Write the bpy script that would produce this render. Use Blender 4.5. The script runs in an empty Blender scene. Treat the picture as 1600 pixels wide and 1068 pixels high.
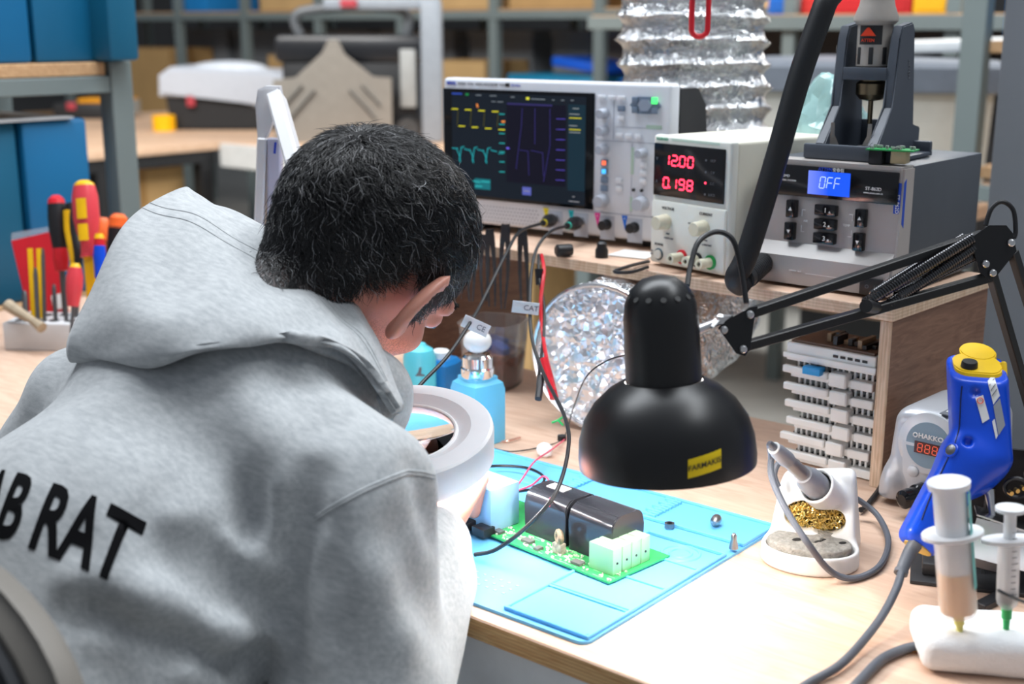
import bpy, bmesh, math, random
import numpy as np
from mathutils import Vector, Matrix, Euler
from mathutils.bvhtree import BVHTree
random.seed(7); np.random.seed(7)
SC = bpy.context.scene
COL = SC.collection
R = math.radians
# ------------------------------------------------------------------ camera, world, lights, exposure
FPX = 2000.0; PITCH = math.atan(494/FPX); YAW = R(39.6); EYE = 1.35; BZ = 0.85
cam_d = bpy.data.cameras.new('camera'); cam = bpy.data.objects.new('camera', cam_d); COL.objects.link(cam)
cam_d.sensor_width = 36; cam_d.lens = FPX*36/1600; cam_d.clip_start = .05; cam_d.clip_end = 60
cam.location = (0, 0, EYE); cam.rotation_euler = (math.pi/2-PITCH, 0, YAW)
cam_d.dof.use_dof = True; cam_d.dof.focus_distance = 1.28; cam_d.dof.aperture_fstop = 4.8
SC.camera = cam
SC.view_settings.view_transform = 'Standard'; SC.view_settings.look = 'None'
SC.view_settings.exposure = 0.0; SC.view_settings.gamma = 1.0; SC.view_settings.use_curve_mapping = False
wd = bpy.data.worlds.new('world'); SC.world = wd; wd.use_nodes = True
wd.node_tree.nodes['Background'].inputs[0].default_value = (.80, .88, 1.0, 1)
wd.node_tree.nodes['Background'].inputs[1].default_value = .30
def area(name, loc, target, sx, sy, power, color=(1, 1, 1)):
    l = bpy.data.lights.new(name, 'AREA'); l.shape = 'RECTANGLE'; l.size = sx; l.size_y = sy; l.energy = power; l.color = color
    o = bpy.data.objects.new(name, l); COL.objects.link(o); o.location = loc
    o.rotation_euler = (Vector(target)-Vector(loc)).to_track_quat('-Z', 'Y').to_euler(); return o
area('ceiling_or_fill_light', (-1.4, 1.2, 3.0), (-1.25, 1.0, .9), 2.4, .7, 78, (.90, .95, 1))
area('ceiling_or_fill_light', (-.1, 2.0, 3.2), (-.5, 1.6, .9), 2.4, .5, 50, (.93, .97, 1))
area('ceiling_or_fill_light', (-3.7, 1.6, 3.3), (-5.3, 6.0, .9), 3.0, .8, 180, (1, .98, .95))  # fill light added and aimed to brighten the dark back rack
area('ceiling_or_fill_light', (-1.2, 5.6, 3.6), (-2.2, 4.4, .0), 3.0, .8, 190, (1, .98, .95))
# ------------------------------------------------------------------ photograph pixel -> point of the place
CP, SP, CT, ST_ = math.cos(PITCH), math.sin(PITCH), math.cos(YAW), math.sin(YAW)
def ray(px, py):
    x = (px-800)/FPX; y = -(py-534)/FPX; b = CP+y*SP
    return Vector((x*CT-b*ST_, x*ST_+b*CT, -SP+y*CP))
def T(px, py, t): return Vector((0, 0, EYE))+ray(px, py)*t
def Z(px, py, z=BZ):
    r = ray(px, py); return Vector((0, 0, EYE))+r*((z-EYE)/r.z)
def YP(px, py, y):
    r = ray(px, py); return Vector((0, 0, EYE))+r*(y/r.y)
CAMR = Vector((CT, ST_, 0)); CAMF = Vector((-ST_, CT, 0))      # horizontal: picture right, away from the camera
# ------------------------------------------------------------------ materials
MATS = {}
def nodes_of(name):
    m = bpy.data.materials.new(name); m.use_nodes = True; nt = m.node_tree
    return m, nt, nt.nodes['Principled BSDF']
def mat(name, col, rough=.5, metal=0., var=.06, scale=30., bump=0., bscale=200., emit=None, estr=0., trans=0., sss=0., coat=0., alpha=1., ior=1.45, stretch=None):
    if name in MATS: return MATS[name]
    m, nt, b = nodes_of(name); N, L = nt.nodes, nt.links
    b.inputs['Roughness'].default_value = rough; b.inputs['Metallic'].default_value = metal; b.inputs['IOR'].default_value = ior
    b.inputs['Transmission Weight'].default_value = trans; b.inputs['Coat Weight'].default_value = coat
    b.inputs['Alpha'].default_value = alpha
    if sss: b.inputs['Subsurface Weight'].default_value = sss; b.inputs['Subsurface Radius'].default_value = (.01, .004, .002)
    if emit: b.inputs['Emission Color'].default_value = (*emit, 1); b.inputs['Emission Strength'].default_value = estr
    tc = N.new('ShaderNodeTexCoord'); vec = tc.outputs['Object']
    if stretch:
        mp = N.new('ShaderNodeMapping'); mp.inputs['Scale'].default_value = stretch; L.new(vec, mp.inputs[0]); vec = mp.outputs[0]
    if var:
        no = N.new('ShaderNodeTexNoise'); no.inputs['Scale'].default_value = scale; no.inputs['Detail'].default_value = 4; L.new(vec, no.inputs[0])
        cr = N.new('ShaderNodeValToRGB'); cr.color_ramp.elements[0].position = .3; cr.color_ramp.elements[1].position = .7
        cr.color_ramp.elements[0].color = tuple(c*(1-var) for c in col)+(1,); cr.color_ramp.elements[1].color = tuple(min(1, c*(1+var)) for c in col)+(1,)
        L.new(no.outputs[0], cr.inputs[0]); L.new(cr.outputs[0], b.inputs['Base Color'])
    else: b.inputs['Base Color'].default_value = (*col, 1)
    if bump:
        n2 = N.new('ShaderNodeTexNoise'); n2.inputs['Scale'].default_value = bscale; n2.inputs['Detail'].default_value = 3; L.new(vec, n2.inputs[0])
        bp = N.new('ShaderNodeBump'); bp.inputs['Strength'].default_value = bump; bp.inputs['Distance'].default_value = .002
        L.new(n2.outputs[0], bp.inputs['Height']); L.new(bp.outputs[0], b.inputs['Normal'])
    MATS[name] = m; return m
def srgb(h):
    h = h.lstrip('#'); v = [int(h[i:i+2], 16)/255 for i in (0, 2, 4)]
    return tuple(c/12.92 if c < .04045 else ((c+.055)/1.055)**2.4 for c in v)
def wood_mat(name, c0, c1, edge=False, scale=(1, 14, 14), rough=.55, axis=None):
    m, nt, b = nodes_of(name); N, L = nt.nodes, nt.links
    tc = N.new('ShaderNodeTexCoord'); mp = N.new('ShaderNodeMapping'); mp.inputs['Scale'].default_value = scale; L.new(tc.outputs['Object'], mp.inputs[0])
    n = N.new('ShaderNodeTexNoise'); n.inputs['Scale'].default_value = 6; n.inputs['Detail'].default_value = 6; n.inputs['Distortion'].default_value = 1.5; L.new(mp.outputs[0], n.inputs[0])
    cr = N.new('ShaderNodeValToRGB'); cr.color_ramp.elements[0].position = .3; cr.color_ramp.elements[1].position = .72
    cr.color_ramp.elements[0].color = (*c0, 1); cr.color_ramp.elements[1].color = (*c1, 1); L.new(n.outputs[0], cr.inputs[0])
    L.new(cr.outputs[0], b.inputs['Base Color']); b.inputs['Roughness'].default_value = rough
    if edge:                                     # plywood laminations
        sx = N.new('ShaderNodeSeparateXYZ'); L.new(tc.outputs['Object'], sx.inputs[0])
        mm = N.new('ShaderNodeMath'); mm.operation = 'MULTIPLY'; mm.inputs[1].default_value = edge; L.new(sx.outputs[axis or 2], mm.inputs[0])
        si = N.new('ShaderNodeMath'); si.operation = 'SINE'; L.new(mm.outputs[0], si.inputs[0])
        c2 = N.new('ShaderNodeValToRGB'); c2.color_ramp.elements[0].position = .2; c2.color_ramp.elements[1].position = .6
        c2.color_ramp.elements[0].color = (.55, .5, .45, 1); c2.color_ramp.elements[1].color = (1, 1, 1, 1); L.new(si.outputs[0], c2.inputs[0])
        mx = N.new('ShaderNodeMix'); mx.data_type = 'RGBA'; mx.blend_type = 'MULTIPLY'; mx.inputs[0].default_value = .35
        L.new(cr.outputs[0], mx.inputs[6]); L.new(c2.outputs[0], mx.inputs[7]); L.new(mx.outputs[2], b.inputs['Base Color'])
    MATS[name] = m; return m
# ------------------------------------------------------------------ mesh builder
class MB:
    def __init__(s): s.bm = bmesh.new()
    def box(s, c, d, rot=None, bev=0., seg=2):
        r = bmesh.ops.create_cube(s.bm, size=1.0); vs = r['verts']
        M = Matrix.Translation(c) @ (rot.to_matrix().to_4x4() if isinstance(rot, Euler) else (rot or Matrix())) @ Matrix.Diagonal((*d, 1))
        bmesh.ops.transform(s.bm, matrix=M, verts=vs)
        if bev:
            es = list({e for v in vs for e in v.link_edges})
            bmesh.ops.bevel(s.bm, geom=es, offset=bev, segments=seg, affect='EDGES', profile=.5)
        return s
    def span(s, a, b, bev=0., seg=2):
        a, b = Vector(a), Vector(b); return s.box((a+b)/2, [abs(v) for v in (b-a)], None, bev, seg)
    def bar(s, p0, p1, w, h=None, up=(0, 0, 1), bev=0.):
        p0, p1 = Vector(p0), Vector(p1); d = p1-p0; x = d.normalized(); u = Vector(up)
        y = u.cross(x); y = y.normalized() if y.length > 1e-5 else Vector((1, 0, 0)); z = x.cross(y)
        M = Matrix((x, y, z)).transposed().to_4x4(); M.translation = (p0+p1)/2
        r = bmesh.ops.create_cube(s.bm, size=1.0); vs = r['verts']
        bmesh.ops.transform(s.bm, matrix=M @ Matrix.Diagonal((d.length, w, h or w, 1)), verts=vs)
        if bev: bmesh.ops.bevel(s.bm, geom=list({e for v in vs for e in v.link_edges}), offset=bev, segments=1, affect='EDGES')
        return s
    def lathe(s, prof, o=(0, 0, 0), axis=(0, 0, 1), n=24, cap=True, sq=0.):
        o = Vector(o); a = Vector(axis).normalized(); q = a.to_track_quat('Z', 'Y').to_matrix(); rings = []
        for r, h in prof:
            ring = []
            for k in range(n):
                t = 2*math.pi*k/n; c, sn = math.cos(t), math.sin(t)
                if sq: f = 1/max(abs(c), abs(sn))**sq
                else: f = 1
                ring.append(s.bm.verts.new(o+q @ Vector((r*f*c, r*f*sn, h))))
            rings.append(ring)
        for i in range(len(rings)-1):
            for k in range(n):
                s.bm.faces.new((rings[i][k], rings[i][(k+1) % n], rings[i+1][(k+1) % n], rings[i+1][k]))
        if cap: s.bm.faces.new(rings[0][::-1]); s.bm.faces.new(rings[-1])
        return s
    def cyl(s, p0, p1, r0, r1=None, n=16):
        p0, p1 = Vector(p0), Vector(p1); return s.lathe([(r0, 0), (r0 if r1 is None else r1, (p1-p0).length)], p0, p1-p0, n)
    def tube(s, pts, r, n=8, closed=False, smooth=True, sub=6, twist=None):
        P = [Vector(p) for p in pts]
        if smooth: P = catmull(P, sub, closed)
        m = len(P); rr = r if hasattr(r, '__len__') else None; rings = []; prev = None
        for i, p in enumerate(P):
            if closed: d = P[(i+1) % m]-P[i-1]
            else: d = P[min(i+1, m-1)]-P[max(i-1, 0)]
            d.normalize()
            if prev is None: u = d.orthogonal().normalized()
            else: u = (prev-d*prev.dot(d)).normalized()
            prev = u; w = d.cross(u)
            ra = np.interp(i/(m-1), np.linspace(0, 1, len(rr)), rr) if rr is not None else r
            rings.append([s.bm.verts.new(p+(u*math.cos(2*math.pi*k/n)+w*math.sin(2*math.pi*k/n))*ra) for k in range(n)])
        for i in range(m if closed else m-1):
            a, b = rings[i], rings[(i+1) % m]
            for k in range(n): s.bm.faces.new((a[k], a[(k+1) % n], b[(k+1) % n], b[k]))
        if not closed: s.bm.faces.new(rings[0][::-1]); s.bm.faces.new(rings[-1])
        return s
    def prism(s, out, h, M=None, bev=0.):
        """outline (x, z) extruded from y=0 to y=h"""
        M = M or Matrix(); a = [s.bm.verts.new(M @ Vector((x, 0, z))) for x, z in out]; b = [s.bm.verts.new(M @ Vector((x, h, z))) for x, z in out]; n = len(out)
        fs = [s.bm.faces.new(a), s.bm.faces.new(b[::-1])]
        for i in range(n): fs.append(s.bm.faces.new((a[i], b[i], b[(i+1) % n], a[(i+1) % n])))
        if bev: bmesh.ops.bevel(s.bm, geom=list({e for f in fs[:2] for e in f.edges}), offset=bev, segments=2, affect='EDGES')
        return s
    def ball(s, c, r, n=16, M=None):
        rr = r if hasattr(r, '__len__') else (r, r, r)
        bmesh.ops.create_uvsphere(s.bm, u_segments=n, v_segments=max(6, n//2), radius=1, matrix=Matrix.Translation(c) @ (M or Matrix()) @ Matrix.Diagonal((*rr, 1))); return s
    def torus(s, c, axis, R0, r, n=24, m=8):
        c = Vector(c); q = Vector(axis).to_track_quat('Z', 'Y').to_matrix()
        return s.tube([c+q @ Vector((R0*math.cos(2*math.pi*k/n), R0*math.sin(2*math.pi*k/n), 0)) for k in range(n)], r, m, True, False)
    def mesh(s, name, m, ang=35, recalc=True):
        if recalc: bmesh.ops.recalc_face_normals(s.bm, faces=s.bm.faces)
        for f in s.bm.faces: f.smooth = True
        lim = R(ang)
        for e in s.bm.edges:
            if len(e.link_faces) == 2 and e.calc_face_angle(0) > lim: e.smooth = False
        me = bpy.data.meshes.new(name); s.bm.to_mesh(me); s.bm.free()
        if m: me.materials.append(m)
        return me
    def build(s, name, m, parent=None, **k):
        o = bpy.data.objects.new(name, s.mesh(name, m, **k)); COL.objects.link(o)
        if parent: o.parent = parent
        return o
def catmull(P, sub=6, closed=False):
    n = len(P)
    if n < 3 and not closed: return [P[0].lerp(P[1], i/sub) for i in range(sub+1)]
    out = []
    for i in range(n if closed else n-1):
        if closed: a, b, c, d = P[i-1], P[i], P[(i+1) % n], P[(i+2) % n]
        else: a, b, c, d = P[max(i-1, 0)], P[i], P[i+1], P[min(i+2, n-1)]
        for k in range(sub):
            t = k/sub
            out.append(.5*((2*b)+(c-a)*t+(2*a-5*b+4*c-d)*t*t+(3*b-a-3*c+d)*t*t*t))
    if not closed: out.append(P[-1].copy())
    return out
def tag(o, label, cat, group=None, kind=None):
    o['label'] = label; o['category'] = cat
    if group: o['group'] = group
    if kind: o['kind'] = kind
    return o
def thing(name, label, cat, loc=(0, 0, 0), rotz=0., group=None):
    o = bpy.data.objects.new(name, None); o.empty_display_size = .05; COL.objects.link(o)
    o.location = loc; o.rotation_euler = (0, 0, R(rotz)); return tag(o, label, cat, group)
def single(name, mb, m, label, cat, group=None):
    """a thing that is one mesh, built in place; its origin is moved to its base"""
    o = mb.build(name, m); v = np.array([x.co for x in o.data.vertices]); c = (v.min(0)+v.max(0))/2; c[2] = v[:, 2].min()
    o.data.transform(Matrix.Translation(-Vector(c))); o.location = c; return tag(o, label, cat, group)
def struct(name, mb, m, parent=None):
    o = mb.build(name, m, parent)
    if not parent: o['kind'] = 'structure'
    return o
def dup(root, loc=None, rotz=None, label=None, group=None):
    r = root.copy(); COL.objects.link(r)
    if loc is not None: r.location = loc
    if rotz is not None: r.rotation_euler = (0, 0, R(rotz))
    if label: r['label'] = label
    if group: r['group'] = group
    for ch in list(root.children):
        c = ch.copy(); COL.objects.link(c); c.parent = r
        for g in ch.children: d = g.copy(); COL.objects.link(d); d.parent = c
    return r
FACE = Matrix(((1, 0, 0, 0), (0, 0, -1, 0), (0, 1, 0, 0), (0, 0, 0, 1)))    # lettering on a face that looks along -y
def text(name, s, size, m, parent, loc, M=None, sx=1., align='CENTER', bold=0., ext=.0003, shear=0.):
    cu = bpy.data.curves.new(name, 'FONT'); cu.body = s; cu.size = size; cu.align_x = align; cu.align_y = 'CENTER'; cu.offset = bold; cu.extrude = ext; cu.shear = shear
    cu.resolution_u = 3
    t = bpy.data.objects.new(name, cu); COL.objects.link(t); dg = bpy.context.evaluated_depsgraph_get()
    me = bpy.data.meshes.new_from_object(t.evaluated_get(dg)); bpy.data.objects.remove(t)
    me.transform(Matrix.Translation(loc) @ (M if M is not None else FACE) @ Matrix.Diagonal((sx, 1, 1, 1))); me.materials.clear(); me.materials.append(m); me.name = name
    o = bpy.data.objects.new(name, me); COL.objects.link(o)
    if parent: o.parent = parent
    return o
SEG = {'0': 'abcdef', '1': 'bc', '2': 'abged', '3': 'abgcd', '4': 'fgbc', '5': 'afgcd', '6': 'afgedc', '7': 'abc', '8': 'abcdefg', '9': 'abcdfg', 'F': 'afge', 'O': 'abcdef'}
def digits(s, x, z, w, h, th, gap, y=-.0008, slant=.1):
    """seven segment characters standing on a face at y, from lower left (x, z)"""
    b = MB()
    def seg(x0, z0, x1, z1):
        for q in (1,):
            d = Vector((x1-x0, 0, z1-z0)); n = Vector((-d.z, 0, d.x)).normalized()*th/2; e = d.normalized()*th*.55
            a, c = Vector((x0, y, z0))+e, Vector((x1, y, z1))-e
            pts = [a-e*.6, a+n, c+n, c+e*.6, c-n, a-n]
            vs = [b.bm.verts.new((p.x+(p.z-z)*slant, p.y, p.z)) for p in pts]; b.bm.faces.new(vs)
    for ch in s:
        if ch == '.':
            cx = x-gap*.5; vs = [b.bm.verts.new((cx+dx*th*.6, y, z+th*.5+dz*th*.6)) for dx, dz in ((-1, -1), (1, -1), (1, 1), (-1, 1))]; b.bm.faces.new(vs); continue
        k = SEG[ch]; L = {'a': (x, z+h, x+w, z+h), 'g': (x, z+h/2, x+w, z+h/2), 'd': (x, z, x+w, z), 'f': (x, z+h/2, x, z+h), 'b': (x+w, z+h/2, x+w, z+h), 'e': (x, z, x, z+h/2), 'c': (x+w, z, x+w, z+h/2)}
        for c in k: seg(*L[c])
        x += w+gap
    return b
# ------------------------------------------------------------------ implicit surfaces for soft and organic shapes
def rcone(p, a, b, ra, rb):
    a = np.asarray(a, np.float32); b = np.asarray(b, np.float32); d = b-a; t = np.clip(((p-a) @ d)/float(d @ d), 0, 1)
    return np.linalg.norm(p-a-t[:, None]*d, axis=1)-(ra+(rb-ra)*t)
def ellip(p, c, r, M=None):
    q = p-np.asarray(c, np.float32)
    if M is not None: q = q @ np.asarray(M, np.float32)
    r = np.asarray(r, np.float32); k0 = np.linalg.norm(q/r, axis=1); k1 = np.linalg.norm(q/(r*r), axis=1)
    return k0*(k0-1)/np.maximum(k1, 1e-6)
def rbox(p, c, h, rad, M=None):
    q = p-np.asarray(c, np.float32)
    if M is not None: q = q @ np.asarray(M, np.float32)
    q = np.abs(q)-(np.asarray(h, np.float32)-rad); return np.linalg.norm(np.maximum(q, 0), axis=1)+np.minimum(q.max(1), 0)-rad
def smin(a, b, k): h = np.clip(.5+.5*(b-a)/k, 0, 1); return b*(1-h)+a*h-k*h*(1-h)
def smax(a, b, k): return -smin(-a, -b, k)
def surf(fn, lo, hi, h, name, m, parent=None, smooth=0):
    """surface net of fn<0 on a grid of step h, evaluated finely only near the surface"""
    lo = np.array(lo, float); n = np.ceil((np.array(hi)-lo)/h).astype(int); B = 8; nb = np.ceil(n/B).astype(int); n = nb*B+1
    bc = np.stack(np.meshgrid(*[np.arange(k) for k in nb], indexing='ij'), -1).reshape(-1, 3)
    d = fn((lo+(bc+.5)*B*h).astype(np.float32)); near = np.abs(d) < B*h*1.35
    V = np.empty(n, np.float32)
    big = np.repeat(np.repeat(np.repeat(d.reshape(nb), B, 0), B, 1), B, 2); V[:] = 1.0; V[:-1, :-1, :-1] = big
    of = np.stack(np.meshgrid(*[np.arange(B+1)]*3, indexing='ij'), -1).reshape(-1, 3)
    nbk = bc[near]
    for i in range(0, len(nbk), 400):
        ii = (nbk[i:i+400, None, :]*B+of[None]).reshape(-1, 3)
        V[ii[:, 0], ii[:, 1], ii[:, 2]] = fn((lo+ii*h).astype(np.float32))
    S = V < 0; c = np.zeros(tuple(k-1 for k in n), np.int8)
    for dx in (0, 1):
        for dy in (0, 1):
            for dz in (0, 1): c += S[dx:n[0]-1+dx, dy:n[1]-1+dy, dz:n[2]-1+dz]
    act = np.argwhere((c > 0) & (c < 8)); idx = -np.ones(c.shape, np.int64); idx[tuple(act.T)] = np.arange(len(act))
    acc = np.zeros((len(act), 3)); cnt = np.zeros(len(act))
    for ax in range(3):
        for u in (0, 1):
            for w in (0, 1):
                o0 = np.zeros(3, int); o0[(ax+1) % 3] = u; o0[(ax+2) % 3] = w; o1 = o0.copy(); o1[ax] = 1
                p0 = act+o0; p1 = act+o1; a = V[tuple(p0.T)]; b = V[tuple(p1.T)]; mk = (a < 0) != (b < 0)
                t = np.where(mk, a/np.where(mk, a-b, 1), 0); P = p0.astype(float); P[:, ax] += t; acc[mk] += P[mk]; cnt[mk] += 1
    verts = lo+acc/cnt[:, None]*h; faces = []
    for ax in range(3):
        b_, c_ = (ax+1) % 3, (ax+2) % 3
        sl0 = [slice(None)]*3; sl1 = [slice(None)]*3; sl0[ax] = slice(0, -1); sl1[ax] = slice(1, None)
        s0, s1 = S[tuple(sl0)], S[tuple(sl1)]; e = np.argwhere(s0 != s1); flip = s0[tuple(e.T)]
        ok = (e[:, b_] > 0) & (e[:, c_] > 0) & (e[:, b_] < n[b_]-1) & (e[:, c_] < n[c_]-1); e = e[ok]; flip = flip[ok]
        eb = np.zeros(3, int); eb[b_] = 1; ec = np.zeros(3, int); ec[c_] = 1
        q = np.stack([idx[tuple((e-eb-ec).T)], idx[tuple((e-ec).T)], idx[tuple(e.T)], idx[tuple((e-eb).T)]], 1)
        q[~flip] = q[~flip][:, ::-1]; faces.append(q)
    F = np.concatenate(faces); F = F[(F >= 0).all(1)]
    me = bpy.data.meshes.new(name); me.vertices.add(len(verts)); me.vertices.foreach_set('co', verts.astype(np.float32).ravel())
    me.loops.add(F.size); me.loops.foreach_set('vertex_index', F.ravel().astype(np.int32)); me.polygons.add(len(F))
    me.polygons.foreach_set('loop_start', np.arange(0, F.size, 4, dtype=np.int32)); me.polygons.foreach_set('loop_total', np.full(len(F), 4, np.int32))
    me.update(calc_edges=True); me.validate()
    me.polygons.foreach_set('use_smooth', np.ones(len(me.polygons), bool))
    if m: me.materials.append(m)
    if smooth:
        bm = bmesh.new(); bm.from_mesh(me)
        for _ in range(smooth): bmesh.ops.smooth_vert(bm, verts=bm.verts, factor=.5, use_axis_x=True, use_axis_y=True, use_axis_z=True)
        bm.to_mesh(me); bm.free()
    o = bpy.data.objects.new(name, me); COL.objects.link(o)
    if parent: o.parent = parent
    return o
def wpart(name, mb, m, parent, **k):
    """a part built in world coordinates under a placed thing"""
    o = mb.build(name, m, parent, **k) if isinstance(mb, MB) else mb
    o.parent = parent
    o.matrix_parent_inverse = parent.matrix_basis.inverted(); return o
# ------------------------------------------------------------------ palette
ply_top = wood_mat('birch_ply_top', srgb('#c8a48c'), srgb('#dcbda6'), scale=(2, 11, 11))
ply_edge = wood_mat('birch_ply_edge', srgb('#b98a55'), srgb('#d8b684'), edge=1900, scale=(3, 30, 30))
ply_dark = wood_mat('brown_ply_face', srgb('#6d4a38'), srgb('#8f6a54'), scale=(14, 3, 22), rough=.5)
ply_pale = wood_mat('pale_ply_edge', srgb('#c9a88a'), srgb('#e6d0b8'), edge=1700, scale=(20, 20, 3))
ply_pale_v = wood_mat('pale_ply_edge_upright', srgb('#c9a88a'), srgb('#e6d0b8'), edge=1700, scale=(20, 20, 3), axis='X')
black_pl = mat('black_plastic', (.012, .012, .014), .42)
black_gl = mat('black_gloss', (.008, .008, .01), .12, var=0)
black_mt = mat('black_enamel', (.008, .008, .009), .36, var=0)
dark_rub = mat('black_rubber', (.008, .009, .011), .5)
white_pl = mat('white_plastic', (.78, .78, .77), .4, var=.03)
grey_pl = mat('grey_plastic', (.42, .43, .45), .45)
steel = mat('brushed_steel', (.62, .62, .63), .3, 1., var=.1)
chrome = mat('chrome', (.8, .8, .8), .12, 1., var=0)
brass = mat('brass', (.75, .52, .18), .3, 1.)
red_pl = mat('red_plastic', srgb('#c9202c'), .35)
yellow_pl = mat('yellow_plastic', srgb('#e8b50c'), .35)
blue_pl = mat('blue_plastic', srgb('#0a46c8'), .3)
green_pl = mat('green_plastic', srgb('#1d9a4a'), .4)
ink_w = mat('white_print', (.85, .85, .85), .5, var=0); ink_k = mat('black_print', (.02, .02, .022), .6, var=0); ink_g = mat('grey_print', (.12, .13, .15), .6, var=0)
led_red = mat('red_display_segment', (.3, .01, .02), .4, var=0, emit=(1, .03, .07), estr=5)
led_org = mat('dim_orange_segment', (.5, .08, .04), .4, var=0, emit=(1, .12, .05), estr=.45)
# ------------------------------------------------------------------ the setting
def floor_mat():
    m, nt, b = nodes_of('concrete_floor'); N, L = nt.nodes, nt.links
    n = N.new('ShaderNodeTexNoise'); n.inputs['Scale'].default_value = 3; n.inputs['Detail'].default_value = 8
    tc = N.new('ShaderNodeTexCoord'); L.new(tc.outputs['Object'], n.inputs[0])
    cr = N.new('ShaderNodeValToRGB'); cr.color_ramp.elements[0].color = (.36, .36, .34, 1); cr.color_ramp.elements[1].color = (.52, .52, .49, 1); L.new(n.outputs[0], cr.inputs[0])
    L.new(cr.outputs[0], b.inputs['Base Color']); b.inputs['Roughness'].default_value = .4; return m
struct('floor', MB().span((-12, -2, -.1), (4, 12, 0)), floor_mat())
wall_m = mat('dark_painted_wall', (.05, .052, .055), .8, var=.1, scale=2)
struct('wall_back', MB().span((-12, 11, 0), (4, 11.2, 4.5)), wall_m)
struct('wall_left', MB().span((-12.2, -2, 0), (-12, 11.2, 4.5)), wall_m)
cpt = T(1546, 280, 1.95)
col = MB().span((cpt.x, cpt.y, 0), (cpt.x+.35, cpt.y+.3, 4.2), .004)
struct('column', col, mat('grey_painted_steel_column', srgb('#7d828a'), .55, var=.04, scale=6))
# ------------------------------------------------------------------ workbench
wb = thing('workbench', 'plywood topped workbench with white front panel, carrying the whole soldering station', 'workbench', (-1.2, 1.1, 0))
o3 = Vector((-1.2, 1.1, 0))
def L3(x, y, z): return (x+1.2, y-1.1, z)
top = MB().span(L3(-2.15, .768, BZ-.021), L3(-.1, 1.445, BZ), .0015, 1)
to = top.build('worktop', ply_top, wb); to.data.materials.append(ply_edge)
for p in to.data.polygons:
    if abs(p.normal.z) < .5: p.material_index = 1
MB().span(L3(-2.12, .776, BZ-.14), L3(-.13, .79, BZ-.0215)).build('front_panel', mat('white_laminate', (.72, .74, .76), .4), wb)
for x in (-2.08, -.2):
    for y in (.86, 1.39): MB().span(L3(x-.03, y-.03, 0), L3(x+.03, y+.03, BZ-.0215), .003).build('leg', mat('grey_steel_frame', srgb('#5d6468'), .5), wb)
b = MB()
for q in ((810, 1056, .003), (880, 1062, .002)): pass
# ------------------------------------------------------------------ raised shelf on the bench
SH = thing('raised_shelf', 'plywood riser shelf on the bench that carries the instruments', 'shelf', (-.538, 1.292, BZ), -3)
so = MB().span((-.775, 0, .191), (0, .262, .206), .001, 1).build('shelf_board', ply_top, SH); so.data.materials.append(ply_pale)
sp = MB().span((-.017, .004, 0), (-.003, .256, .1905), .001, 1).build('side_panel', ply_dark, SH); sp.data.materials.append(ply_pale_v)
sl = MB().span((-.772, .004, 0), (-.757, .256, .1905), .001, 1).build('side_panel', ply_dark, SH); sl.data.materials.append(ply_pale_v)
for o in (so, sp, sl):
    for p in o.data.polygons:
        if o is so and abs(p.normal.z) < .5: p.material_index = 1
        if o is not so and abs(p.normal.y) > .5: p.material_index = 1
SZ = BZ+.2062
# ------------------------------------------------------------------ oscilloscope
osc = thing('oscilloscope', 'light grey digital oscilloscope with large dark screen showing coloured traces', 'oscilloscope', (-.918, 1.434, SZ), 4)
sc_white = mat('instrument_pale_grey', srgb('#d2d6de'), .45, var=.02)
MB().box((-.189, .013, .1155), (.378, .026, .209), None, .005, 3).build('front_bezel', sc_white, osc)
pr = MB().prism([(.0265, .014), (.0265, .213), (.075, .213), (.098, .19), (.105, .15), (.105, .03), (.09, .014)], .37, Matrix.Rotation(R(90), 4, 'Z'))
pr.build('rear_case', mat('dark_grey_case', (.035, .036, .04), .5), osc)
for x in (-.34, -.03): MB().span((x-.02, .02, 0), (x+.02, .08, .0135), .002).build('foot', dark_rub, osc)
MB().box((-.2467, -.0007, .1262), (.261, .003, .158), None, .001, 2).build('screen_glass', mat('screen_glass', (.006, .007, .009), .08, var=0, ior=1.3), osc)
def scx(cx): return -.3604+(cx-92)/693*.2316
def scz(cx, cy): return .2-(cy-150-.022*(cx-92))/570*.148
Yd = -.0026
def dpanel(name, a, b_, m, y=Yd):
    x0, z0 = scx(a[0]), scz(*a); x1, z1 = scx(b_[0]), scz(*b_)
    return MB().span((x0, y, z1), (x1, y+.0004, z0)).build(name, m, osc)
dm = lambda n, c, s=1.: mat(n, (.01, .01, .012), .15, ior=1.15, var=0, emit=c, estr=s)
dpanel('display', (92, 150), (785, 735), dm('display_ground', (.006, .011, .018), 1))
dpanel('display_pane', (96, 200), (378, 625), dm('display_pane_left', (.006, .011, .018), 1), Yd-.0003)
dpanel('display_pane', (388, 205), (688, 640), dm('display_pane_right', (.004, .004, .012), 1), Yd-.0003)
dpanel('display_menu', (700, 205), (783, 660), dm('display_menu', (.006, .025, .04), 1), Yd-.0003)
dpanel('display_bar', (215, 625), (300, 685), dm('display_tab_teal', (.01, .16, .19), 1), Yd-.0004)
dpanel('display_bar', (470, 655), (515, 700), dm('display_tab_violet', (.10, .12, .45), 1), Yd-.0004)
dpanel('display_bar', (390, 203), (620, 218), dm('display_strip_violet', (.03, .025, .12), 1), Yd-.0005)
def trace(name, lines, col, s, w=.0007, y=Yd-.0008):
    b = MB()
    for ln in lines:
        for (a0, a1), (b0, b1) in zip(ln[:-1], ln[1:]):
            p = Vector((scx(a0), y, scz(a0, a1))); q = Vector((scx(b0), y, scz(b0, b1)))
            b.bar(p, q, w, .0003, up=(0, 1, 0)) if abs(p.x-q.x) < 1e-6 else b.bar(p, q, .0003, w, up=(0, 0, 1))
    return b.build(name, dm('trace_'+name+str(col), col, s), osc)
ye = []
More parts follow.
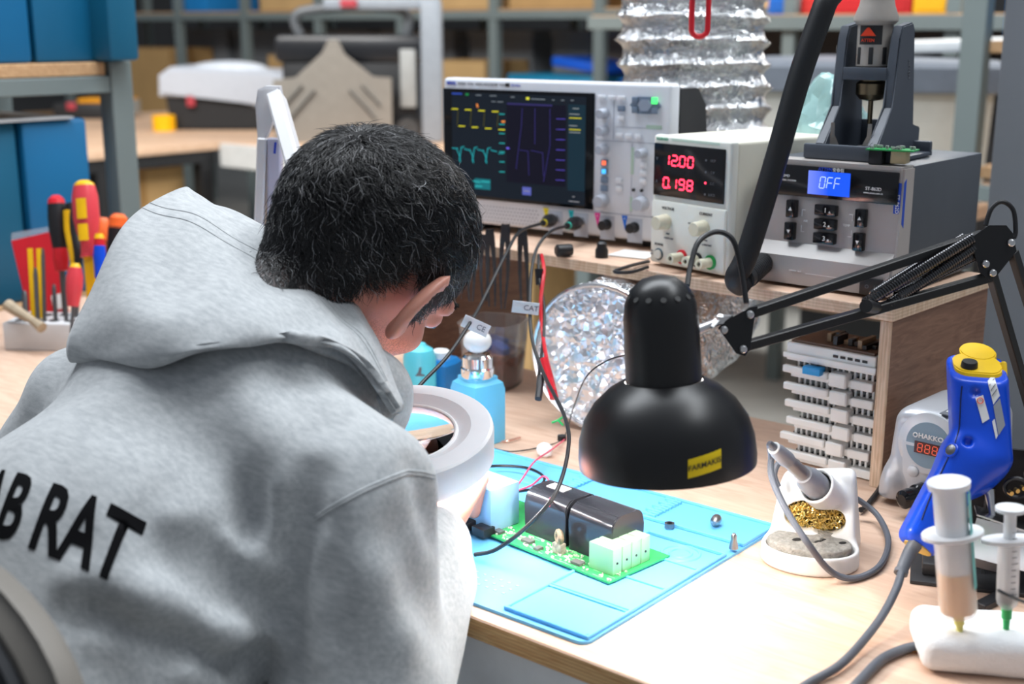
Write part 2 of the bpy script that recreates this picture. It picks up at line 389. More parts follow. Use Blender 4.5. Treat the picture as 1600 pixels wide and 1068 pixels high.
for k in range(4):
    x = 93+73*k; ye.append([(x, 243+3*k), (x+34, 243+3*k)])
    x = 130+72*k; ye.append([(x, 337+4*k), (x+34, 337+4*k)])
trace('waveform', ye, (.9, .85, .02), 1.1, .0012)
trace('waveform', [[(x, 250), (x-6, 335)] for x in (128, 200, 272, 345)], (.22, .2, .02), .5, .0006)
te = [[(92, 462), (125, 463)]]
for k in range(3):
    x = 130+72*k; te += [[(x-12, 465), (x+3, 500), (x+8, 540)], [(x+2, 530), (x+14, 455), (x+30, 450)], [(x+30, 463), (x+62, 470)]]
te += [[(345, 480), (375, 478)]]
trace('waveform', te, (.02, .5, .55), .9, .001)
trace('cursor_marks', [[(350, y), (378, y)] for y in (265, 320, 370, 423, 470, 525, 580)], (.03, .55, .55), .9, .0011)
trace('waveform', [[(470, 230), (465, 330), (438, 560)], [(535, 230), (535, 420)], [(610, 230), (612, 420), (580, 620)], [(455, 455), (500, 460), (505, 590)], [(515, 455), (575, 465), (580, 590)]], (.09, .07, .42), .45, .0007)
trace('cursor_marks', [[(642, y), (686, y)] for y in (282, 337, 391, 445, 499, 552, 606)], (.16, .12, .85), .6, .0009)
trace('screen_text', [[(706, 255), (755, 256)], [(706, 315), (745, 316)], [(706, 350), (760, 351)], [(722, 226), (752, 226)]], (.55, .6, .6), .6, .0009)
trace('screen_text', [[(706, 275), (765, 276)], [(706, 335), (762, 336)]], (.8, .75, .03), .8, .0013)
trace('screen_text', [[(225, 165), (255, 165)], [(300, 167), (335, 167)], [(410, 172), (430, 172)], [(515, 180), (585, 182)], [(620, 184), (632, 184)], [(665, 184), (680, 184)], [(712, 184), (726, 184)], [(310, 198), (330, 198)], [(340, 199), (370, 199)]], (.3, .35, .4), .6, .0013)
trace('screen_text', [[(95, 158), (150, 159)]], (.04, .1, .6), .7, .0022)
for ln in ([(230, 212), (236, 232)], [(362, 305), (380, 305)]): trace('screen_mark', [ln], (.9, .28, .06), .9, .003)
trace('screen_mark', [[(490, 178), (505, 178)]], (.8, .8, .05), 1, .0036)
trace('screen_mark', [[(170, 162), (186, 162)]], (.02, .4, .1), .6, .003)
trace('screen_mark', [[(388, 448), (402, 449)]], (.2, .15, 1), 1, .0022)
trace('screen_text', [[(205, 640), (245, 645)], [(250, 640), (298, 641)], [(218, 668), (255, 668)]], (.05, .75, .75), .8, .0011)
trace('screen_text', [[(478, 676), (508, 678)], [(725, 690), (737, 690)], [(708, 715), (760, 717)]], (.55, .55, .6), .5, .0012)
text('maker_name', 'RIGOL', .0058, mat('blue_print', srgb('#1f3fb5'), .5, var=0), osc, (-.371, -.0006, .2125), align='LEFT', bold=.0002)
text('model_name', 'MSO5074   70 MHz   DIGITAL OSCILLOSCOPE   8 GSa/s', .0036, ink_g, osc, (-.351, -.0006, .2123), align='LEFT')
MB().span((-.2655, -.0008, .2098), (-.2585, 0, .2148)).build('badge', ink_k, osc)
text('model_name', 'UltraVision', .0036, mat('blue_print', (0, 0, 0)), osc, (-.2560, -.0006, .2122), align='LEFT')
knob_m = mat('pale_grey_knob', srgb('#a9afbb'), .4, var=.02)
def knob(par, x, z, r, d, m, y=0., mark=None):
    k = MB().lathe([(r*1.08, 0), (r*1.08, d*.25), (r, d*.3), (r*.94, d*.95), (r*.85, d)], (x, y, z), (0, -1, 0), 20).build('knob', m, par)
    return k
for x, z, r in ((-.1, .179, .0068), (-.1, .156, .0068), (-.1, .131, .0068), (-.1, .061, .0088), (-.039, .129, .0062), (-.039, .062, .0092)): knob(osc, x, z, r, .016, knob_m)
def button(par, x, z, w, h, m, d=.003, name='button', y=0.): return MB().box((x, y-d/2, z), (w, d, h), None, min(w, h, d)*.25, 2).build(name, m, par)
btn_w = mat('white_button', srgb('#dfe2e8'), .4, var=0); btn_b = mat('slate_button', srgb('#6f7f93'), .4, var=0)
for x in (-.1045, -.0892, -.0740): button(osc, x, .2, .011, .006, btn_w)
button(osc, -.0740, .1865, .011, .0075, btn_b); button(osc, -.0740, .1735, .010, .006, btn_w)
for x in (-.0765, -.0620, -.0470): button(osc, x, .1505, .010, .0065, btn_w)
for z in (.0905, .0795): button(osc, -.0755, z, .009, .0065, btn_w)
for z in (.1135, .1025, .0915): button(osc, -.0380, z, .009, .0065, btn_w)
for z, c in ((.113, (1, .12, .03)), (.1015, (.03, .45, 1)), (.09, None), (.0785, None)):
    q = button(osc, -.0985, z, .011, .009, btn_b)
    if c: q.data.materials[0] = btn_b; button(q, -.0985, z, .006, .006, mat('lit_key%d' % int(c[0]*9), (.1, .1, .1), .4, var=0, emit=c, estr=1.6), .001, 'lit_number', -.003)
MB().prism([(.0235*math.cos(a), .0128*math.sin(a)*1.0) for a in [R(60*k) for k in range(6)]], .003, Matrix.Translation((-.0368, -.0030, .192))).build('key_cluster', btn_b, osc)
MB().prism([(.0105*math.cos(a), .0085*math.sin(a)) for a in [R(60*k) for k in range(6)]], .002, Matrix.Translation((-.0368, -.0048, .192))).build('button', mat('grey_blue_key', srgb('#8d99ab'), .4, var=0), osc)
for dx, dz in ((-1, 1), (-1, -1), (1, -1)): button(osc, -.0368+dx*.0150, .192+dz*.0066, .0085, .008, btn_b, .002, y=-.003)
button(osc, -.0368+.0145, .192+.0066, .0085, .0085, mat('green_lit_key', (.1, .6, .2), .4, var=0, emit=(.06, 1, .16), estr=1.3), .002, y=-.003)
line_m = mat('panel_line', srgb('#8f99a8'), .5, var=0); grn_tab = mat('pale_green_tab', srgb('#a9c2b4'), .5, var=0)
b = MB(); b.span((-.2, -.0004, .0445), (-.004, .001, .0454)); b.span((-.112, -.0004, .1425), (-.012, .001, .1432)); b.span((-.0865, -.0004, .145), (-.0858, .001, .204)); b.span((-.057, -.0004, .047), (-.0563, .001, .141)); b.span((-.083, -.0004, .162), (-.012, .001, .1626))
b.build('panel_lines', line_m, osc)
MB().span((-.058, -.0006, .100), (-.0535, .001, .136)).build('side_tab', grn_tab, osc); MB().span((-.036, -.0006, .1615), (-.0125, .001, .1665)).build('side_tab', grn_tab, osc); MB().span((-.058, -.0006, .05), (-.0545, .001, .07)).build('side_tab', grn_tab, osc)
for x in (-.0525, -.0400): MB().cyl((x, -.0025, .0795), (x, .001, .0795), .0022, None, 12).build('probe_terminal', ink_k, osc)
for i, (x, c) in enumerate(zip((-.195, -.1525, -.1095, -.066), ('#e6d41c', '#1fb9c4', '#e83f9b', '#1f6fd6'))):
    t_ = MB().prism([(x-.0045, .0435), (x+.0045, .0435), (x+.001, .024)], .0008, Matrix.Translation((0, -.0007, 0))).build('channel_flag', mat('flag'+c, srgb(c), .5, var=0), osc)
    text('channel_number', str(i+1), .004, ink_w if i > 1 else ink_k, osc, (x+.0003, -.001, .0395))
    MB().span((x+.005, -.0004, .008), (x+.028, .001, .041), 0).build('channel_recess', mat('recess_grey', srgb('#b4bac6'), .5, var=0), osc)
    MB().lathe([(.0072, 0), (.0072, .004), (.0058, .0045), (.0058, .012), (.0066, .0125), (.0066, .0155), (.0045, .016)], (x+.0165, 0, .029), (0, -1, 0), 20).build('input_socket', black_pl if i > 1 else steel, osc)
b = MB()
for i in range(24):
    for k in range(5): b.box((-.345+i*.0058+(k % 2)*.0029, -.0001, .017+k*.0052), (.0022, .0008, .0022))
g = b.build('speaker_grille', mat('grille_hole', srgb('#9aa0ab'), .6, var=0), osc); g['kind'] = 'stuff'
# ------------------------------------------------------------------ bench power supply
psu = thing('power_supply', 'cream bench power supply reading 12.00 and 0.198 in red digits', 'power supply', (-.887, 1.348, SZ), -12.6)
cream = mat('cream_enamel', srgb('#d8d5c6'), .45, var=.02); cream2 = mat('cream_face', srgb('#dfe0d8'), .45, var=.02)
MB().span((.001, .012, .004), (.130, .225, .162), .005, 3).build('case', cream, psu)
MB().span((0, 0, .003), (.131, .014, .163), .004, 3).build('front_frame', cream2, psu)
for x in (.02, .11):
    for y in (.03, .15): MB().cyl((x, y, 0), (x, y, .006), .006, None, 12).build('foot', dark_rub, psu)
MB().box((.0632, -.0008, .121), (.118, .004, .0645), None, .0012, 2).build('display_window', black_gl, psu)
digits('12.00', .0225, .1277, .0088, .0122, .0020, .0048, -.0034, .06).build('voltage_digits', led_red, psu)
digits('0.198', .0225, .0997, .0088, .0122, .0020, .0048, -.0034, .06).build('current_digits', led_red, psu)
for s_, x, z in (('V', .0105, .134), ('A', .0105, .106)): text('legend', s_, .006, ink_g, psu, (x, -.0029, z))
for s_, z in (('OCP', .1385), ('C.V', .1245), ('C.C', .1115), ('LOCK', .098)): text('legend', s_, .0042, ink_g, psu, (.1045, -.0029, z))
for z, c in ((.1385, None), (.1245, None), (.1115, 1), (.098, None)): MB().cyl((.0935, -.0034, z), (.0935, -.002, z), .0014, None, 10).build('indicator', led_red if c else ink_g, psu)
text('maker_name', 'KORAD', .0048, mat('green_print', srgb('#4fae8a'), .5, var=0), psu, (.006, -.0004, .1583), align='LEFT', sx=1.2)
MB().span((.032, -.0004, .1570), (.112, .001, .1600)).build('label_strip', mat('pale_green_strip', srgb('#c4d8c8'), .5, var=0), psu)
MB().span((.003, -.004, .004), (.128, .002, .083), .003, 2).build('control_panel', cream2, psu)
for x, s_ in ((.030, 'VOLTAGE'), (.0945, 'CURRENT')):
    k = knob(psu, x, .0575, .0092, .018, mat('cream_knob', srgb('#d9d4bd'), .45), -.004)
    text('legend', s_, .0048, ink_k, psu, (x+.003, -.0042, .0745)); text('legend', 'FINE', .003, ink_g, psu, (x+.004, -.0042, .0430)); text('legend', 'CONSTANT', .003, ink_g, psu, (x+.006, -.0042, .0375))
    text('legend', 'COARSE', .003, ink_g, psu, (x-.0205, -.0042, .0605)); text('legend', 'ADJUST', .003, ink_g, psu, (x-.0205, -.0042, .0545))
text('legend', 'POWER', .0042, ink_k, psu, (.019, -.0042, .0278)); text('legend', 'ON', .003, ink_g, psu, (.0062, -.0042, .0185)); text('legend', 'OFF', .003, ink_g, psu, (.0062, -.0042, .0145))
MB().torus((.019, -.0045, .0155), (0, 1, 0), .0068, .0009, 24, 6).build('power_button_ring', mat('slate_ring', srgb('#42606e'), .4), psu)
MB().cyl((.019, -.007, .0155), (.019, -.003, .0155), .0056, None, 20).build('power_button', cream2, psu)
for x, c in ((.060, red_pl), (.0855, black_pl), (.108, green_pl)):
    MB().lathe([(.0088, 0), (.0088, .0025), (.0078, .003)], (x, -.004, .0178), (0, -1, 0), 20).build('terminal_ring', c, psu)
    q = MB().lathe([(.0062, .003), (.0055, .014), (.0062, .0142), (.0062, .021), (.003, .0212), (.003, .016)], (x, -.004, .0178), (0, -1, 0), 16, False).build('binding_post', mat('cream_knob', (0, 0, 0)), psu)
    MB().cyl((x, -.0222, .0178), (x, -.019, .0178), .0028, None, 12).build('post_hole', ink_k, q)
for i in range(9):
    for k in range(2): MB().span((.1298, .055+i*.013, .045+k*.045), (.1306, .0605+i*.013, .082+k*.045)).build('vent_slot', ink_k, psu)
# ------------------------------------------------------------------ hot air rework station
st = thing('rework_station', 'grey hot air rework station with blue OFF display and black keys', 'rework station', (-.5557, 1.329, SZ), -1)
taupe = mat('taupe_front', srgb('#a8a29f'), .4, var=.02, coat=.2); slate = mat('slate_enamel', srgb('#4a4f56'), .45, var=.03)
MB().prism([(.010, .145), (.0085, .05), (-.004, .036), (-.005, .004), (.040, .004), (.040, .145)], .174, Matrix.Translation((-.002, 0, 0)) @ Matrix.Rotation(R(90), 4, 'Z'), .0025).build('front_bezel', taupe, st)
MB().span((-.175, .038, .004), (-.003, .235, .1445), .002).build('case', slate, st)
for x in (-.15, -.03):
    for y in (.03, .2): MB().cyl((x, y, 0), (x, y, .006), .007, None, 12).build('foot', dark_rub, st)
yf = .0088
MB().box((-.0815, .0085, .1215), (.150, .003, .0355), None, .001, 2).build('display_window', black_gl, st)
def lcd_mat():
    m, nt, bs = nodes_of('blue_backlit_lcd'); N, L = nt.nodes, nt.links
    tc = N.new('ShaderNodeTexCoord'); sx = N.new('ShaderNodeSeparateXYZ'); L.new(tc.outputs['Object'], sx.inputs[0])
    mr = N.new('ShaderNodeMapRange'); mr.inputs[1].default_value = -.114; mr.inputs[2].default_value = -.088; L.new(sx.outputs[0], mr.inputs[0])
    cr = N.new('ShaderNodeValToRGB'); cr.color_ramp.elements[0].color = (.20, .28, 1, 1); cr.color_ramp.elements[1].color = (.012, .10, .95, 1); L.new(mr.outputs[0], cr.inputs[0])
    L.new(cr.outputs[0], bs.inputs['Emission Color']); bs.inputs['Emission Strength'].default_value = 1.0; bs.inputs['Base Color'].default_value = (.01, .03, .2, 1); bs.inputs['Roughness'].default_value = .2; return m
MB().span((-.1137, .0062, .1080), (-.0625, .0072, .1345)).build('lcd', lcd_mat(), st)
digits('0FF', -.0995, .1158, .0062, .0125, .0011, .0028, .0058, .12).build('lcd_digits', mat('lcd_segment', (.6, .7, 1), .4, var=0, emit=(.35, .5, 1), estr=.9), st)
text('maker_name', 'ATTEN', .0055, mat('blue_print', (0, 0, 0)), st, (-.0935, .0066, .1367), bold=.0001)
text('maker_name', '安泰信', .0048, ink_w, st, (-.0775, .0066, .1367))
text('legend', 'SMD', .0042, ink_w, st, (-.1415, .0066, .1262)); text('legend', 'REWORK STATION', .0026, ink_w, st, (-.1405, .0066, .1213))
text('model_name', 'ST-862D', .0052, ink_w, st, (-.0345, .0066, .1195)); text('web_address', 'www.atten.com.cn', .0030, ink_w, st, (-.0345, .0066, .1150))
for x, z, s_ in ((-.1315, .0895, 1), (-.1325, .0635, -1), (-.0460, .0865, 1), (-.0468, .0598, -1)):
    q = MB().box((x, .0055, z), (.0125, .009, .0205), None, .0015, 2).build('key', black_gl, st)
    MB().prism([(x-.0022, z-.0018*s_), (x+.0022, z-.0018*s_), (x, z+.0022*s_)], .0003, Matrix.Translation((0, .0007, 0))).build('arrow', ink_w, q)
for z, s_ in ((.0915, '1'), (.0755, '2'), (.0595, '3')):
    q = MB().box((-.0885, .0055, z), (.0265, .009, .0125), None, .0015, 2).build('key', black_gl, st)
    text('key_number', s_, .0075, ink_w, q, (-.0875, .0008, z)); 
    if s_ == '1': MB().prism([(-.0835, z-.0025), (-.0810, z-.0025), (-.08225, z)], .0003, Matrix.Translation((0, .0007, 0))).build('key_mark', ink_w, q)
    elif s_ == '2': MB().cyl((-.0823, .0007, z-.0014), (-.0823, .001, z-.0014), .0012, None, 10).build('key_mark', ink_w, q)
    else: MB().span((-.0835, .0007, z-.0025), (-.0812, .001, z-.0003)).build('key_mark', ink_w, q)
for x, d in ((-.1205, -1), (-.0580, 1)):
    b = MB()
    for z in (.0635, .0885): b.span((x, .0082, z), (x+.004*(-d), .0095, z+.0005))
    b.span((x, .0082, .0635), (x+.0005, .0095, .071)); b.span((x, .0082, .0815), (x+.0005, .0095, .0889)); b.build('bracket_line', ink_w, st)
text('legend', 'AIR', .0036, ink_w, st, (-.1150, .0080, .0762)); text('legend', 'TEMP', .0036, ink_w, st, (-.0645, .0080, .0762))
text('legend', 'CAREFUL : HOT', .0022, ink_w, st, (-.118, -.0048, .0195)); MB().span((-.105, -.0049, .0180), (-.05, -.003, .0184)).build('legend_line', ink_w, st)
tg = MB().prism([(.012, .128), (.018, .132), (.018, .078), (.012, .083)], .0006, Matrix.Translation((-.0018, 0, 0)) @ Matrix.Rotation(R(90), 4, 'Z')).build('model_tag', mat('deep_blue_tag', srgb('#1646b4'), .4, var=0), st)
MB().span((-.0115, .0092, .083), (-.0035, .0100, .128), .0004, 1).build('model_tag', mat('deep_blue_tag', (0, 0, 0)), st)
text('model_name', 'ST-862D', .0058, ink_w, st, (-.0070, .0090, .105), FACE @ Matrix.Rotation(R(-90), 4, 'Z'))
q = MB().box((-.0235, -.0062, .0135), (.026, .005, .019), None, .001, 2).build('power_switch', black_pl, st); text('switch_mark', 'O', .006, ink_g, q, (-.0275, -.0088, .0135)); text('switch_mark', 'I', .006, ink_g, q, (-.0185, -.0088, .0135))
# ------------------------------------------------------------------ blue bins and rack at the left end of the bench
rk_m = mat('rack_grey_green', srgb('#6f7a7a'), .5, var=.05, scale=5)
chip = wood_mat('chipboard', srgb('#a9835c'), srgb('#c9a47c'), scale=(18, 18, 18), rough=.8)
bin_b = mat('bin_blue', srgb('#0a6190'), .45, var=.05, scale=5); bin_t = mat('bin_teal', srgb('#0a5675'), .45, var=.06, scale=5)
rack = thing('left_rack', 'grey green steel rack with chipboard shelf full of blue bins', 'rack', (-2.42, .8, 0))
def wp(name, a, b, m, par, bev=.002): return wpart(name, MB().span(a, b, bev, 1), m, par)
for x in (-2.70, -2.245):
    for y in (.10, 1.447): wp('post', (x, y, 0), (x+.045, y+.048, 1.283 if x > -2.5 else 1.9), rk_m, rack)
for z in (1.224, .782): 
    wp('beam', (-2.243, .15, z), (-2.203, 1.447, z+.032), rk_m, rack); wp('beam', (-2.70, .15, z), (-2.66, 1.447, z+.034), rk_m, rack)
wp('shelf_board', (-2.69, .13, 1.257), (-2.206, 1.44, 1.2825), chip, rack); wp('shelf_board', (-2.69, .13, .815), (-2.2045, 1.44, .844), chip, rack)
def binbox(x0, y0, x1, y1, z, h, m, label, group='blue bins on the left rack'):
    t = thing('storage_bin', label, 'bin', ((x0+x1)/2, (y0+y1)/2, z), 0, group)
    b = MB(); b.span((-(x1-x0)/2, -(y1-y0)/2, 0), ((x1-x0)/2, (y1-y0)/2, h), .008, 2); b.build('body', m, t)
    if 'left rack' not in label: MB().span((-(x1-x0)/2-.004, -(y1-y0)/2-.004, h-.03), ((x1-x0)/2+.004, (y1-y0)/2+.004, h-.004), .004).build('rim', m, t); return t
binbox(-2.65, .98, -2.212, 1.294, 1.283, .32, bin_b, 'bright blue bin on the upper shelf of the left rack, nearest the camera'); binbox(-2.65, 1.302, -2.214, 1.442, 1.283, .32, mat('bin_mid_blue', srgb('#0b5d84'), .45, var=.05, scale=5), 'narrow blue bin in the middle of the upper left rack shelf')
binbox(-2.62, 1.420, -2.155, 1.485, 1.285, .32, bin_t, 'teal bin overhanging the end of the upper left rack shelf')
binbox(-2.65, .95, -2.215, 1.249, .8445, .334, bin_t, 'dark teal bin on the lower shelf of the left rack, nearer the camera'); binbox(-2.65, 1.256, -2.208, 1.392, .8445, .334, bin_b, 'blue bin at the far end of the lower left rack shelf')
single('sheet_metal', MB().span((-2.66, .92, 1.1795), (-2.20, 1.36, 1.1835)), mat('grey_sheet', (.35, .36, .37), .5), 'grey sheet lying on top of the lower blue bins', 'sheet')
# ------------------------------------------------------------------ far tables
t_top = wood_mat('table_top_wood', srgb('#c9a384'), srgb('#dcbc9f'), scale=(2, 9, 9)); blk_f = mat('black_table_frame', (.015, .016, .018), .5)
tA = thing('far_table', 'wooden table with black steel frame carrying the flat grey toolbox', 'table', (-5.4, 3.3, 0))
wp('table_top', (-6.6, .9, .82), (-4.625, 3.57, .85), t_top, tA); wp('frame_rail', (-4.69, .95, .765), (-4.64, 3.55, .82), blk_f, tA); wp('frame_rail', (-6.5, 3.49, .765), (-4.64, 3.54, .82), blk_f, tA)
for y in (3.47, 2.95, 1.0): wp('leg', (-4.70, y, 0), (-4.635, y+.06, .765), blk_f, tA)
wp('leg', (-6.55, 3.48, 0), (-6.49, 3.54, .765), blk_f, tA)
tB = thing('far_table', 'pale edged wooden table carrying the black rolling toolbox', 'table', (-3.8, 4.2, 0))
wp('table_top', (-6.6, 3.585, .82), (-2.6, 4.75, .85), t_top, tB); wp('front_band', (-4.62, 3.56, .745), (-2.62, 3.583, .846), mat('pale_table_band', (.62, .62, .60), .5), tB)
for x in (-4.3, -2.7, -6.5): wp('leg', (x, 3.62, 0), (x+.06, 3.68, .82), rk_m, tB)
tape = single('tape_roll', MB().lathe([(.036, 0), (.055, 0), (.055, .075), (.036, .075), (.036, 0)], Z(257, 204, .851), (0, 0, 1), 28, False), mat('bright_yellow_tape', srgb('#f5b400'), .4), 'bright yellow tape roll standing on the far wooden table', 'tape')
# flat toolbox
p = Z(350, 203, .851); tx = thing('flat_toolbox', 'wide black toolbox with light grey domed lid on the far table', 'toolbox', p, 39.6)
lidm = mat('light_grey_lid', srgb('#b3b9c2'), .4, var=.03)
MB().prism([(-.26, 0), (.26, 0), (.285, .20), (-.285, .20)], .36, None, .01).build('body', blk_f, tx)
MB().prism([(-.305, .165), (.10, .15), (.17, .11), (.23, .11), (.30, .17), (.305, .26), (.24, .285), (-.24, .305), (-.30, .265)], .42, Matrix.Translation((0, -.03, 0)), .015).build('lid', lidm, tx)
MB().ball((0, .17, .285), (.20, .17, .045), 20).build('lid_dome', mat('pale_lid_dome', srgb('#ccd2da'), .35), tx)
MB().span((-.17, -.03, .115), (-.13, .0, .175), .005).build('latch', mat('dull_red_latch', srgb('#a83a44'), .5), tx)
MB().span((.24, -.035, .10), (.29, .0, .17), .005).build('latch', mat('grey_latch', srgb('#8f9290'), .5), tx)
# rolling toolbox
p = Z(545, 222, .851); rx = thing('rolling_toolbox', 'tall black rolling toolbox with grey handle frame and grey steel front plate', 'toolbox', p, 36)
MB().span((-.30, .05, .0), (.30, .42, .36), .02).build('body', blk_f, rx); MB().span((-.33, .03, .34), (.33, .44, .46), .03).build('lid', mat('black_lid', (.014, .015, .018), .3), rx)
MB().tube([(-.22, .10, .45), (-.21, .10, .56), (.22, .10, .57), (.25, .10, .45)], .022, 10).build('carry_handle', mat('dark_grey_handle', (.10, .11, .12), .4), rx)
hg = mat('blue_grey_frame', srgb('#8b939c'), .4)
MB().span((.325, .0, .0), (.415, .07, .60), .012).build('frame_post', hg, rx); MB().span((-.10, .02, .565), (.41, .08, .615), .012).build('frame_bar', hg, rx)
MB().span((-.02, .0, .575), (.05, .03, .61), .004).build('latch', mat('dull_red_latch', (0, 0, 0)), rx)
pm_ = mat('warm_grey_plate', srgb('#8f8a82'), .45, .3)
MB().prism([(-.32, .0), (.20, .0), (.20, .28), (.12, .285), (.0, .38), (-.03, .44), (-.07, .44), (-.10, .385), (-.22, .28), (-.32, .27)], .006, Matrix.Translation((0, -.03, 0))).build('front_plate', pm_, rx)
for s_ in (-1, 1):
    for k in (0, 1): MB().bar((-.06+s_*(.075+.055*k), -.034, .225+.02*k), (-.06+s_*(.19+.02*k), -.034, .10+.06*k), .004, .022, up=(0, 1, 0)).build('plate_slot', ink_k, rx)
MB().span((.23, .02, .15), (.30, .05, .40), .006).build('side_latch', mat('pale_grey_latch', srgb('#9a9d9c'), .4), rx); MB().cyl((.26, -.0, .055), (.26, .05, .055), .05, None, 20).build('wheel', mat('dark_wheel', (.05, .05, .05), .5), rx)
# black tool case and white roll seen beneath the rack shelf
p = Z(140, 186, .851); b = thing('tool_case', 'low black tool case with orange lid beyond the rack', 'toolbox', p, 39); MB().span((-.20, 0, 0), (.10, .2, .085), .01).build('body', blk_f, b); MB().span((.10, 0, .02), (.23, .2, .10), .01).build('grey_end', mat('grey_latch', (0, 0, 0)), b); MB().span((-.06, -.005, .086), (.22, .2, .11), .008).build('lid', mat('orange_yellow_lid', srgb('#d8920e'), .4), b); MB().span((-.12, -.008, .05), (-.07, .0, .09), .004).build('latch', mat('dull_red_latch', (0, 0, 0)), b)
single('white_roll', MB().lathe([(.04, 0), (.055, .01), (.055, .08), (.04, .09)], Vector((-6.35, 3.1, .906)), CAMR, 20), white_pl, 'white paper roll lying beside the black tool case beyond the rack', 'roll')
# ------------------------------------------------------------------ cardboard boxes
card = mat('cardboard', srgb('#b3905f'), .8, var=.08, scale=4); card2 = mat('cardboard_pale', srgb('#c2a06e'), .8, var=.08, scale=4)
def carton(label, x0, y0, z0, w, d, h, m=card, group=None, tape_=True):
    t = thing('cardboard_box', label, 'box', (x0+w/2, y0+d/2, z0), 0, group)
    MB().span((-w/2, -d/2, .001), (w/2, d/2, h), .004, 1).build('carton', m, t)
    if tape_: MB().span((-w/2-.001, -.03, h*.6), (w/2+.001, .03, h+.001)).build('tape_strip', mat('brown_tape', srgb('#a07a4a'), .4), t)
    MB().span((-w/2+.01, -d/2-.001, h-.006), (w/2-.01, -d/2+.003, h-.003)).build('flap_edge', mat('card_flap_brown', srgb('#7d6038'), .8), t); return t  # thin darker brown strip along the flap edge
carton('large cardboard box under the far table behind its black leg', -5.20, 3.0, 0, .45, .46, .75, card, None); carton('cardboard box under the far table left of the black leg', -5.3, 2.1, 0, .55, .6, .74, card2, None)
carton('cardboard box under the pale edged table beside the hood', -4.55, 3.75, 0, .5, .5, .72, card, None); carton('darker brown box under the pale edged table behind the white arm', -3.98, 3.72, 0, .45, .5, .55, mat('brown_card', srgb('#8a6238'), .8, var=.1), None)
carton('cardboard box under the pale edged table nearest the oscilloscope', -3.45, 3.75, 0, .45, .45, .70, card2, None)
single('paper_sheet', MB().span((-5.10, 3.05, .7515), (-4.76, 3.40, .7535)), white_pl, 'white sheet lying on the cardboard box under the far table', 'paper')
# ------------------------------------------------------------------ long back rack
br = thing('back_rack', 'long grey steel rack along the far side with cartons on its shelf', 'rack', (-5.5, 5.8, 0))
RY = 5.57
for k in range(10):
    x = -9.07+.72*k
    wp('post', (x-.03, RY, 0), (x+.03, RY+.05, 1.405 if False else 2.2), rk_m, br)
    wp('post', (x-.03, RY+.75, 0), (x+.03, RY+.8, 2.2), rk_m, br)
wp('beam', (-9.8, RY-.004, 1.385), (-2.5, RY+.02, 1.43), rk_m, br); wp('shelf_board', (-9.8, RY+.022, 1.415), (-2.5, RY+.78, 1.4415), chip, br); wp('beam', (-9.8, RY-.004, .60), (-2.5, RY+.02, .655), rk_m, br); wp('shelf_board', (-9.8, RY+.022, .64), (-2.5, RY+.78, .665), chip, br)
names = ['leftmost of the row', 'second of the row from the left', 'third of the row from the left', 'fourth of the row from the left', 'fifth of the row from the left', 'last of the row by the duct']
for k in range(6):
    x = -7.55+.72*k+(.04 if k % 2 else 0)
    if k == 0: continue
    carton('cardboard box on the upper back rack shelf, '+['', 'leftmost of the cartons', 'second from the left', 'third from the left', 'fourth from the left', 'closest to the duct'][k], x, RY+.05, 1.442, .60, .45, .42, card2 if k % 2 else card, 'cartons on the upper back rack shelf')
binbox(-7.75, RY+.06, -7.35, RY+.5, 1.442, .18, mat('sky_bin', srgb('#1d7fc4'), .4), 'sky blue bin on the upper back rack shelf above the teal bin', 'blue bins on the back rack')
for k, (x, w, h, lab) in enumerate(((-6.75, .5, .50, 'low cardboard box on the lower back rack shelf behind the grey lid'), (-6.15, .5, .47, 'cardboard box on the lower back rack shelf above the domed lid'), (-5.28, .42, .49, 'pale cardboard box right of the rolling toolbox'), (-7.45, .4, .25, 'brown cardboard box on the lower back rack shelf by the rack post'), (-8.36, .52, .53, 'brown cardboard box on the back rack just right of the teal bin'))):
    carton(lab, x, RY+.06, .665, w, .4, h, (card, card2, card2, card, card)[k], None)
dk = mat('dark_grey_crate', srgb('#74797e'), .6, var=.06, scale=4)
for k, (x, w) in enumerate(((-8.32, .62), (-7.6, .62), (-6.85, .62), (-6.1, .62), (-5.35, .5), (-4.7, .28), (-4.35, .24), (-3.9, .5), (-3.2, .5))):
    t = thing('dark_crate', 'dark grey crate standing in the back rack, %s' % ['beyond the rack post by the teal bin', 'left of the domed lid', 'above the domed lid', 'behind the rolling toolbox', 'above the pale cardboard box', 'narrow, above the teal tub', 'narrow, above the bright blue lid', 'behind the duct', 'behind the black hose'][k], 'crate', (x+w/2, RY+.60, .666), 0, 'dark crates in the back rack')
    MB().span((-w/2, -.12, 0), (w/2, .14, .66), .01).build('body', dk if k < 6 else mat('brown_grey_crate', srgb('#766d68'), .6, var=.06), t); MB().span((-w/2-.01, -.13, .62), (w/2+.01, .15, .66), .006).build('rim', dk, t)
t = thing('teal_tub', 'teal tub with white label and bright blue lid on the back rack', 'tub', (-4.34, RY+.05, .98), 0); MB().span((-.33, -.02, -.31), (.30, .36, .11), .01).build('body', mat('teal_tub_plastic', srgb('#167aa0'), .4), t); MB().box((.02, -.024, .02), (.17, .004, .075), None, .002).build('label', white_pl, t)
q = MB().box((.16, .15, .165), (.34, .36, .05), Euler((0, R(7), 0)), .01).build('tilted_lid', mat('cobalt_lid', srgb('#1457c8'), .35), t)
binbox(-3.93, RY+.06, -3.45, RY+.5, .665, .42, mat('navy_bin', srgb('#0c4f92'), .4), 'navy bin on the back rack just left of the foil duct', 'blue bins on the back rack')
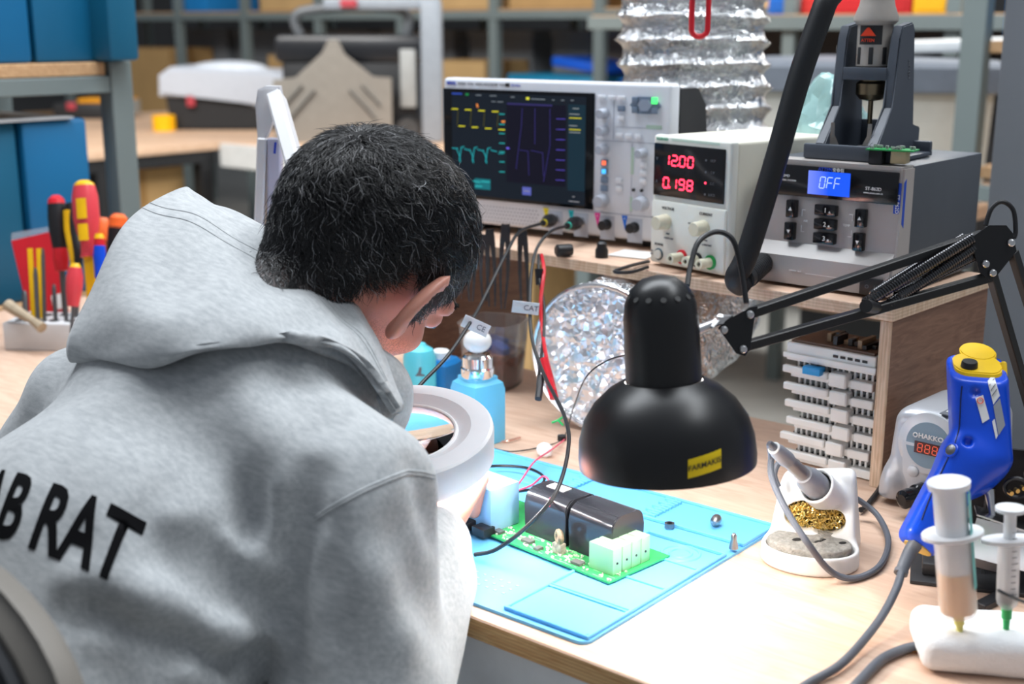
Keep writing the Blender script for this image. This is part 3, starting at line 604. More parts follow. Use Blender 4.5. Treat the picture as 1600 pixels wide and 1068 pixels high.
# ------------------------------------------------------------------ right hand rack, lidded tote, small bins
r2 = thing('right_rack', 'grey steel rack behind the rework station with small coloured bins', 'rack', (-1.6, 4.6, 0))
wp('beam', (-3.2, 4.35, 1.335), (-1.30, 4.375, 1.385), rk_m, r2); wp('shelf_board', (-3.2, 4.376, 1.365), (-1.30, 4.85, 1.39), chip, r2)
for x in (-2.33, -1.72): wp('post', (x, 4.38, 0), (x+.05, 4.43, 2.2), rk_m, r2)
wp('back_panel', (-3.2, 4.86, .3), (-1.3, 4.88, 1.36), mat('black_back_panel', (.02, .02, .022), .7), r2)
for i, (px, c, lab) in enumerate(((1330, '#c42024', 'red small parts bin on the right rack next to the hose'), (1225, '#1d62b8', 'blue small parts bin on the right rack beside the duct'), (1395, '#b81f22', 'dark red small parts bin on the right rack behind the hot air handle'), (1455, '#e8b010', 'yellow small parts bin on the right rack near the grey post'), (1272, '#c9302a', 'red bin on the right rack, immediately left of the hose'))):
    p = YP(px, 14, 4.42); t = thing('parts_bin', lab, 'bin', (p.x, 4.42, 1.391), 0, 'small bins on the right rack'); m_ = mat('bin'+c, srgb(c), .4)
    MB().prism([(0, 0), (.20, 0), (.20, .12), (.06, .12), (0, .05)], .13, Matrix.Translation((.065, 0, 0)) @ Matrix.Rotation(R(90), 4, 'Z')).build('body', m_, t); MB().span((-.05, -.004, .01), (.05, .0, .035)).build('label_lip', m_, t)
pp = T(1512, 150, 3.15); pt = thing('grey_post', 'thick grey steel post with wooden shelf ends by the column', 'post', (pp.x, pp.y, 0)); wp('post', (pp.x-.03, pp.y, 0), (pp.x+.030, pp.y+.05, 2.4), rk_m, pt)
for z in (1.285, .98): wp('shelf_board', (pp.x+.032, pp.y+.03, z), (pp.x+.5, pp.y+.5, z+.03), chip, pt)
wp('shelf_beam', (pp.x+.032, pp.y+.0, .925), (pp.x+.5, pp.y+.028, .965), rk_m, pt)
binbox(pp.x+.05, pp.y+.06, pp.x+.45, pp.y+.45, 1.316, .3, mat('sky_bin', (0, 0, 0)), 'bright blue bin on the shelf between grey post and column', 'blue bins on the right')
carton('cardboard box on the lower shelf between grey post and column', pp.x+.06, pp.y+.06, 1.011, .35, .35, .14, card, None)
carton('cardboard box far below beside the column', pp.x+.08, pp.y+.2, .0, .4, .4, .72, card2, None)
tt = thing('side_table', 'low table with dark legs carrying the lidded tote', 'table', (-1.7, 3.9, 0)); wp('table_top', (-2.6, 3.5, .81), (-1.29, 4.25, .85), t_top, tt)
for x, y in ((-2.55, 3.55), (-1.36, 3.55), (-2.55, 4.18), (-1.36, 4.18)): wp('leg', (x, y, 0), (x+.05, y+.05, .81), blk_f, tt)
to_ = thing('lidded_tote', 'large cream tote with slate grey lid on the table behind the rework station', 'tote', (-1.70, 3.78, .851), 25)
MB().lathe([(.30, 0), (.33, .01), (.345, .33), (.35, .34)], n=40, sq=.85).build('body', mat('cream_tote', srgb('#cfcdc4'), .5, var=.03), to_); MB().lathe([(.365, .315), (.372, .32), (.372, .385), (.355, .40), (.05, .412)], n=40, sq=.85).build('lid', mat('slate_lid', srgb('#6d747e'), .45), to_)
single('foam_sheet', MB().box(Vector((-1.55, 3.95, 1.29)), (.62, .34, .035), Euler((0, R(-2), R(25))), .01), mat('pale_foam_sheet', (.66, .68, .68), .7), 'pale foam sheet lying on the slate lid of the tote', 'sheet')
# ------------------------------------------------------------------ dark crate and low table beneath the shelf line
for i, (px, w) in enumerate(((835, .44),)):
    p = Z(px, 530, 0); t = thing('floor_crate', 'black crate on the floor seen under the raised shelf', 'crate', p, 30); MB().span((-w/2, 0, 0), (w/2, .45, .46), .01).build('body', blk_f, t); MB().span((-w/2-.01, -.01, .40), (w/2+.01, .46, .47), .008).build('rim', blk_f, t)
p = Z(1255, 646, 0); lt = thing('low_table', 'low wood topped table with black legs seen beside the housing stack', 'table', (p.x, p.y, 0)); c = Vector((p.x, p.y, 0))
wp('table_top', c+Vector((-.03, -.03, .39)), c+Vector((.62, .5, .43)), t_top, lt); wp('rail', c+Vector((-.02, -.02, .31)), c+Vector((.60, .0, .39)), blk_f, lt)
for dx, dy in ((0, 0), (.55, 0), (0, .43), (.55, .43)): wpart('leg', MB().bar(c+Vector((dx, dy, .045)), c+Vector((dx, dy, .39)), .045, up=(1, 0, 0)), blk_f, lt); wpart('caster', MB().lathe([(.03, -.012), (.034, 0), (.03, .012)], c+Vector((dx, dy, .034)), (1, .3, 0), 18), mat('green_grey_caster', srgb('#5f6f68'), .5), lt)
# ------------------------------------------------------------------ hot air handle holder on the station
TZ = SZ+.1455
hd = thing('handle_holder', 'slate grey stand with two tall cheeks standing on the rework station', 'holder', (-.640, 1.405, TZ), 2)
hm = mat('slate_holder', srgb('#454b55'), .45, var=.03)
tray = MB()
tray.span((-.050, -.045, 0), (.058, -.037, .017), .002); tray.span((-.050, -.038, 0), (.058, .075, .005), .001); tray.span((-.050, .067, 0), (.058, .075, .017), .002)
tray.build('tray', hm, hd)
side = [(-.042, 0), (-.042, .018), (-.004, .058), (.004, .135), (.010, .148), (.040, .152), (.046, .145), (.060, .035), (.085, .032), (.085, 0)]
for x in (-.037, .0255): MB().prism(side, .012, Matrix.Translation((x+.012, 0, 0)) @ Matrix.Rotation(R(90), 4, 'Z'), .0015).build('cheek', hm, hd)
MB().span((-.026, -.002, .088), (.026, .044, .102), .001).build('cross_bar', hm, hd)
MB().span((-.0255, .060, 0), (.026, .068, .040), .001).build('back_wall', hm, hd)
text('label', 'ATTEN', .007, ink_g, hd, (.0378, .035, .10), Matrix.Rotation(R(90), 4, 'Z') @ FACE @ Matrix.Rotation(R(-80), 4, 'Z'))
fork = [(-.024, 0), (-.024, .036), (-.0195, .036), (-.019, .022)]+[(-.0165*math.cos(a), .020-.0155*math.sin(a)) for a in [R(15*k) for k in range(1, 12)]]+[(.019, .022), (.0195, .036), (.024, .036), (.024, 0)]
fk = MB().prism(fork, .0012, Matrix.Translation((-.010, -.018, TZ+.005)) @ Matrix.Identity(4), 0)
fk = single('nozzle_puller', fk, mat('warm_steel', (.45, .42, .38), .35, 1.), 'small steel fork standing in the tray of the slate holder', 'tool'); fk.location = (-.637, 1.3715, TZ+.0052); fk.rotation_euler = (0, 0, R(4))
nz = MB().lathe([(.0042, 0), (.0042, .022), (.0065, .028), (.0065, .046), (.0052, .046), (.0050, .03)], (0, 0, 0), (.72, -.68, .12), 20, False)
nz = single('spare_nozzle', nz, steel, 'steel tube nozzle lying in the tray of the slate holder', 'nozzle'); nz.location = (-.622, 1.383, TZ+.0060)
# hot air handle, hung nose down between the cheeks
hh = thing('hot_air_handle', 'taupe hot air handle with bronze nozzle hanging nose down in its holder', 'hot air gun', (-.640, 1.426, TZ+.0375), 2)
MB().lathe([(.0028, 0), (.0030, .026)], (0, 0, 0), n=14).build('nozzle_tip', mat('bronze_metal', (.28, .22, .14), .35, 1.), hh)
MB().lathe([(.004, .026), (.013, .028), (.0178, .034), (.0180, .046), (.0145, .049), (.0140, .075)], n=24).build('nozzle', mat('bronze_metal', (0, 0, 0)), hh)
MB().lathe([(.017, .064), (.0200, .066), (.0200, .114)], n=28).build('guard', mat('taupe_handle', srgb('#a09a94'), .45), hh)
for k in range(8):
    a = R(45*k+12); MB().box((.0199*math.cos(a), .0199*math.sin(a), .0775), (.0014, .0052, .019), Euler((0, 0, a)), .0006).build('guard_slot', ink_k, hh)
lb = MB(); n = 14
for i in range(n):
    pass
lb.lathe([(.0202, .090), (.0202, .1110)], n=32, cap=False)
for f in [f for f in lb.bm.faces if math.atan2(f.calc_center_median().y, f.calc_center_median().x) > R(-50) or math.atan2(f.calc_center_median().y, f.calc_center_median().x) < R(-128)]: lb.bm.faces.remove(f)
lbo = lb.build('label', ink_k, hh)
MB().prism([(-.009, 0), (.009, 0), (.002, .0085), (0, .0095), (-.002, .0085)], .0006, Matrix.Translation((0, -.0208, .0995))).build('label_mark', mat('orange_red_print', srgb('#e2401f'), .5, var=0), lbo)
text('maker_name', 'ATTEN', .0050, mat('orange_red_print', (0, 0, 0)), lbo, (0, -.0207, .0945))
MB().lathe([(.0210, .112), (.0250, .116), (.0250, .120), (.0200, .133), (.0178, .146), (.0172, .235), (.0140, .245)], n=28).build('grip', mat('taupe_handle', (0, 0, 0)), hh)
hose_pts = [(-.640, 1.426, TZ+.275), (-.63, 1.42, 1.62), (-.60, 1.36, 1.74), (-.585, 1.27, 1.70), T(1316, -70, 1.37), T(1288, 10, 1.375), T(1250, 118, 1.385), T(1208, 265, 1.40), T(1168, 395, 1.415), T(1150, 434, 1.42), T(1160, 446, 1.43)]
wpart('hose', MB().tube(hose_pts, .0128, 16, sub=8), dark_rub, hh)
p0 = Vector((-.7165, 1.331, SZ+.0245)); p1 = T(1163, 437, 1.425)
rib = MB(); rib.cyl(p0, p1, .0118, .0118, 20)
for k in range(11): rib.torus(p0.lerp(p1, .12+.07*k), p1-p0, .0116, .0012, 20, 6)
wpart('strain_relief', rib, dark_rub, hh)
# small board lying on the corner of the station
pb = thing('small_circuit_board', 'tiny green circuit board with two plugs on the corner of the rework station', 'circuit board', (-.580, 1.356, TZ), 8)
pcb_g = mat('green_solder_mask', srgb('#2f9a52'), .35, var=.12, scale=120)
MB().span((-.026, -.012, .0155), (.026, .014, .0170)).build('board', pcb_g, pb)
MB().span((-.023, -.010, 0), (-.008, .006, .0155), .001).build('plug', black_pl, pb); MB().span((.001, -.010, .002), (.018, .008, .0155), .001).build('plug', mat('beige_plug', srgb('#b3a583'), .5), pb)
b = MB(); random.seed(3)
for i in range(26): b.box((random.uniform(-.023, .023), random.uniform(-.009, .011), .0183), (random.uniform(.001, .005), random.uniform(.001, .003), random.uniform(.002, .005)))
q = b.build('surface_parts', mat('mixed_chip', (.35, .35, .34), .4, var=.9, scale=300), pb); q['kind'] = 'stuff'
# ------------------------------------------------------------------ things lying on the raised shelf
for (px, py, lab) in ((893, 400, 'black socket dust cover lying on its side below the oscilloscope'), (940, 402, 'black socket dust cover standing upright below the oscilloscope')):
    p = Z(px, py, SZ)
    if px < 900: b = MB().lathe([(.0075, 0), (.0082, .004), (.0082, .02), (.006, .022)], p+Vector((0, 0, .0084)), (-.5, -.8, 0), 18)
    else: b = MB().lathe([(.0085, 0), (.0085, .010), (.0065, .014), (.0065, .0185), (.004, .021)], p, (0, 0, 1), 18)
    single('dust_cover', b, black_pl, lab, 'cover', 'dust covers on the shelf')
p = Z(985, 400, SZ)
b = MB(); b.box(p+Vector((.0, .01, .0012)), (.055, .05, .0012), Euler((0, 0, R(8)))); single('paper_card', b, white_pl, 'thin white card under the corner of the oscilloscope', 'card')
b = MB().tube([Z(1012, 417, SZ+.003), Z(985, 425, SZ+.003), Z(960, 424, SZ+.004), Z(985, 415, SZ+.004), Z(1014, 408, SZ+.003)], .0022, 8)
single('cable_tie', b, black_pl, 'short black cable tail on the shelf left of the power supply', 'cable')
# clear plastic bag behind the station
def crumple(name, o, r, m, label, cat, amp=.25, seed=1, sub=4):
    bm = bmesh.new(); bmesh.ops.create_icosphere(bm, subdivisions=sub, radius=1); rnd = np.random.RandomState(seed); W = rnd.normal(size=(10, 3))*3; ph = rnd.rand(10)*6
    for v in bm.verts:
        c = np.array(v.co); d = sum(abs(math.sin(float(w @ c)+q)) for w, q in zip(W, ph))/10
        v.co = Vector((c[0]*r[0], c[1]*r[1], c[2]*r[2]))*(1-amp+amp*2*d)
        v.co.z = max(v.co.z, -r[2]*.85)
    mb = MB(); mb.bm.free(); mb.bm = bm; ob = mb.build(name, m, ang=12); zmin = min(v.co.z for v in ob.data.vertices); ob.location = Vector(o)-Vector((0, 0, zmin)); return tag(ob, label, cat)
bag_m = mat('clear_green_film', (.45, .72, .72), .12, var=.2, scale=25, trans=.45, alpha=.85)
bp_ = T(1274, 200, 1.62); crumple('plastic_bag', (bp_.x+.004, bp_.y+.03, SZ+.002), (.060, .045, .118), bag_m, 'crumpled clear green plastic bag between power supply and rework station', 'bag', .26, 5)
# ------------------------------------------------------------------ aluminium duct and red hook
def foil_mat(name, pat=38, strength=1.0, warm=0):
    m, nt, b = nodes_of(name); N, L = nt.nodes, nt.links
    tc = N.new('ShaderNodeTexCoord'); b.inputs['Metallic'].default_value = 1; b.inputs['Base Color'].default_value = (.86, .87, .88, 1); b.inputs['Roughness'].default_value = .17
    v = N.new('ShaderNodeTexVoronoi'); v.inputs['Scale'].default_value = pat; n = N.new('ShaderNodeTexNoise'); n.inputs['Scale'].default_value = pat*.8; n.inputs['Detail'].default_value = 3; n.inputs['Distortion'].default_value = 1
    L.new(tc.outputs['Object'], n.inputs[0]); mx = N.new('ShaderNodeMix'); mx.data_type = 'VECTOR'; mx.inputs[0].default_value = .12; L.new(tc.outputs['Object'], mx.inputs[4]); L.new(n.outputs['Color'], mx.inputs[5]); L.new(mx.outputs[1], v.inputs[0])
    ad = N.new('ShaderNodeMath'); ad.operation = 'ADD'; L.new(v.outputs[0], ad.inputs[0]); L.new(n.outputs[0], ad.inputs[1])
    bp = N.new('ShaderNodeBump'); bp.inputs['Strength'].default_value = strength; bp.inputs['Distance'].default_value = .012; L.new(ad.outputs[0], bp.inputs['Height']); L.new(bp.outputs[0], b.inputs['Normal'])
    MATS[name] = m; return m
foil = foil_mat('crinkled_aluminium', 60, .45)
duct = thing('aluminium_duct', 'crinkled aluminium extraction duct dropping behind the instruments and opening under the shelf', 'duct', (-.90, 1.27, BZ))
axis = catmull([Vector((-1.085, 1.725, 2.3)), Vector((-1.080, 1.725, 1.8)), Vector((-1.070, 1.725, 1.35)), Vector((-1.045, 1.72, 1.14)), Vector((-1.015, 1.695, 1.025)), Vector((-.985, 1.635, .962)), Vector((-.955, 1.55, .945)), Vector((-.93, 1.42, .945)), Vector((-.903, 1.262, .947))], 40)
cum = [0]
for a, b_ in zip(axis[:-1], axis[1:]): cum.append(cum[-1]+(b_-a).length)
Ltot = cum[-1]; NS = int(Ltot/.0042); NK = 96; rs = np.random.RandomState(4)
mb = MB(); rings = []; prev = None; ca = np.array(cum); AX = np.array(axis); jit = rs.normal(size=(NS, NK))
for _ in range(1): jit = (jit+np.roll(jit, 1, 1)+np.roll(jit, -1, 1))/2
pts = np.stack([np.interp(np.linspace(0, Ltot, NS), ca, AX[:, k]) for k in range(3)], 1)
for i in range(NS):
    p = Vector(pts[i]); d = (Vector(pts[min(i+3, NS-1)])-Vector(pts[max(i-3, 0)])).normalized()
    u = Vector((1, 0, 0)) if prev is None else prev; u = (u-d*u.dot(d)).normalized(); prev = u; w = d.cross(u); sdist = Ltot*i/(NS-1); ring = []
    for k in range(NK):
        a = 2*math.pi*k/NK; ph = (sdist/.035+a/(2*math.pi)) % 1.0; rid = abs(ph-.5)*2      # spiral wire rib
        gq = 1+.27*min(1, max(0, (Ltot-sdist-.42)/.28)); r = .0835*gq+.0125*(max(0, rid-.15)/.85)**1.8+.0008*jit[i, k]+.0016*math.sin(5*a+i*.7)*(1-rid)
        ring.append(mb.bm.verts.new(p+(u*math.cos(a)+w*math.sin(a))*r))
    rings.append(ring)
for i in range(NS-1):
    for k in range(NK): mb.bm.faces.new((rings[i][k], rings[i][(k+1) % NK], rings[i+1][(k+1) % NK], rings[i+1][k]))
wpart('corrugated_tube', mb, foil, duct, ang=60)
pm = Vector(pts[-1]); dm_ = (Vector(pts[-1])-Vector(pts[-6])).normalized()
wpart('mouth_rim', MB().torus(pm, dm_, .0925, .0032, 48, 8), mat('bright_foil_rim', (.75, .75, .76), .25, 1.), duct)
mb = MB(); u = prev; w = dm_.cross(u); rs2 = np.random.RandomState(9)
from mathutils.geometry import delaunay_2d_cdt
P2 = [Vector((.092*math.cos(2*math.pi*k/90), .092*math.sin(2*math.pi*k/90))) for k in range(90)]
while len(P2) < 2300:
    q_ = rs2.uniform(-.091, .091, 2)
    if np.hypot(*q_) < .0905: P2.append(Vector(q_))
V2, _, F2, _, _, _ = delaunay_2d_cdt(P2, [], [], 0, 1e-6)
vs_ = [mb.bm.verts.new(pm-dm_*(.006+(.0009*rs2.normal()+.0022*math.sin(150*p.x+40*p.y)*math.sin(130*p.y-60*p.x+2) if p.length < .0915 else 0))+u*p.x+w*p.y) for p in V2]
for f_ in F2: mb.bm.faces.new([vs_[k] for k in f_])
wpart('foil_cover', mb, mat('crumpled_foil_cover', (.92, .93, .95), .32, 1., var=.04, scale=60), duct, ang=12)
hk = thing('red_chain_link', 'red plastic chain link hanging in front of the aluminium duct', 'chain', T(1094, 60, 1.62))
def link(c, L_, W_, ax):
    P = []
    for k in range(24):
        a = 2*math.pi*k/24; x = W_*math.cos(a); z = (L_-W_)*(1 if math.sin(a) > 0 else -1)*(1 if abs(math.sin(a)) > 1e-6 else 0)+W_*math.sin(a); P.append(c+ax*x+Vector((0, 0, z)))
    return MB().tube(P, .0036, 10, True, False)
c0 = T(1094, 18, 1.62)
for i in range(4): wpart('link', link(c0+Vector((0, 0, .052*i)), .031, .0105, CAMR if i % 2 == 0 else CAMF), red_pl, hk)
# ------------------------------------------------------------------ black tweezers hung on the shelf edge
for i, (px, y0, y1, lean) in enumerate(((736, 352, 470, 0), (765, 358, 478, 1), (790, 350, 482, -1), (816, 356, 486, 1), (757, 366, 470, 0))):
    tp = YP(px, y0, 1.308+.012*i*0); bt = YP(px+lean*4, y1, 1.305); ax = (bt-tp); s_ = CAMR
    b = MB()
    for sd in (-1, 1):
        q = [tp+s_*sd*.0008, tp+ax*.2+s_*sd*.0035, tp+ax*.55+s_*sd*.0050, tp+ax+s_*sd*.0045*(.9 if i % 2 else .5)]
        cq = catmull(q, 5)
        for a, c, wv in zip(cq[:-1], cq[1:], np.linspace(.0095, .0022, len(cq)-1)): b.bar(a, c+(c-a)*.05, wv, .0018, up=CAMF)
    o = b
    single('tweezers', o, black_pl, ['black tweezers hanging from the shelf edge, leftmost of the row by the head', 'black tweezers hanging from the shelf edge, third of the row from the head', 'black tweezers hanging from the shelf edge, second from the right of the row', 'black tweezers hanging from the shelf edge, last of the row beside the probe cable', 'black tweezers hanging from the shelf edge, second of the row from the head'][i], 'tweezers', 'tweezers hanging from the shelf edge')
# ------------------------------------------------------------------ probe leads
wire_k = mat('black_cable', (.012, .012, .013), .45, var=0)
OM = Matrix.Translation((-.918, 1.434, SZ)) @ Matrix.Rotation(R(4), 4, 'Z')
def probe(i, x, col, pts, label, flag):
    a = OM @ Vector((x, -.012, .029)); P = [a, a+Vector((0, -.020, -.003))]
    t = thing('probe_lead', label, 'probe cable', a, 0, 'oscilloscope probe leads')
    e = pts[0]; d = (e-a).normalized()
    wpart('plug', MB().lathe([(.0092, 0), (.0095, .016), (.0082, .022), (.0050, .040), (.0034, .050)], a, d, 20), black_pl, t)
    wpart('colour_ring', MB().lathe([(.0052, .0395), (.0052, .043)], a, d, 16), mat(col[0], srgb(col[1]), .4), t)
    wpart('cable', MB().tube([a+d*.046]+pts, .0021, 8, sub=10), wire_k, t)
    f, up, s = flag; p = Vector(f); n = CAMF*-1
    fl = MB(); xa = (CAMR*up[0]+Vector((0, 0, up[1]))).normalized(); ya = n.cross(xa)
    M = Matrix((xa, -n, ya)).transposed().to_4x4(); M.translation = p
    fb = MB().box((.0155, -.0004, 0), (.032, .0008, .0145)); fb.bm.transform(M); fo = wpart('cable_flag', fb, white_pl, t)
    tx = text('flag_print', s, .009, ink_g, None, (.022, -.0010, 0), M @ FACE if False else FACE); tx.data.transform(M); tx.parent = fo; tx.matrix_parent_inverse = (fo.parent.matrix_basis @ fo.matrix_parent_inverse).inverted()
    return t
probe(0, -.1785, ('yellow_ring', '#e6d41c'), [T(812, 362, 1.64), T(790, 398, 1.58), T(754, 470, 1.50), T(737, 500, 1.46), T(700, 555, 1.40), T(655, 603, 1.36), T(630, 640, 1.33)], 'black probe lead with yellow ring running down past the face', (T(724, 500, 1.455), (.85, -.40), 'CE'))
pl2 = probe(1, -.136, ('teal_ring', '#35c7b0'), [T(860, 362, 1.66), T(838, 390, 1.62), T(829, 440, 1.57), T(830, 520, 1.50), T(848, 580, 1.44), T(882, 650, 1.34), T(888, 700, 1.27), T(868, 770, 1.20), T(820, 825, 1.195), T(775, 858, 1.21), T(742, 866, 1.225)], 'black probe lead with teal ring looping down onto the circuit board', (T(801, 478, 1.52), (.97, -.12), 'CAT'))
rc = thing('test_lead_pair', 'red and black test leads hanging from the shelf edge by the duct mouth', 'test lead', T(845, 400, 1.62))
wpart('red_lead', MB().tube([T(846, 398, 1.63), T(850, 425, 1.6), T(845, 470, 1.58), T(848, 520, 1.56), T(856, 570, 1.5), T(866, 610, 1.48)], .0024, 8, sub=8), red_pl, rc)
wpart('red_sleeve', MB().tube([T(850, 560, 1.5), T(858, 590, 1.49), T(866, 622, 1.48)], .0052, 10), red_pl, rc)
wpart('black_lead', MB().tube([T(842, 398, 1.63), T(842, 430, 1.6), T(850, 480, 1.58), T(849, 530, 1.55), T(842, 585, 1.5), T(840, 620, 1.48)], .0020, 8, sub=8), wire_k, rc)
wpart('clip', MB().cyl(T(842, 420, 1.6), T(842, 445, 1.6), .0055, .004), black_pl, rc)
wpart('clip', MB().cyl(T(846, 588, 1.5), T(841, 623, 1.48), .0042, .0042), black_pl, rc)
def decal(name, obj_list, o, ax, ay, d, w, h, m, parent, nx=10, ny=6, off=.0006, pts=None):
    """thin flat sheet laid onto a surface: plane frame o/ax/ay pushed along d onto the mesh"""
    bv = []
    for ob in obj_list:
        me = ob.data; bv.append(BVHTree.FromPolygons([ob_world(ob) @ v.co for v in me.vertices], [p.vertices[:] for p in me.polygons]))
    mb = MB(); ax = Vector(ax).normalized(); ay = Vector(ay); d = Vector(d).normalized(); g = []
    for j in range(ny+1):
        row = []
        for i in range(nx+1):
            p = Vector(o)+ax*(w*(i/nx-.5))+ay*(h*(j/ny-.5)); best = None
            for b in bv:
                hit = b.ray_cast(p-d*.06, d, .2)
                if hit[0] is not None and (best is None or hit[3] < best[1]): best = (hit[0], hit[3])
            row.append(mb.bm.verts.new((best[0] if best else p)-d*off))
        g.append(row)
    for j in range(ny):
        for i in range(nx): mb.bm.faces.new((g[j][i], g[j][i+1], g[j+1][i+1], g[j+1][i]))
    return wpart(name, mb, m, parent, recalc=False)
def ob_world(ob):
    M = ob.matrix_parent_inverse @ ob.matrix_basis; q = ob.parent
    while q: M = q.matrix_basis @ M; M = q.matrix_parent_inverse @ M if q.parent else M; q = q.parent
    return M
# ------------------------------------------------------------------ black desk lamp
LC = T(1043, 723, 1.10); LA = (T(1031, 461, 1.072)-LC).normalized()
lamp = thing('desk_lamp', 'black spring arm desk lamp with round shade and yellow name tag over the mat', 'lamp', Z(1610, 790, BZ))
wpart('shade', MB().lathe([(.0740, .001), (.0757, 0), (.0762, .008), (.0748, .024), (.0700, .040), (.0610, .054), (.0480, .066), (.0340, .074), (.0335, .0735), (.0470, .0645), (.0598, .0525), (.0685, .039), (.0733, .024), (.0747, .008), (.0740, .001)], LC, LA, 56, False), black_mt, lamp)
wpart('shade_lining', MB().lathe([(.0738, .0015), (.0742, .008), (.0728, .024), (.0680, .0385), (.0593, .0520), (.0465, .0637), (.0330, .0725)], LC, LA, 40, False), mat('white_lining', (.85, .85, .84), .35, var=0), lamp)
cap = wpart('lamp_cap', MB().lathe([(.0290, .060), (.0322, .062), (.0325, .066), (.0318, .125), (.0300, .140), (.0245, .152), (.0150, .160), (.004, .163)], LC, LA, 40), black_mt, lamp)
u = LA.orthogonal().normalized(); toc = (-CAMF-LA*(-CAMF).dot(LA)).normalized(); tor = LA.cross(toc)*-1
for k in range(-3, 4):
    a = .45*k; d = toc*math.cos(a)+tor*math.sin(a); MB_ = MB().lathe([(.0026, -.001), (.0026, .0006)], LC+LA*.146+d*.0272, (d+LA*.75), 10); wpart('vent_hole', MB_, mat('vent_dark_grey', (.03, .03, .03), .6, var=0), lamp)  # dark grey discs for the vent holes of the cap
MB_ = MB().lathe([(.010, .058), (.0125, .050), (.022, .030), (.0235, .022), (.020, .012), (.010, .006), (.002, .0045)], LC, LA, 24)
wpart('bulb', MB_, mat('lamp_bulb', (1, 1, 1), .3, var=0, emit=(1, .93, .86), estr=115), lamp)
tagc = T(1100, 722, 1.03)
tg = decal('name_tag', [bpy.data.objects['shade']], tagc, CAMR*.97+Vector((0, 0, .20)), Vector((0, 0, 1)), CAMF, .0285, .0152, mat('yellow_tape', srgb('#e6c90a'), .45, var=.04), lamp)
def surf_text(name, s, size, m, parent, ob, o, ax, ay, d, sx=1., bold=0., off=.0010, sub=0, align='CENTER'):
    t = text(name, s, size, m, None, (0, 0, 0), Matrix(), sx, align, bold, 0)
    bm = bmesh.new(); bm.from_mesh(t.data)
    if sub:
        bmesh.ops.triangulate(bm, faces=bm.faces[:])
        for _ in range(6):
            es = [e for e in bm.edges if e.calc_length() > sub]
            if not es: break
            bmesh.ops.subdivide_edges(bm, edges=es, cuts=1)
            bmesh.ops.triangulate(bm, faces=bm.faces[:])
    bv = [BVHTree.FromPolygons([ob_world(q) @ v.co for v in q.data.vertices], [p.vertices[:] for p in q.data.polygons]) for q in ob]
    ax = Vector(ax); ay = Vector(ay); d = Vector(d).normalized()
    for v in bm.verts:
        p = Vector(o)+ax*v.co.x+ay*v.co.y; best = None
        for b in bv:
            h = b.ray_cast(p-d*.15, d, .5)
            if h[0] is not None and (best is None or h[3] < best[1]): best = (h[0], h[3])
        v.co = (best[0] if best else p)-d*off
    bm.to_mesh(t.data); bm.free(); t.parent = parent; t.matrix_parent_inverse = ob_world(parent).inverted(); return t
surf_text('tag_lettering', 'FARMAKIS', .0062, ink_k, tg, [bpy.data.objects['shade']], tagc, (CAMR*.97+Vector((0, 0, .20))).normalized(), Vector((0, 0, 1)), CAMF, 1.0, .0001, .0012, .004)
# arm geometry
A1a, A1b = T(1172, 489, 1.118), T(1536, 366, 1.205); A2a, A2b = T(1162, 541, 1.118), T(1548, 432, 1.205)
def plate(name, pts, ts, th, m=black_mt):
    P = [T(x, y, t) for (x, y), t in zip(pts, ts)]; n = (P[1]-P[0]).cross(P[2]-P[0]).normalized(); b = MB()
    a = [b.bm.verts.new(p+n*th) for p in P]; c = [b.bm.verts.new(p-n*th) for p in P]; k = len(P)
    b.bm.faces.new(a); b.bm.faces.new(c[::-1])
    for i in range(k): b.bm.faces.new((a[i], c[i], c[(i+1) % k], a[(i+1) % k]))
    return wpart(name, b, m, lamp)
pl = [(1122, 512), (1132, 502), (1172, 480), (1184, 478), (1178, 500), (1172, 545), (1164, 556), (1150, 552)]
for dt in (.985, 1.0): plate('joint_plate', pl, [1.112*dt]*8, .0008)
pl = [(1516, 372), (1545, 352), (1572, 352), (1582, 364), (1588, 392), (1556, 432), (1546, 438), (1530, 425)]
for dt in (.99, 1.008): plate('joint_plate', pl, [1.205*dt]*8, .0008)
for a, c in ((A1a, A1b), (A2a, A2b)): wpart('upper_arm', MB().bar(a, c, .0085, .0085, bev=.0008), black_mt, lamp)
J1, J2 = T(1548, 424, 1.205), T(1582, 392, 1.205)
for a, (x, y) in ((J1, (1625, 690)), (J2, (1660, 640))): wpart('lower_arm', MB().bar(a, T(x, y, 1.30), .0085, .0085, bev=.0008), black_mt, lamp)
low1, low2 = T(1625, 690, 1.30), T(1660, 640, 1.30)
bc = Z(1680, 800, BZ)
wpart('lower_arm', MB().bar(low1, bc+Vector((-.012, 0, .05)), .0085, bev=.0008), black_mt, lamp); wpart('lower_arm', MB().bar(low2, bc+Vector((.012, 0, .06)), .0085, bev=.0008), black_mt, lamp)
wpart('base', MB().lathe([(.055, 0), (.055, .012), (.030, .016), (.012, .02), (.012, .06)], bc, (0, 0, 1), 28), black_mt, lamp)
def spring(a, c, r, turns, w=.0011):
    d = c-a; u_ = d.orthogonal().normalized(); w_ = d.normalized().cross(u_); n = int(turns*10); P = []
    for i in range(n+1):
        t = 2*math.pi*turns*i/n; P.append(a+d*(i/n)+(u_*math.cos(t)+w_*math.sin(t))*r)
    return MB().tube(P, w, 4, False, False)
for (x0, y0), (x1, y1), t0, t1 in (((1350, 474), (1520, 372), 1.155, 1.192), ((1388, 476), (1535, 378), 1.168, 1.20), ((1362, 462), (1505, 372), 1.17, 1.205), ((1400, 462), (1545, 388), 1.17, 1.21)):
    wpart('spring', spring(T(x0, y0, t0), T(x1, y1, t1), .0042, 46), mat('dark_spring_steel', (.10, .10, .105), .28, 1.), lamp)
wpart('spring_anchor', MB().cyl(T(1353, 478, 1.14), T(1372, 481, 1.17), .006), black_pl, lamp)
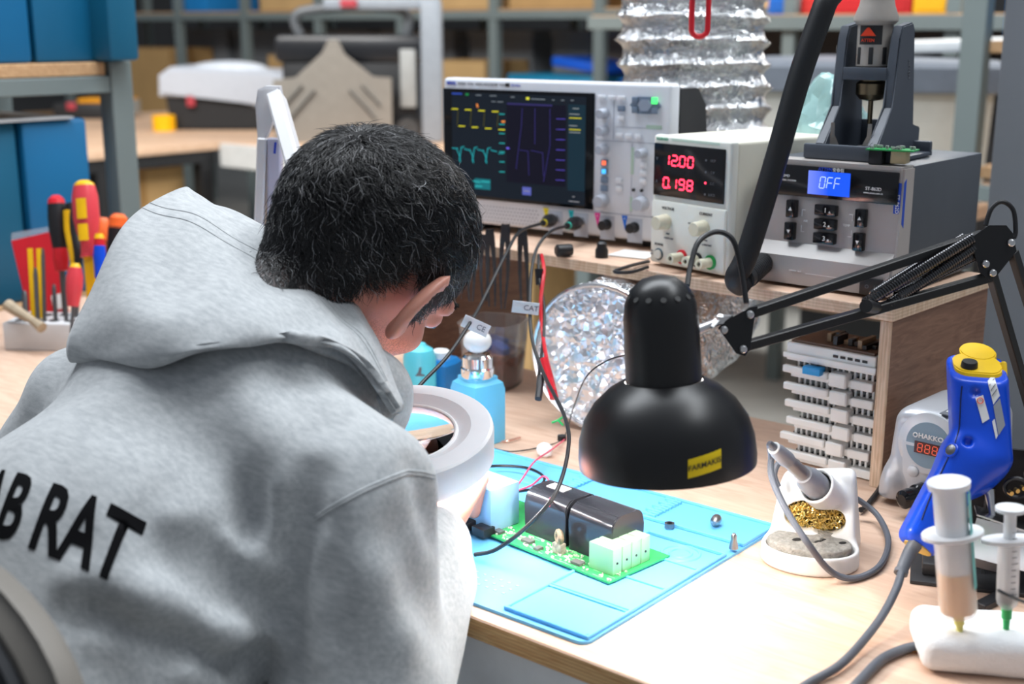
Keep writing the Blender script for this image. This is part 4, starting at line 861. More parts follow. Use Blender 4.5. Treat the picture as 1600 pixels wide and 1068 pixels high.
for (x, y, t) in ((1172, 491, 1.094), (1131, 515, 1.094), (1161, 545, 1.094), (1580, 379, 1.19), (1540, 412, 1.19), (1551, 426, 1.19)):
    wpart('screw', MB().lathe([(.0036, 0), (.0034, .0016), (.0024, .0024)], T(x, y, t), -CAMF, 14), steel, lamp)
wpart('pivot_rod', MB().cyl(T(1088, 516, 1.085), T(1135, 497, 1.105), .0042, .0032, 12), steel, lamp)
wpart('wing_nut', MB().bar(T(1110, 512, 1.09), T(1128, 491, 1.098), .006, .003, bev=.001).bar(T(1118, 500, 1.095), T(1142, 497, 1.10), .007, .006), steel, lamp)
wpart('cable', MB().tube([T(1074, 446, 1.09), T(1079, 415, 1.10), T(1092, 377, 1.11), T(1120, 362, 1.12), T(1145, 375, 1.12), T(1158, 420, 1.12), T(1166, 474, 1.115)], .0024, 10, sub=8), black_pl, lamp)
wpart('cable', MB().tube([T(1540, 352, 1.2), T(1549, 326, 1.2), T(1566, 315, 1.2), T(1583, 328, 1.2), T(1587, 360, 1.2), T(1584, 372, 1.2)], .0022, 10, sub=8), black_pl, lamp)
# ------------------------------------------------------------------ ring magnifier lamp
mg = thing('magnifier_lamp', 'white ring magnifier lamp lit over the board, on a folding white arm', 'magnifying lamp', (-1.27, 1.06, BZ))
wm = mat('magnifier_white', srgb('#dfdfe2'), .35, var=.02); lav = mat('arm_lavender_grey', srgb('#b9b8cc'), .4, var=.02)
MC = T(624, 684, 1.215); MN = (Vector((0, 0, 1))+Vector((.10, -.20, 0))).normalized()
prof = [(.0545, -.016), (.0545, .003), (.0560, .0045), (.0665, .0095), (.0690, .0110), (.0870, .0105), (.0895, .0085), (.0905, .004), (.0890, -.022), (.0860, -.024), (.0860, -.020), (.0580, -.018), (.0545, -.016)]
wpart('ring_housing', MB().lathe(prof, MC, MN, 64, False), wm, mg, ang=18)
wpart('light_ring', MB().lathe([(.0600, -.0185), (.0840, -.0207)], MC, MN, 48, False), mat('lamp_diffuser', (1, 1, 1), .4, var=0, emit=(.93, .97, 1), estr=78), mg)
wpart('lens_rim', MB().torus(MC+MN*.0045, MN, .0545, .0022, 48, 8), mat('bright_white_rim', (.85, .86, .86), .3, var=0), mg)
lens = MB().lathe([(.0008, -.006), (.025, -.0045), (.045, -.0015), (.0540, .001), (.0540, .0022), (.045, .0045), (.025, .007), (.0008, .008)], MC, MN, 40)
wpart('lens', lens, mat('lens_glass', (.93, 1, .98), .0, var=0, trans=1, ior=1.5), mg)
kn = MC+MN*.0105+Vector((-.012, .073, .0)); wpart('knob', MB().lathe([(.010, 0), (.0095, .003), (.006, .0055), (.002, .006)], kn, MN, 20), black_gl, mg)
wpart('yoke', MB().bar(MC+Vector((-.075, .045, .010)), MC+Vector((-.010, .078, .010)), .030, .010, bev=.003), wm, mg)
top_j = T(424, 152, 1.60); base_j = Vector((-1.262, 1.03, BZ+.08))
for sx in (-.016, .010):
    wpart('lower_arm', MB().bar(base_j+CAMR*sx, T(411 if sx < 0 else 430, 215, 1.60), .012 if sx < 0 else .017, .02, up=CAMF, bev=.002), wm if sx < 0 else lav, mg)
wpart('arm_joint', MB().prism([(-.018, -.055), (-.019, -.01), (-.015, .010), (-.006, .014), (.012, .014), (.014, .0), (.006, -.02), (-.007, -.05)], .022, Matrix.Translation(top_j-CAMF*.011) @ Matrix((CAMR, CAMF, Vector((0, 0, 1)))).transposed().to_4x4(), .003), wm, mg)
wpart('upper_arm', MB().bar(T(431, 150, 1.585), T(482, 330, 1.50), .019, .026, up=CAMF, bev=.003).bar(T(482, 330, 1.50), MC+Vector((-.13, .05, .03)), .026, .024, up=CAMF, bev=.003), wm, mg)
wpart('neck_bracket', MB().bar(MC+Vector((-.135, .05, .035)), MC+Vector((-.075, .045, .008)), .02, bev=.003), wm, mg)
wpart('arm_mark', MB().bar(T(430.5, 222, 1.583), T(429, 240, 1.583), .003, .0008, up=CAMF), mat('blue_print', (0, 0, 0)), mg)
wpart('base', MB().lathe([(.05, 0), (.05, .018), (.035, .026), (.018, .03), (.018, .1)], Vector((-1.262, 1.03, BZ)), (0, 0, 1), 28), wm, mg)
# ------------------------------------------------------------------ soldering iron stand
ss = thing('iron_stand', 'white soldering iron stand with brass wool and grey sponge', 'stand', Z(1268, 866), 20)
wst = mat('stand_white', srgb('#e6e3de'), .35, var=.02)
cup_o = np.array((.008, .004, .063)); cup_a = np.array((-.36, -.71, .60)); cup_a /= np.linalg.norm(cup_a)
def stand_fn(p):
    x, y, z = p[:, 0], p[:, 1], p[:, 2]
    tray = smax(np.sqrt((x/.046)**2+((y+.020)/.036)**2)*.036-.036, np.abs(z-.010)-.010, .004)
    hole = smax(np.sqrt((x/.041)**2+((y+.022)/.030)**2)*.030-.030, .008-z, .003)
    tray = smax(tray, -hole, .003)
    w = .043-(z/.09)*.010
    tower = smax(smax(smax(np.abs(x)-w, (-(y+.012)*.86+(z-.02)*.51)*1.0, .006), (y-.052)+(z*.12), .008), z-.077+np.maximum(0, -y)*.2-x*.15, .010); tower = smax(tower, -z, .003)
    cyl = rcone(p, cup_o-cup_a*.02, cup_o+cup_a*.022, .0165, .0180); cyl = smax(cyl, (p-(cup_o+cup_a*.020)) @ cup_a.astype(np.float32), .002)
    d = smin(smin(tray, tower, .006), cyl, .006)
    d = smax(d, -smax(rcone(p, cup_o-cup_a*.05, cup_o+cup_a*.05, .0148, .0148), -((p-(cup_o-cup_a*.01)) @ cup_a.astype(np.float32)), .001), .0015)
    bean = np.minimum(np.sqrt(((x+.010)/.018)**2+((z-.0385)/.0125)**2), np.sqrt(((x-.012)/.018)**2+((z-.0370)/.0125)**2))*.0125-.0125
    d = smax(d, -smax(bean, y-.02, .001), .0015)
    return d
surf(stand_fn, (-.056, -.066, -.004), (.056, .064, .105), .0014, 'body', wst, ss, 1)
def wool(name, par, c, r, n, m):
    b = MB(); rs = np.random.RandomState(5)
    for _ in range(n):
        q = rs.normal(size=3); q /= np.linalg.norm(q); o = np.array(c)+q*np.array(r)*rs.uniform(.75, 1); a = rs.normal(size=(3,)); a /= np.linalg.norm(a)
        P = []; u_ = np.cross(a, (0, 0, 1)); u_ /= np.linalg.norm(u_)+1e-6; w_ = np.cross(a, u_); rad = rs.uniform(.0012, .0034)
        for k in range(6): t = k*.8; P.append(o+(u_*math.cos(t)+w_*math.sin(t))*rad+a*k*.0006)
        b.tube(P, .00060, 4, False, False)
    o = b.build(name, m, par); o['kind'] = 'stuff'; return o
gold = mat('gold_wire', (.98, .74, .28), .28, 1.)
MB().ball((0, .018, .0380), (.028, .011, .0125), 20).build('wool_core', mat('dark_gold', (.35, .24, .08), .5, 1.), ss); wool('brass_wool', ss, (0, .008, .0380), (.029, .012, .0125), 460, gold)
spm = mat('grey_sponge', srgb('#8f8a82'), .95, var=.25, scale=300, bump=.6, bscale=500)
rs3 = np.random.RandomState(2); W3 = rs3.normal(size=(14, 3))*160; P3 = rs3.rand(14)*6
def sponge_fn(p):
    x, y, z = p[:, 0], p[:, 1], p[:, 2]; d = smax(np.sqrt((x/.040)**2+((y+.024)/.027)**2)*.027-.027, np.abs(z-.016)-.009, .003)
    nz_ = np.sin(p @ W3.T.astype(np.float32)+P3.astype(np.float32)).sum(1)*.00022
    d = d+nz_; d = smax(d, -rcone(p, (-.014, -.030, .028), (.006, -.020, .024), .0035, .002), .001); d = smax(d, -rcone(p, (.004, -.030, .026), (.012, -.018, .024), .0028, .0018), .001); return d
surf(sponge_fn, (-.046, -.056, .004), (.046, .008, .030), .0012, 'sponge', spm, ss)

for x, y, r_ in ((-.012, -.027, .0050), (-.007, -.021, .0032), (.008, -.026, .0042), (.013, -.020, .0030), (.030, -.021, .0040)): MB().ball((x, y, .0248), (r_, r_*.55, .0012), 10, Matrix.Rotation(R(35), 4, 'Z')).build('sponge_hole_shade', mat('sponge_shade_dark', (.02, .018, .016), .95), ss)  # dark blobs painted in for the shade inside the sponge's cuts
# iron resting in the cup
ir = thing('soldering_iron', 'grey soldering iron resting in the white stand, its cable looping in front', 'soldering iron', ss.location+Vector((0, 0, .06)))
SM = ss.matrix_basis; ca_ = (SM.to_3x3() @ Vector(cup_a)).normalized(); co_ = SM @ Vector(cup_o)
grey_g = mat('iron_grey_grip', srgb('#8e8f94'), .42, var=.03); silver_g = mat('iron_silver', srgb('#a09b9a'), .3, .6)
wpart('grip', MB().lathe([(.010, -.012), (.0128, .002), (.0128, .026), (.0122, .036), (.0100, .042), (.0092, .048)], co_, ca_, 28), grey_g, ir)
wpart('barrel', MB().lathe([(.0070, .044), (.0068, .066), (.0066, .082)], co_, ca_, 24), silver_g, ir)
wpart('tail', MB().lathe([(.0070, .080), (.0078, .083), (.0072, .102), (.0056, .110)], co_, ca_, 24), grey_g, ir)
wpart('tail_ring', MB().torus(co_+ca_*.110, ca_, .0048, .0012, 20, 6), white_pl, ir)
te_ = co_+ca_*.108
cab = mat('iron_cable_grey', srgb('#5b5f68'), .5, var=.03)
def up(px, py, h): return Z(px, py, BZ+h)
wpart('cable', MB().tube([te_, te_+ca_*.010, T(1205, 712, 1.205), T(1206, 745, 1.195), T(1228, 795, 1.175), T(1262, 848, 1.16), up(1298, 892, .012), up(1335, 903, .004), up(1374, 884, .004), up(1388, 845, .005), up(1372, 806, .010), up(1345, 783, .020), up(1322, 770, .03)], .0031, 10, sub=10), cab, ir)
wpart('cable_end', MB().tube([up(1345, 796, .006), up(1352, 792, .004), up(1370, 770, .004), up(1390, 742, .010), up(1410, 752, .02)], .0030, 10, sub=10), black_pl, ir)
wpart('cable_loop', MB().tube([T(1216, 760, 1.235), T(1210, 742, 1.235), T(1216, 724, 1.235), T(1230, 716, 1.24), T(1246, 722, 1.25)], .0029, 10, sub=8), cab, ir)
# ------------------------------------------------------------------ soldering station
fx = thing('soldering_station', 'silver soldering station with round grey dial plate and dim red digits', 'soldering station', (-.519, 1.262, BZ), -4)
sil = mat('silver_paint', srgb('#b9bcc2'), .32, .35, var=.02)
def fx_fn(p):
    x, y, z = p[:, 0], p[:, 1], p[:, 2]; w = .0490-np.clip(z, 0, .12)*.07
    q = smax(smax(np.abs(x-.0430)-w, np.maximum(-y-.002+z*.03, y-.115), .012), np.maximum(z-.109-(x-.0430)*0, .007-z), .018)
    b = ellip(p, (.004, .004, .012), (.014, .012, .034)); b2 = ellip(p, (.082, .004, .012), (.014, .012, .034)); q = smin(q, np.minimum(b, b2), .008); return smax(q, .006-z, .004)
surf(fx_fn, (-.02, -.02, -.002), (.115, .125, .13), .002, 'case', sil, fx, 1)
for x in (.015, .08):
    for y in (.015, .1): MB().cyl((x, y, 0), (x, y, .008), .008, None, 12).build('foot', dark_rub, fx)
fy = lambda z: -.0012+z*.03
MB().lathe([(.0345, -.003), (.0345, .0008), (.0335, .0014)], (.0430, fy(.074), .074), (0, -1, .03), 36).build('dial_surround', mat('pale_silver', srgb('#c9ccd1'), .35, .3), fx)
MB().prism([(.0430-.029, .074), (.0430-.026, .030), (.0430-.022, .016), (.0430+.022, .016), (.0430+.026, .030), (.0430+.029, .074)], .003, Matrix.Translation((0, fy(.05)-.0016, 0)), .0006).build('front_plate', mat('pale_silver', (0, 0, 0)), fx)
MB().lathe([(.0248, -.003), (.0248, .0022)], (.0430, fy(.074), .074), (0, -1, .03), 36).build('dial_plate', mat('blue_grey_plate', srgb('#7f97a8'), .4, var=0), fx)
MB().box((.0430, fy(.07)-.0026, .0705), (.0290, .002, .0125)).build('display_window', mat('maroon_window', (.09, .025, .02), .2, var=0), fx)
digits('888', .0323, .0662, .0050, .0088, .0011, .0032, fy(.07)-.0040, .05).build('digits', led_org, fx)
text('maker_name', 'HAKKO', .0072, ink_w, fx, (.0455, fy(.08)-.0028, .0830), bold=.0002, sx=1.1); MB().torus((.0283, fy(.08)-.0028, .0830), (0, 1, 0), .0022, .0007, 16, 6).build('maker_mark', ink_w, fx)
for x in (.029, .0565): MB().lathe([(.0065, 0), (.0062, .0014), (.0052, .002)], (x, fy(.042)-.0014, .0425), (0, -1, 0), 24).build('button', mat('pale_silver', (0, 0, 0)), fx)
MB().lathe([(.0115, 0), (.0115, .010), (.0095, .012), (.0095, .020), (.0105, .021), (.0100, .030), (.006, .033)], (.0430, -.004, .0225), (-.25, -1, -.05), 24).build('cable_plug', black_gl, fx)
MB().box((.062, .03, .1092), (.025, .05, .001)).build('top_label', ink_g, fx); MB().box((.0585, .02, .1098), (.012, .012, .0008)).build('top_label', white_pl, fx)
# ------------------------------------------------------------------ white rail housings stacked under the shelf
SMx = SH.matrix_basis; wh = mat('housing_white', srgb('#e4e4e2'), .45, var=.03)
def housing(label, z, dx, dy, h, group=True):
    o = SMx @ Vector((-.126+dx, .018+dy, z)); t = thing('rail_housing', label, 'housing', o, -3, 'rail housings stacked under the shelf')
    MB().span((0, .002, .001), (.104, .07, h*.45), .0008, 1).build('tray', wh, t)
    MB().span((-.008, -.004, h*.30), (.050, .004, h*.72), .0012, 1).build('front_lip', wh, t)
    MB().span((.052, -.005, .0), (.074, .012, h*.78), .0015, 1).build('clip', wh, t)
    MB().span((.078, -.001, .001), (.105, .02, h*.55), .001, 1).build('end_block', wh, t)
    b = MB()
    for k in range(14): b.span((.004+k*.0072, .010, h*.40), (.0068+k*.0072, .066, h*.98))
    q = b.build('cooling_fins', wh, t); q['kind'] = 'stuff'
    MB().span((.001, .012, h*.45), (.103, .062, h*.62)).build('dark_core', black_pl, t)
    return t
hl = ['lowest', 'second from the bottom', 'third from the bottom', 'fourth from the bottom', 'fifth from the bottom', 'sixth from the bottom']
for k in range(6): housing('white rail housing under the shelf, %s of its stack' % hl[k], .0005+k*.0203, (.0, -.005, .002, -.001, -.004, -.006)[k], .0, .0201)
z = .1228; t = thing('rail_housing', 'larger white housing with dark parts on top of the housing stack', 'housing', SMx @ Vector((-.136, .015, z)), -3, 'rail housings stacked under the shelf')
MB().span((0, 0, .001), (.112, .075, .022), .001, 1).build('tray', wh, t); MB().span((-.003, -.003, .004), (.114, .0, .010), .0006, 1).build('front_lip', wh, t)
for k in range(5): MB().span((.060+k*.009, -.0008, .0135), (.066+k*.009, .001, .0165)).build('slot', ink_k, t)
MB().span((.004, .004, .022), (.108, .07, .025)).build('board', mat('brown_board', srgb('#6b5446'), .6), t)
random.seed(5)
for k in range(9): MB().span((.04+k*.007, .008+random.random()*.02, .025), (.045+k*.007, .02+random.random()*.03, .029+random.random()*.007)).build('board_part', black_pl if k % 3 else mat('tan_part', srgb('#a08a6c'), .5), t)
tag(MB().box((0, 0, .004), (.022, .014, .009), None, .001).build('blue_connector', mat('sky_blue_plastic', srgb('#1f8fd0'), .4)), 'small sky blue connector block lying between the white housings', 'connector').location = SMx @ Vector((-.098, .012, .1135))
# ------------------------------------------------------------------ bottles and box at the back of the bench
cyan = mat('cyan_bottle', srgb('#66c0e4'), .38, var=.03)
bt = thing('pump_bottle', 'square cyan dispenser bottle with steel collar and white thumb cup', 'bottle', Z(747, 688), -10)
MB().lathe([(.024, 0), (.026, .003), (.026, .068), (.024, .076), (.019, .080), (.019, .084)], n=40, sq=.75).build('bottle', cyan, bt)
MB().lathe([(.020, .083), (.0208, .085), (.0208, .094), (.0190, .096), (.0188, .108), (.016, .111), (.006, .112)], n=32).build('collar', chrome, bt)
MB().lathe([(.004, .110), (.004, .116)], n=12).build('stem', chrome, bt); MB().ball((0, 0, .127), (.0175, .0175, .0145), 24).build('thumb_cup', mat('porcelain_white', (.8, .8, .78), .25, var=0), bt)
bt = thing('round_bottle', 'pale cyan round bottle with dark static mark behind the magnifier', 'bottle', Z(657, 640))
MB().lathe([(.021, 0), (.022, .003), (.022, .074), (.018, .084), (.010, .089), (.008, .092)], n=28).build('bottle', mat('pale_cyan_bottle', srgb('#5cc6d6'), .4, var=.03), bt)
MB().prism([(-.007, -.005), (.006, -.005), (.006, -.003), (.001, -.002), (.002, .007), (-.001, .007), (-.003, 0)], .0006, Matrix.Rotation(R(35), 4, 'Z') @ Matrix.Translation((.004, -.0226, .058))).build('static_mark', ink_g, bt)
bt = thing('blue_bottle', 'deep blue squarish bottle with white screw cap beside the pump bottle', 'bottle', Z(690, 632), 10)
MB().lathe([(.021, 0), (.0225, .003), (.0225, .060), (.018, .066)], n=32, sq=.7).build('bottle', mat('deep_blue_bottle', srgb('#1673b4'), .4, var=.04), bt); MB().lathe([(.012, .065), (.012, .075), (.010, .077)], n=24).build('screw_cap', white_pl, bt)
bx = thing('clear_box', 'clear plastic tub holding brown and blue bits behind the pump bottle', 'box', Z(772, 600), 12)
b = MB(); b.lathe([(.034, 0), (.036, .002), (.043, .092), (.0445, .092), (.0445, .095), (.0415, .095), (.0345, .003), (.002, .0025)], n=40, sq=.55); b.build('tub', mat('clear_plastic', (.85, .87, .9), .12, var=0, trans=.9, alpha=.55), bx)
MB().lathe([(.033, .004), (.0385, .045), (.036, .052), (.004, .050)], n=32, sq=.5).build('brown_contents', mat('rust_brown_bits', srgb('#7a4a3a'), .7, var=.5, scale=80), bx)
for (x, y, z, r) in ((-.015, -.022, .05, 10), (.018, -.015, .055, -20), (.0, .01, .058, 40)): MB().box((x, y, z), (.026, .012, .022), Euler((.2, .3, R(r))), .001).build('blue_bit', mat('deep_blue_bits', srgb('#1c4fa0'), .4), bx)
# ------------------------------------------------------------------ repair mat
mt = thing('repair_mat', 'blue silicone repair mat with moulded compartments on the bench', 'mat', (-.571, .786, BZ))
sil_b = mat('blue_silicone', srgb('#68b6ea'), .45, var=.03, scale=8)
def rr(x0, y0, x1, y1, r, n=6):
    return [(x1-r+r*math.cos(a), y1-r+r*math.sin(a)) for a in np.linspace(0, math.pi/2, n)]+[(x0+r+r*math.cos(a), y1-r+r*math.sin(a)) for a in np.linspace(math.pi/2, math.pi, n)]+[(x0+r+r*math.cos(a), y0+r+r*math.sin(a)) for a in np.linspace(math.pi, 1.5*math.pi, n)]+[(x1-r+r*math.cos(a), y0+r+r*math.sin(a)) for a in np.linspace(1.5*math.pi, 2*math.pi, n)]
RX = Matrix.Rotation(R(90), 4, 'X')      # prism outline (x, z) -> (x, -y) plane
def slab(out, z0, z1, m, name, par, bev=.0006):
    b = MB(); lo = [b.bm.verts.new((x, y, z0)) for x, y in out]; hi = [b.bm.verts.new((x, y, z1)) for x, y in out]; n = len(out)
    f1 = b.bm.faces.new(hi); b.bm.faces.new(lo[::-1])
    for i in range(n): b.bm.faces.new((lo[i], lo[(i+1) % n], hi[(i+1) % n], hi[i]))
    if bev: bmesh.ops.bevel(b.bm, geom=list(f1.edges), offset=bev, segments=2, affect='EDGES')
    return b.build(name, m, par)
slab(rr(-.480, 0, 0, .330, .010), 0, .0030, sil_b, 'sheet', mt)
slab(rr(-.478, .2655, -.002, .328, .008), .003, .0042, sil_b, 'tool_strip', mt)
slab(rr(-.092, .010, -.006, .226, .006), .003, .0046, sil_b, 'side_strip', mt)
ridge = []
for x0, y0, x1, y1 in ((-.094, .008, -.091, .232), (-.094, .230, -.004, .233), (-.005, .008, -.002, .232), (-.094, .006, -.002, .009), (-.091, .066, -.005, .0685), (-.091, .070, -.005, .0715), (-.091, .126, -.005, .1285), (-.091, .182, -.005, .1845), (-.478, .262, -.004, .2655), (-.478, .325, -.004, .329), (-.005, .262, -.001, .329), (-.235, .266, -.232, .326), (-.120, .266, -.117, .326)):
    MB().span((x0, y0, .003), (x1, y1, .0066), .0006, 1).build('ridge', sil_b, mt)
for xa in (-.232, -.117):
    for k in range(9): MB().span((xa-.006 if k % 2 else xa-.012, .268+k*.0062, .004), (xa+.008, .2715+k*.0062, .0072), .0005, 1).build('comb_tooth', sil_b, mt)
for r in (.0185, .0105): MB().torus((-.038, .206, .0046), (0, 0, 1), r, .0016, 32, 6).build('dish_ring', sil_b, mt)
b = MB()
for k in range(34):
    for j in range(3): b.span((-.44+k*.0098, .030+j*.010, .0030), (-.437+k*.0098, .0325+j*.010, .0034))
q = b.build('printed_relief', mat('mat_print', srgb('#8fc7ea'), .5, var=0), mt); q['kind'] = 'stuff'
MZ = BZ+.0043
# loose tips on the mat
single('hex_nut', MB().lathe([(.0055, 0), (.0055, .0045), (.0030, .0045), (.0030, 0)], Z(1046, 823, MZ), (0, 0, 1), 6, False), mat('dark_steel', (.22, .22, .23), .35, 1.), 'small dark square nut lying on the blue mat', 'nut')
single('iron_tip', MB().lathe([(.0050, 0), (.0055, .003), (.0050, .012), (.0018, .0165)], Z(1120, 818, MZ)+Vector((0, 0, .0056)), (.35, -.9, .1), 18), mat('tip_steel', (.42, .41, .40), .32, 1.), 'larger pointed steel tip lying on its side on the mat', 'tip')
single('iron_tip', MB().lathe([(.0048, 0), (.0040, .005), (.0030, .009), (.0030, .013), (.0014, .0155)], Z(1146, 856, BZ+.0068), (0, 0, 1), 18), mat('tip_steel', (0, 0, 0)), 'small steel tip standing upright near the mat corner', 'tip')
# ------------------------------------------------------------------ circuit board under repair
cb = thing('circuit_board', 'green circuit board with two black capacitors and pale terminal blocks on the mat', 'circuit board', (-.620, .888, BZ+.0031), -6)
MB().span((-.265, 0, .003), (0, .088, .0048)).build('board', pcb_g, cb)
for x in (-.255, -.01):
    for y in (.008, .08): MB().cyl((x, y, 0), (x, y, .003), .004, None, 10).build('standoff', white_pl, cb)
arch = [(0, 0), (.046, 0), (.046, .030)]+[(.034+.012*math.cos(a), .034+.012*math.sin(a)) for a in np.linspace(.1, 1.57, 6)]+[(.012-.012*math.sin(a), .034+.012*math.cos(a)) for a in np.linspace(0, 1.47, 6)]+[(0, .030)]
capm = mat('gloss_black_capacitor', (.022, .023, .028), .16, var=0)
for x in (-.139, -.079): MB().prism(arch, .056, Matrix.Translation((x+.056, .030, .0048)) @ Matrix.Rotation(R(90), 4, 'Z'), .0012).build('capacitor', capm, cb)
MB().span((-.128, .05, .0508), (-.105, .062, .0516)).build('capacitor_label', white_pl, cb)
rl_ = cb.matrix_basis.inverted() @ Z(767, 833, BZ+.008); MB().span((rl_.x-.055, rl_.y, .0048), (rl_.x, rl_.y+.040, .050), .001).build('relay', mat('pale_blue_relay', srgb('#9cc4e4'), .35, var=.02), cb)
for k in range(4):
    q = MB().span((-.036, .012+k*.0135, .0048), (-.006, .0248+k*.0135, .031), .001).build('terminal_block', mat('pale_green_terminal', srgb('#8fb98f'), .4, var=.02), cb)
    MB().cyl((-.0055, .018+k*.0135, .016), (-.0068, .018+k*.0135, .016), .0012, None, 8).build('terminal_screw', ink_k, q)
for x, y in ((-.078, .016), (-.176, .024)):
    MB().torus((x, y, .0215), (.5, 1, 0), .0050, .0030, 20, 8).build('toroid', mat('toroid_core', srgb('#7d6a55'), .5, var=.6, scale=200), cb); MB().span((x-.006, y-.004, .0048), (x+.006, y+.004, .0155), .001).build('toroid_base', mat('grey_base', srgb('#8d8577'), .5, var=.4, scale=300), cb)
for x, y, w in ((-.118, .014, .012), (-.048, .010, .012), (-.155, .010, .009), (-.098, .008, .006), (-.205, .018, .012)): MB().span((x-w/2, y-.004, .0048), (x+w/2, y+.004, .0075)).build('chip', mat('grey_chip', srgb('#5c5a58'), .4), cb)
for x in (-.165, -.190): MB().span((x-.009, -.010, .003), (x+.009, .006, .0125), .001).build('connector', black_pl, cb)
random.seed(11); b = MB()
for i in range(150): x, y = random.uniform(-.262, -.003), random.uniform(.002, .028); b.box((x, y, .0055), (random.choice((.0016, .0028, .004)), random.choice((.0012, .002)), .0016))
q = b.build('surface_parts', mat('mixed_chip_pale', (.6, .6, .5), .4, var=.7, scale=500), cb); q['kind'] = 'stuff'
b = MB()
for i in range(90): x, y = random.uniform(-.262, -.003), random.uniform(.001, .03); b.box((x, y, .0049), (random.uniform(.002, .012), .0007, .0003))
q = b.build('copper_traces', mat('pale_trace', srgb('#8fd89a'), .4, var=0), cb); q['kind'] = 'stuff'
# wires and small things on the bench
single('pink_wire', MB().tube([Z(885, 684), Z(862, 702, BZ+.012), Z(836, 720, BZ+.02), Z(818, 745, BZ+.02), Z(806, 765, BZ+.028), Z(830, 758, BZ+.028), Z(848, 744, BZ+.03), Z(858, 752, BZ+.045), Z(860, 775, BZ+.05), Z(858, 790, BZ+.052)], .0011, 6, sub=8), mat('pink_insulation', srgb('#e0506e'), .4), 'thin pink wire winding from the duct over the mat to the board', 'wire')
single('black_wire', MB().tube([Z(725, 738, BZ+.03), Z(765, 728, BZ+.012), Z(820, 730, BZ+.012), Z(850, 745, BZ+.014), Z(838, 762, BZ+.014), Z(806, 768, BZ+.022), Z(800, 772, BZ+.030)], .0016, 6, sub=8), wire_k, 'black wire lying in a loop on the mat behind the pale relay', 'wire')
single('thin_wire', MB().tube([Z(770, 700, BZ+.004), Z(800, 705, BZ+.003), Z(845, 698, BZ+.002), Z(880, 684, BZ+.002), Z(895, 640, BZ+.03), T(915, 590, 1.45), T(945, 565, 1.42), T(975, 555, 1.36), T(985, 556, 1.30)], .0009, 6, sub=8), wire_k, 'very thin black wire rising from the bench in front of the foil duct mouth', 'wire')
crumple('white_cube', Z(851, 712), (.011, .009, .009), white_pl, 'small white lump lying on the bench beyond the mat', 'scrap', .1, 3, 2)
single('copper_wire', MB().tube([Z(762, 694), Z(780, 690), Z(795, 688, BZ+.003), Z(813, 683, BZ+.003)], .0014, 6), mat('copper_skin', (.75, .42, .32), .35, .7), 'short bare copper wire lying on the bench by the pump bottle', 'wire')
single('black_nut', MB().lathe([(.006, 0), (.006, .006), (.003, .006)], Z(878, 687), (0, 0, 1), 6), black_pl, 'small black nut on the bench before the duct mouth', 'nut')
single('green_clip', MB().tube([T(862, 660, 1.47), T(872, 656, 1.47), T(884, 648, 1.47)], .0014, 6).tube([T(872, 656, 1.47), T(880, 664, 1.465)], .0012, 6), green_pl, 'tiny green wire end at the edge of the duct mouth', 'wire')
# ------------------------------------------------------------------ blue desoldering gun in its stand
gun = thing('desoldering_gun', 'blue desoldering gun with yellow end cap leaning in its black stand', 'desoldering gun', T(1520, 690, 1.18))
gx = (CAMR*.97-CAMF*.25).normalized(); top_p, mid_p, bot_p = T(1526, 572, 1.19), T(1530, 660, 1.18), T(1533, 722, 1.172)
gz = (top_p-bot_p).normalized(); gx = (gx-gz*gx.dot(gz)).normalized(); gy = gz.cross(gx)
GM = np.array([[gx[i], gy[i], gz[i]] for i in range(3)])
hA, hB = T(1507, 716, 1.168), T(1443, 838, 1.150)
hz = (hA-hB).normalized(); hx = (CAMR-hz*CAMR.dot(hz)).normalized(); hy = hz.cross(hx); HM = np.array([[hx[i], hy[i], hz[i]] for i in range(3)])
hc = (hA+hB)/2; hl_ = (hA-hB).length
def gun_fn(p):
    c = (top_p+bot_p)/2-gz*.004
    d = rbox(p, c+gz*.008, (.0255, .028, .060), .014, GM)
    d = smin(d, ellip(p, bot_p-gx*.009-gz*.006, (.023, .026, .026), GM), .020)
    h = rbox(p, hc, (.0195, .0190, hl_/2+.012), .010, HM)
    d = smin(d, h, .014)
    cut = (p-np.array(top_p)) @ np.array((gz+gx*.10-gy*.70).normalized())
    d = smax(d, cut.astype(np.float32), .002)
    for (x, y, t) in ((1524, 613, 1.158), (1512, 690, 1.150)): d = smax(d, .0045-np.linalg.norm(p-np.array(T(x, y, t)), axis=1), .002)
    return d
lo = np.array([min(v[i] for v in (top_p, bot_p, hB)) for i in range(3)])-.05; hi = np.array([max(v[i] for v in (top_p+gz*.03, bot_p, hA)) for i in range(3)])+.05
gb = surf(gun_fn, lo, hi, .0018, 'body', blue_pl, None, 2); wpart('body', gb, None, gun)
BVg = BVHTree.FromPolygons([v.co for v in gb.data.vertices], [p.vertices[:] for p in gb.data.polygons])
def on_gun(px, py, off=.0008):
    r = ray(px, py).normalized(); h = BVg.ray_cast(Vector((0, 0, EYE)), r); return (h[0]+h[1]*off, h[1]) if h[0] else (T(px, py, 1.17), -CAMF)
def gun_patch(name, quad, m, n=8, off=.0006):
    b = MB(); g = []; q = [Vector((x, y)) for x, y in quad]
    for j in range(n+1):
        row = []
        for i in range(n+1):
            a = q[0].lerp(q[1], i/n); c = q[3].lerp(q[2], i/n); e = a.lerp(c, j/n); row.append(b.bm.verts.new(on_gun(e.x, e.y, off)[0]))
        g.append(row)
    for j in range(n):
        for i in range(n): b.bm.faces.new((g[j][i], g[j+1][i], g[j+1][i+1], g[j][i+1]))
    return wpart(name, b, m, gun, recalc=False)
lab_m = mat('pale_label', srgb('#d5d6d8'), .45, var=.02)
l1 = gun_patch('label', ((1524, 622), (1536, 617), (1546, 654), (1535, 661)), lab_m)
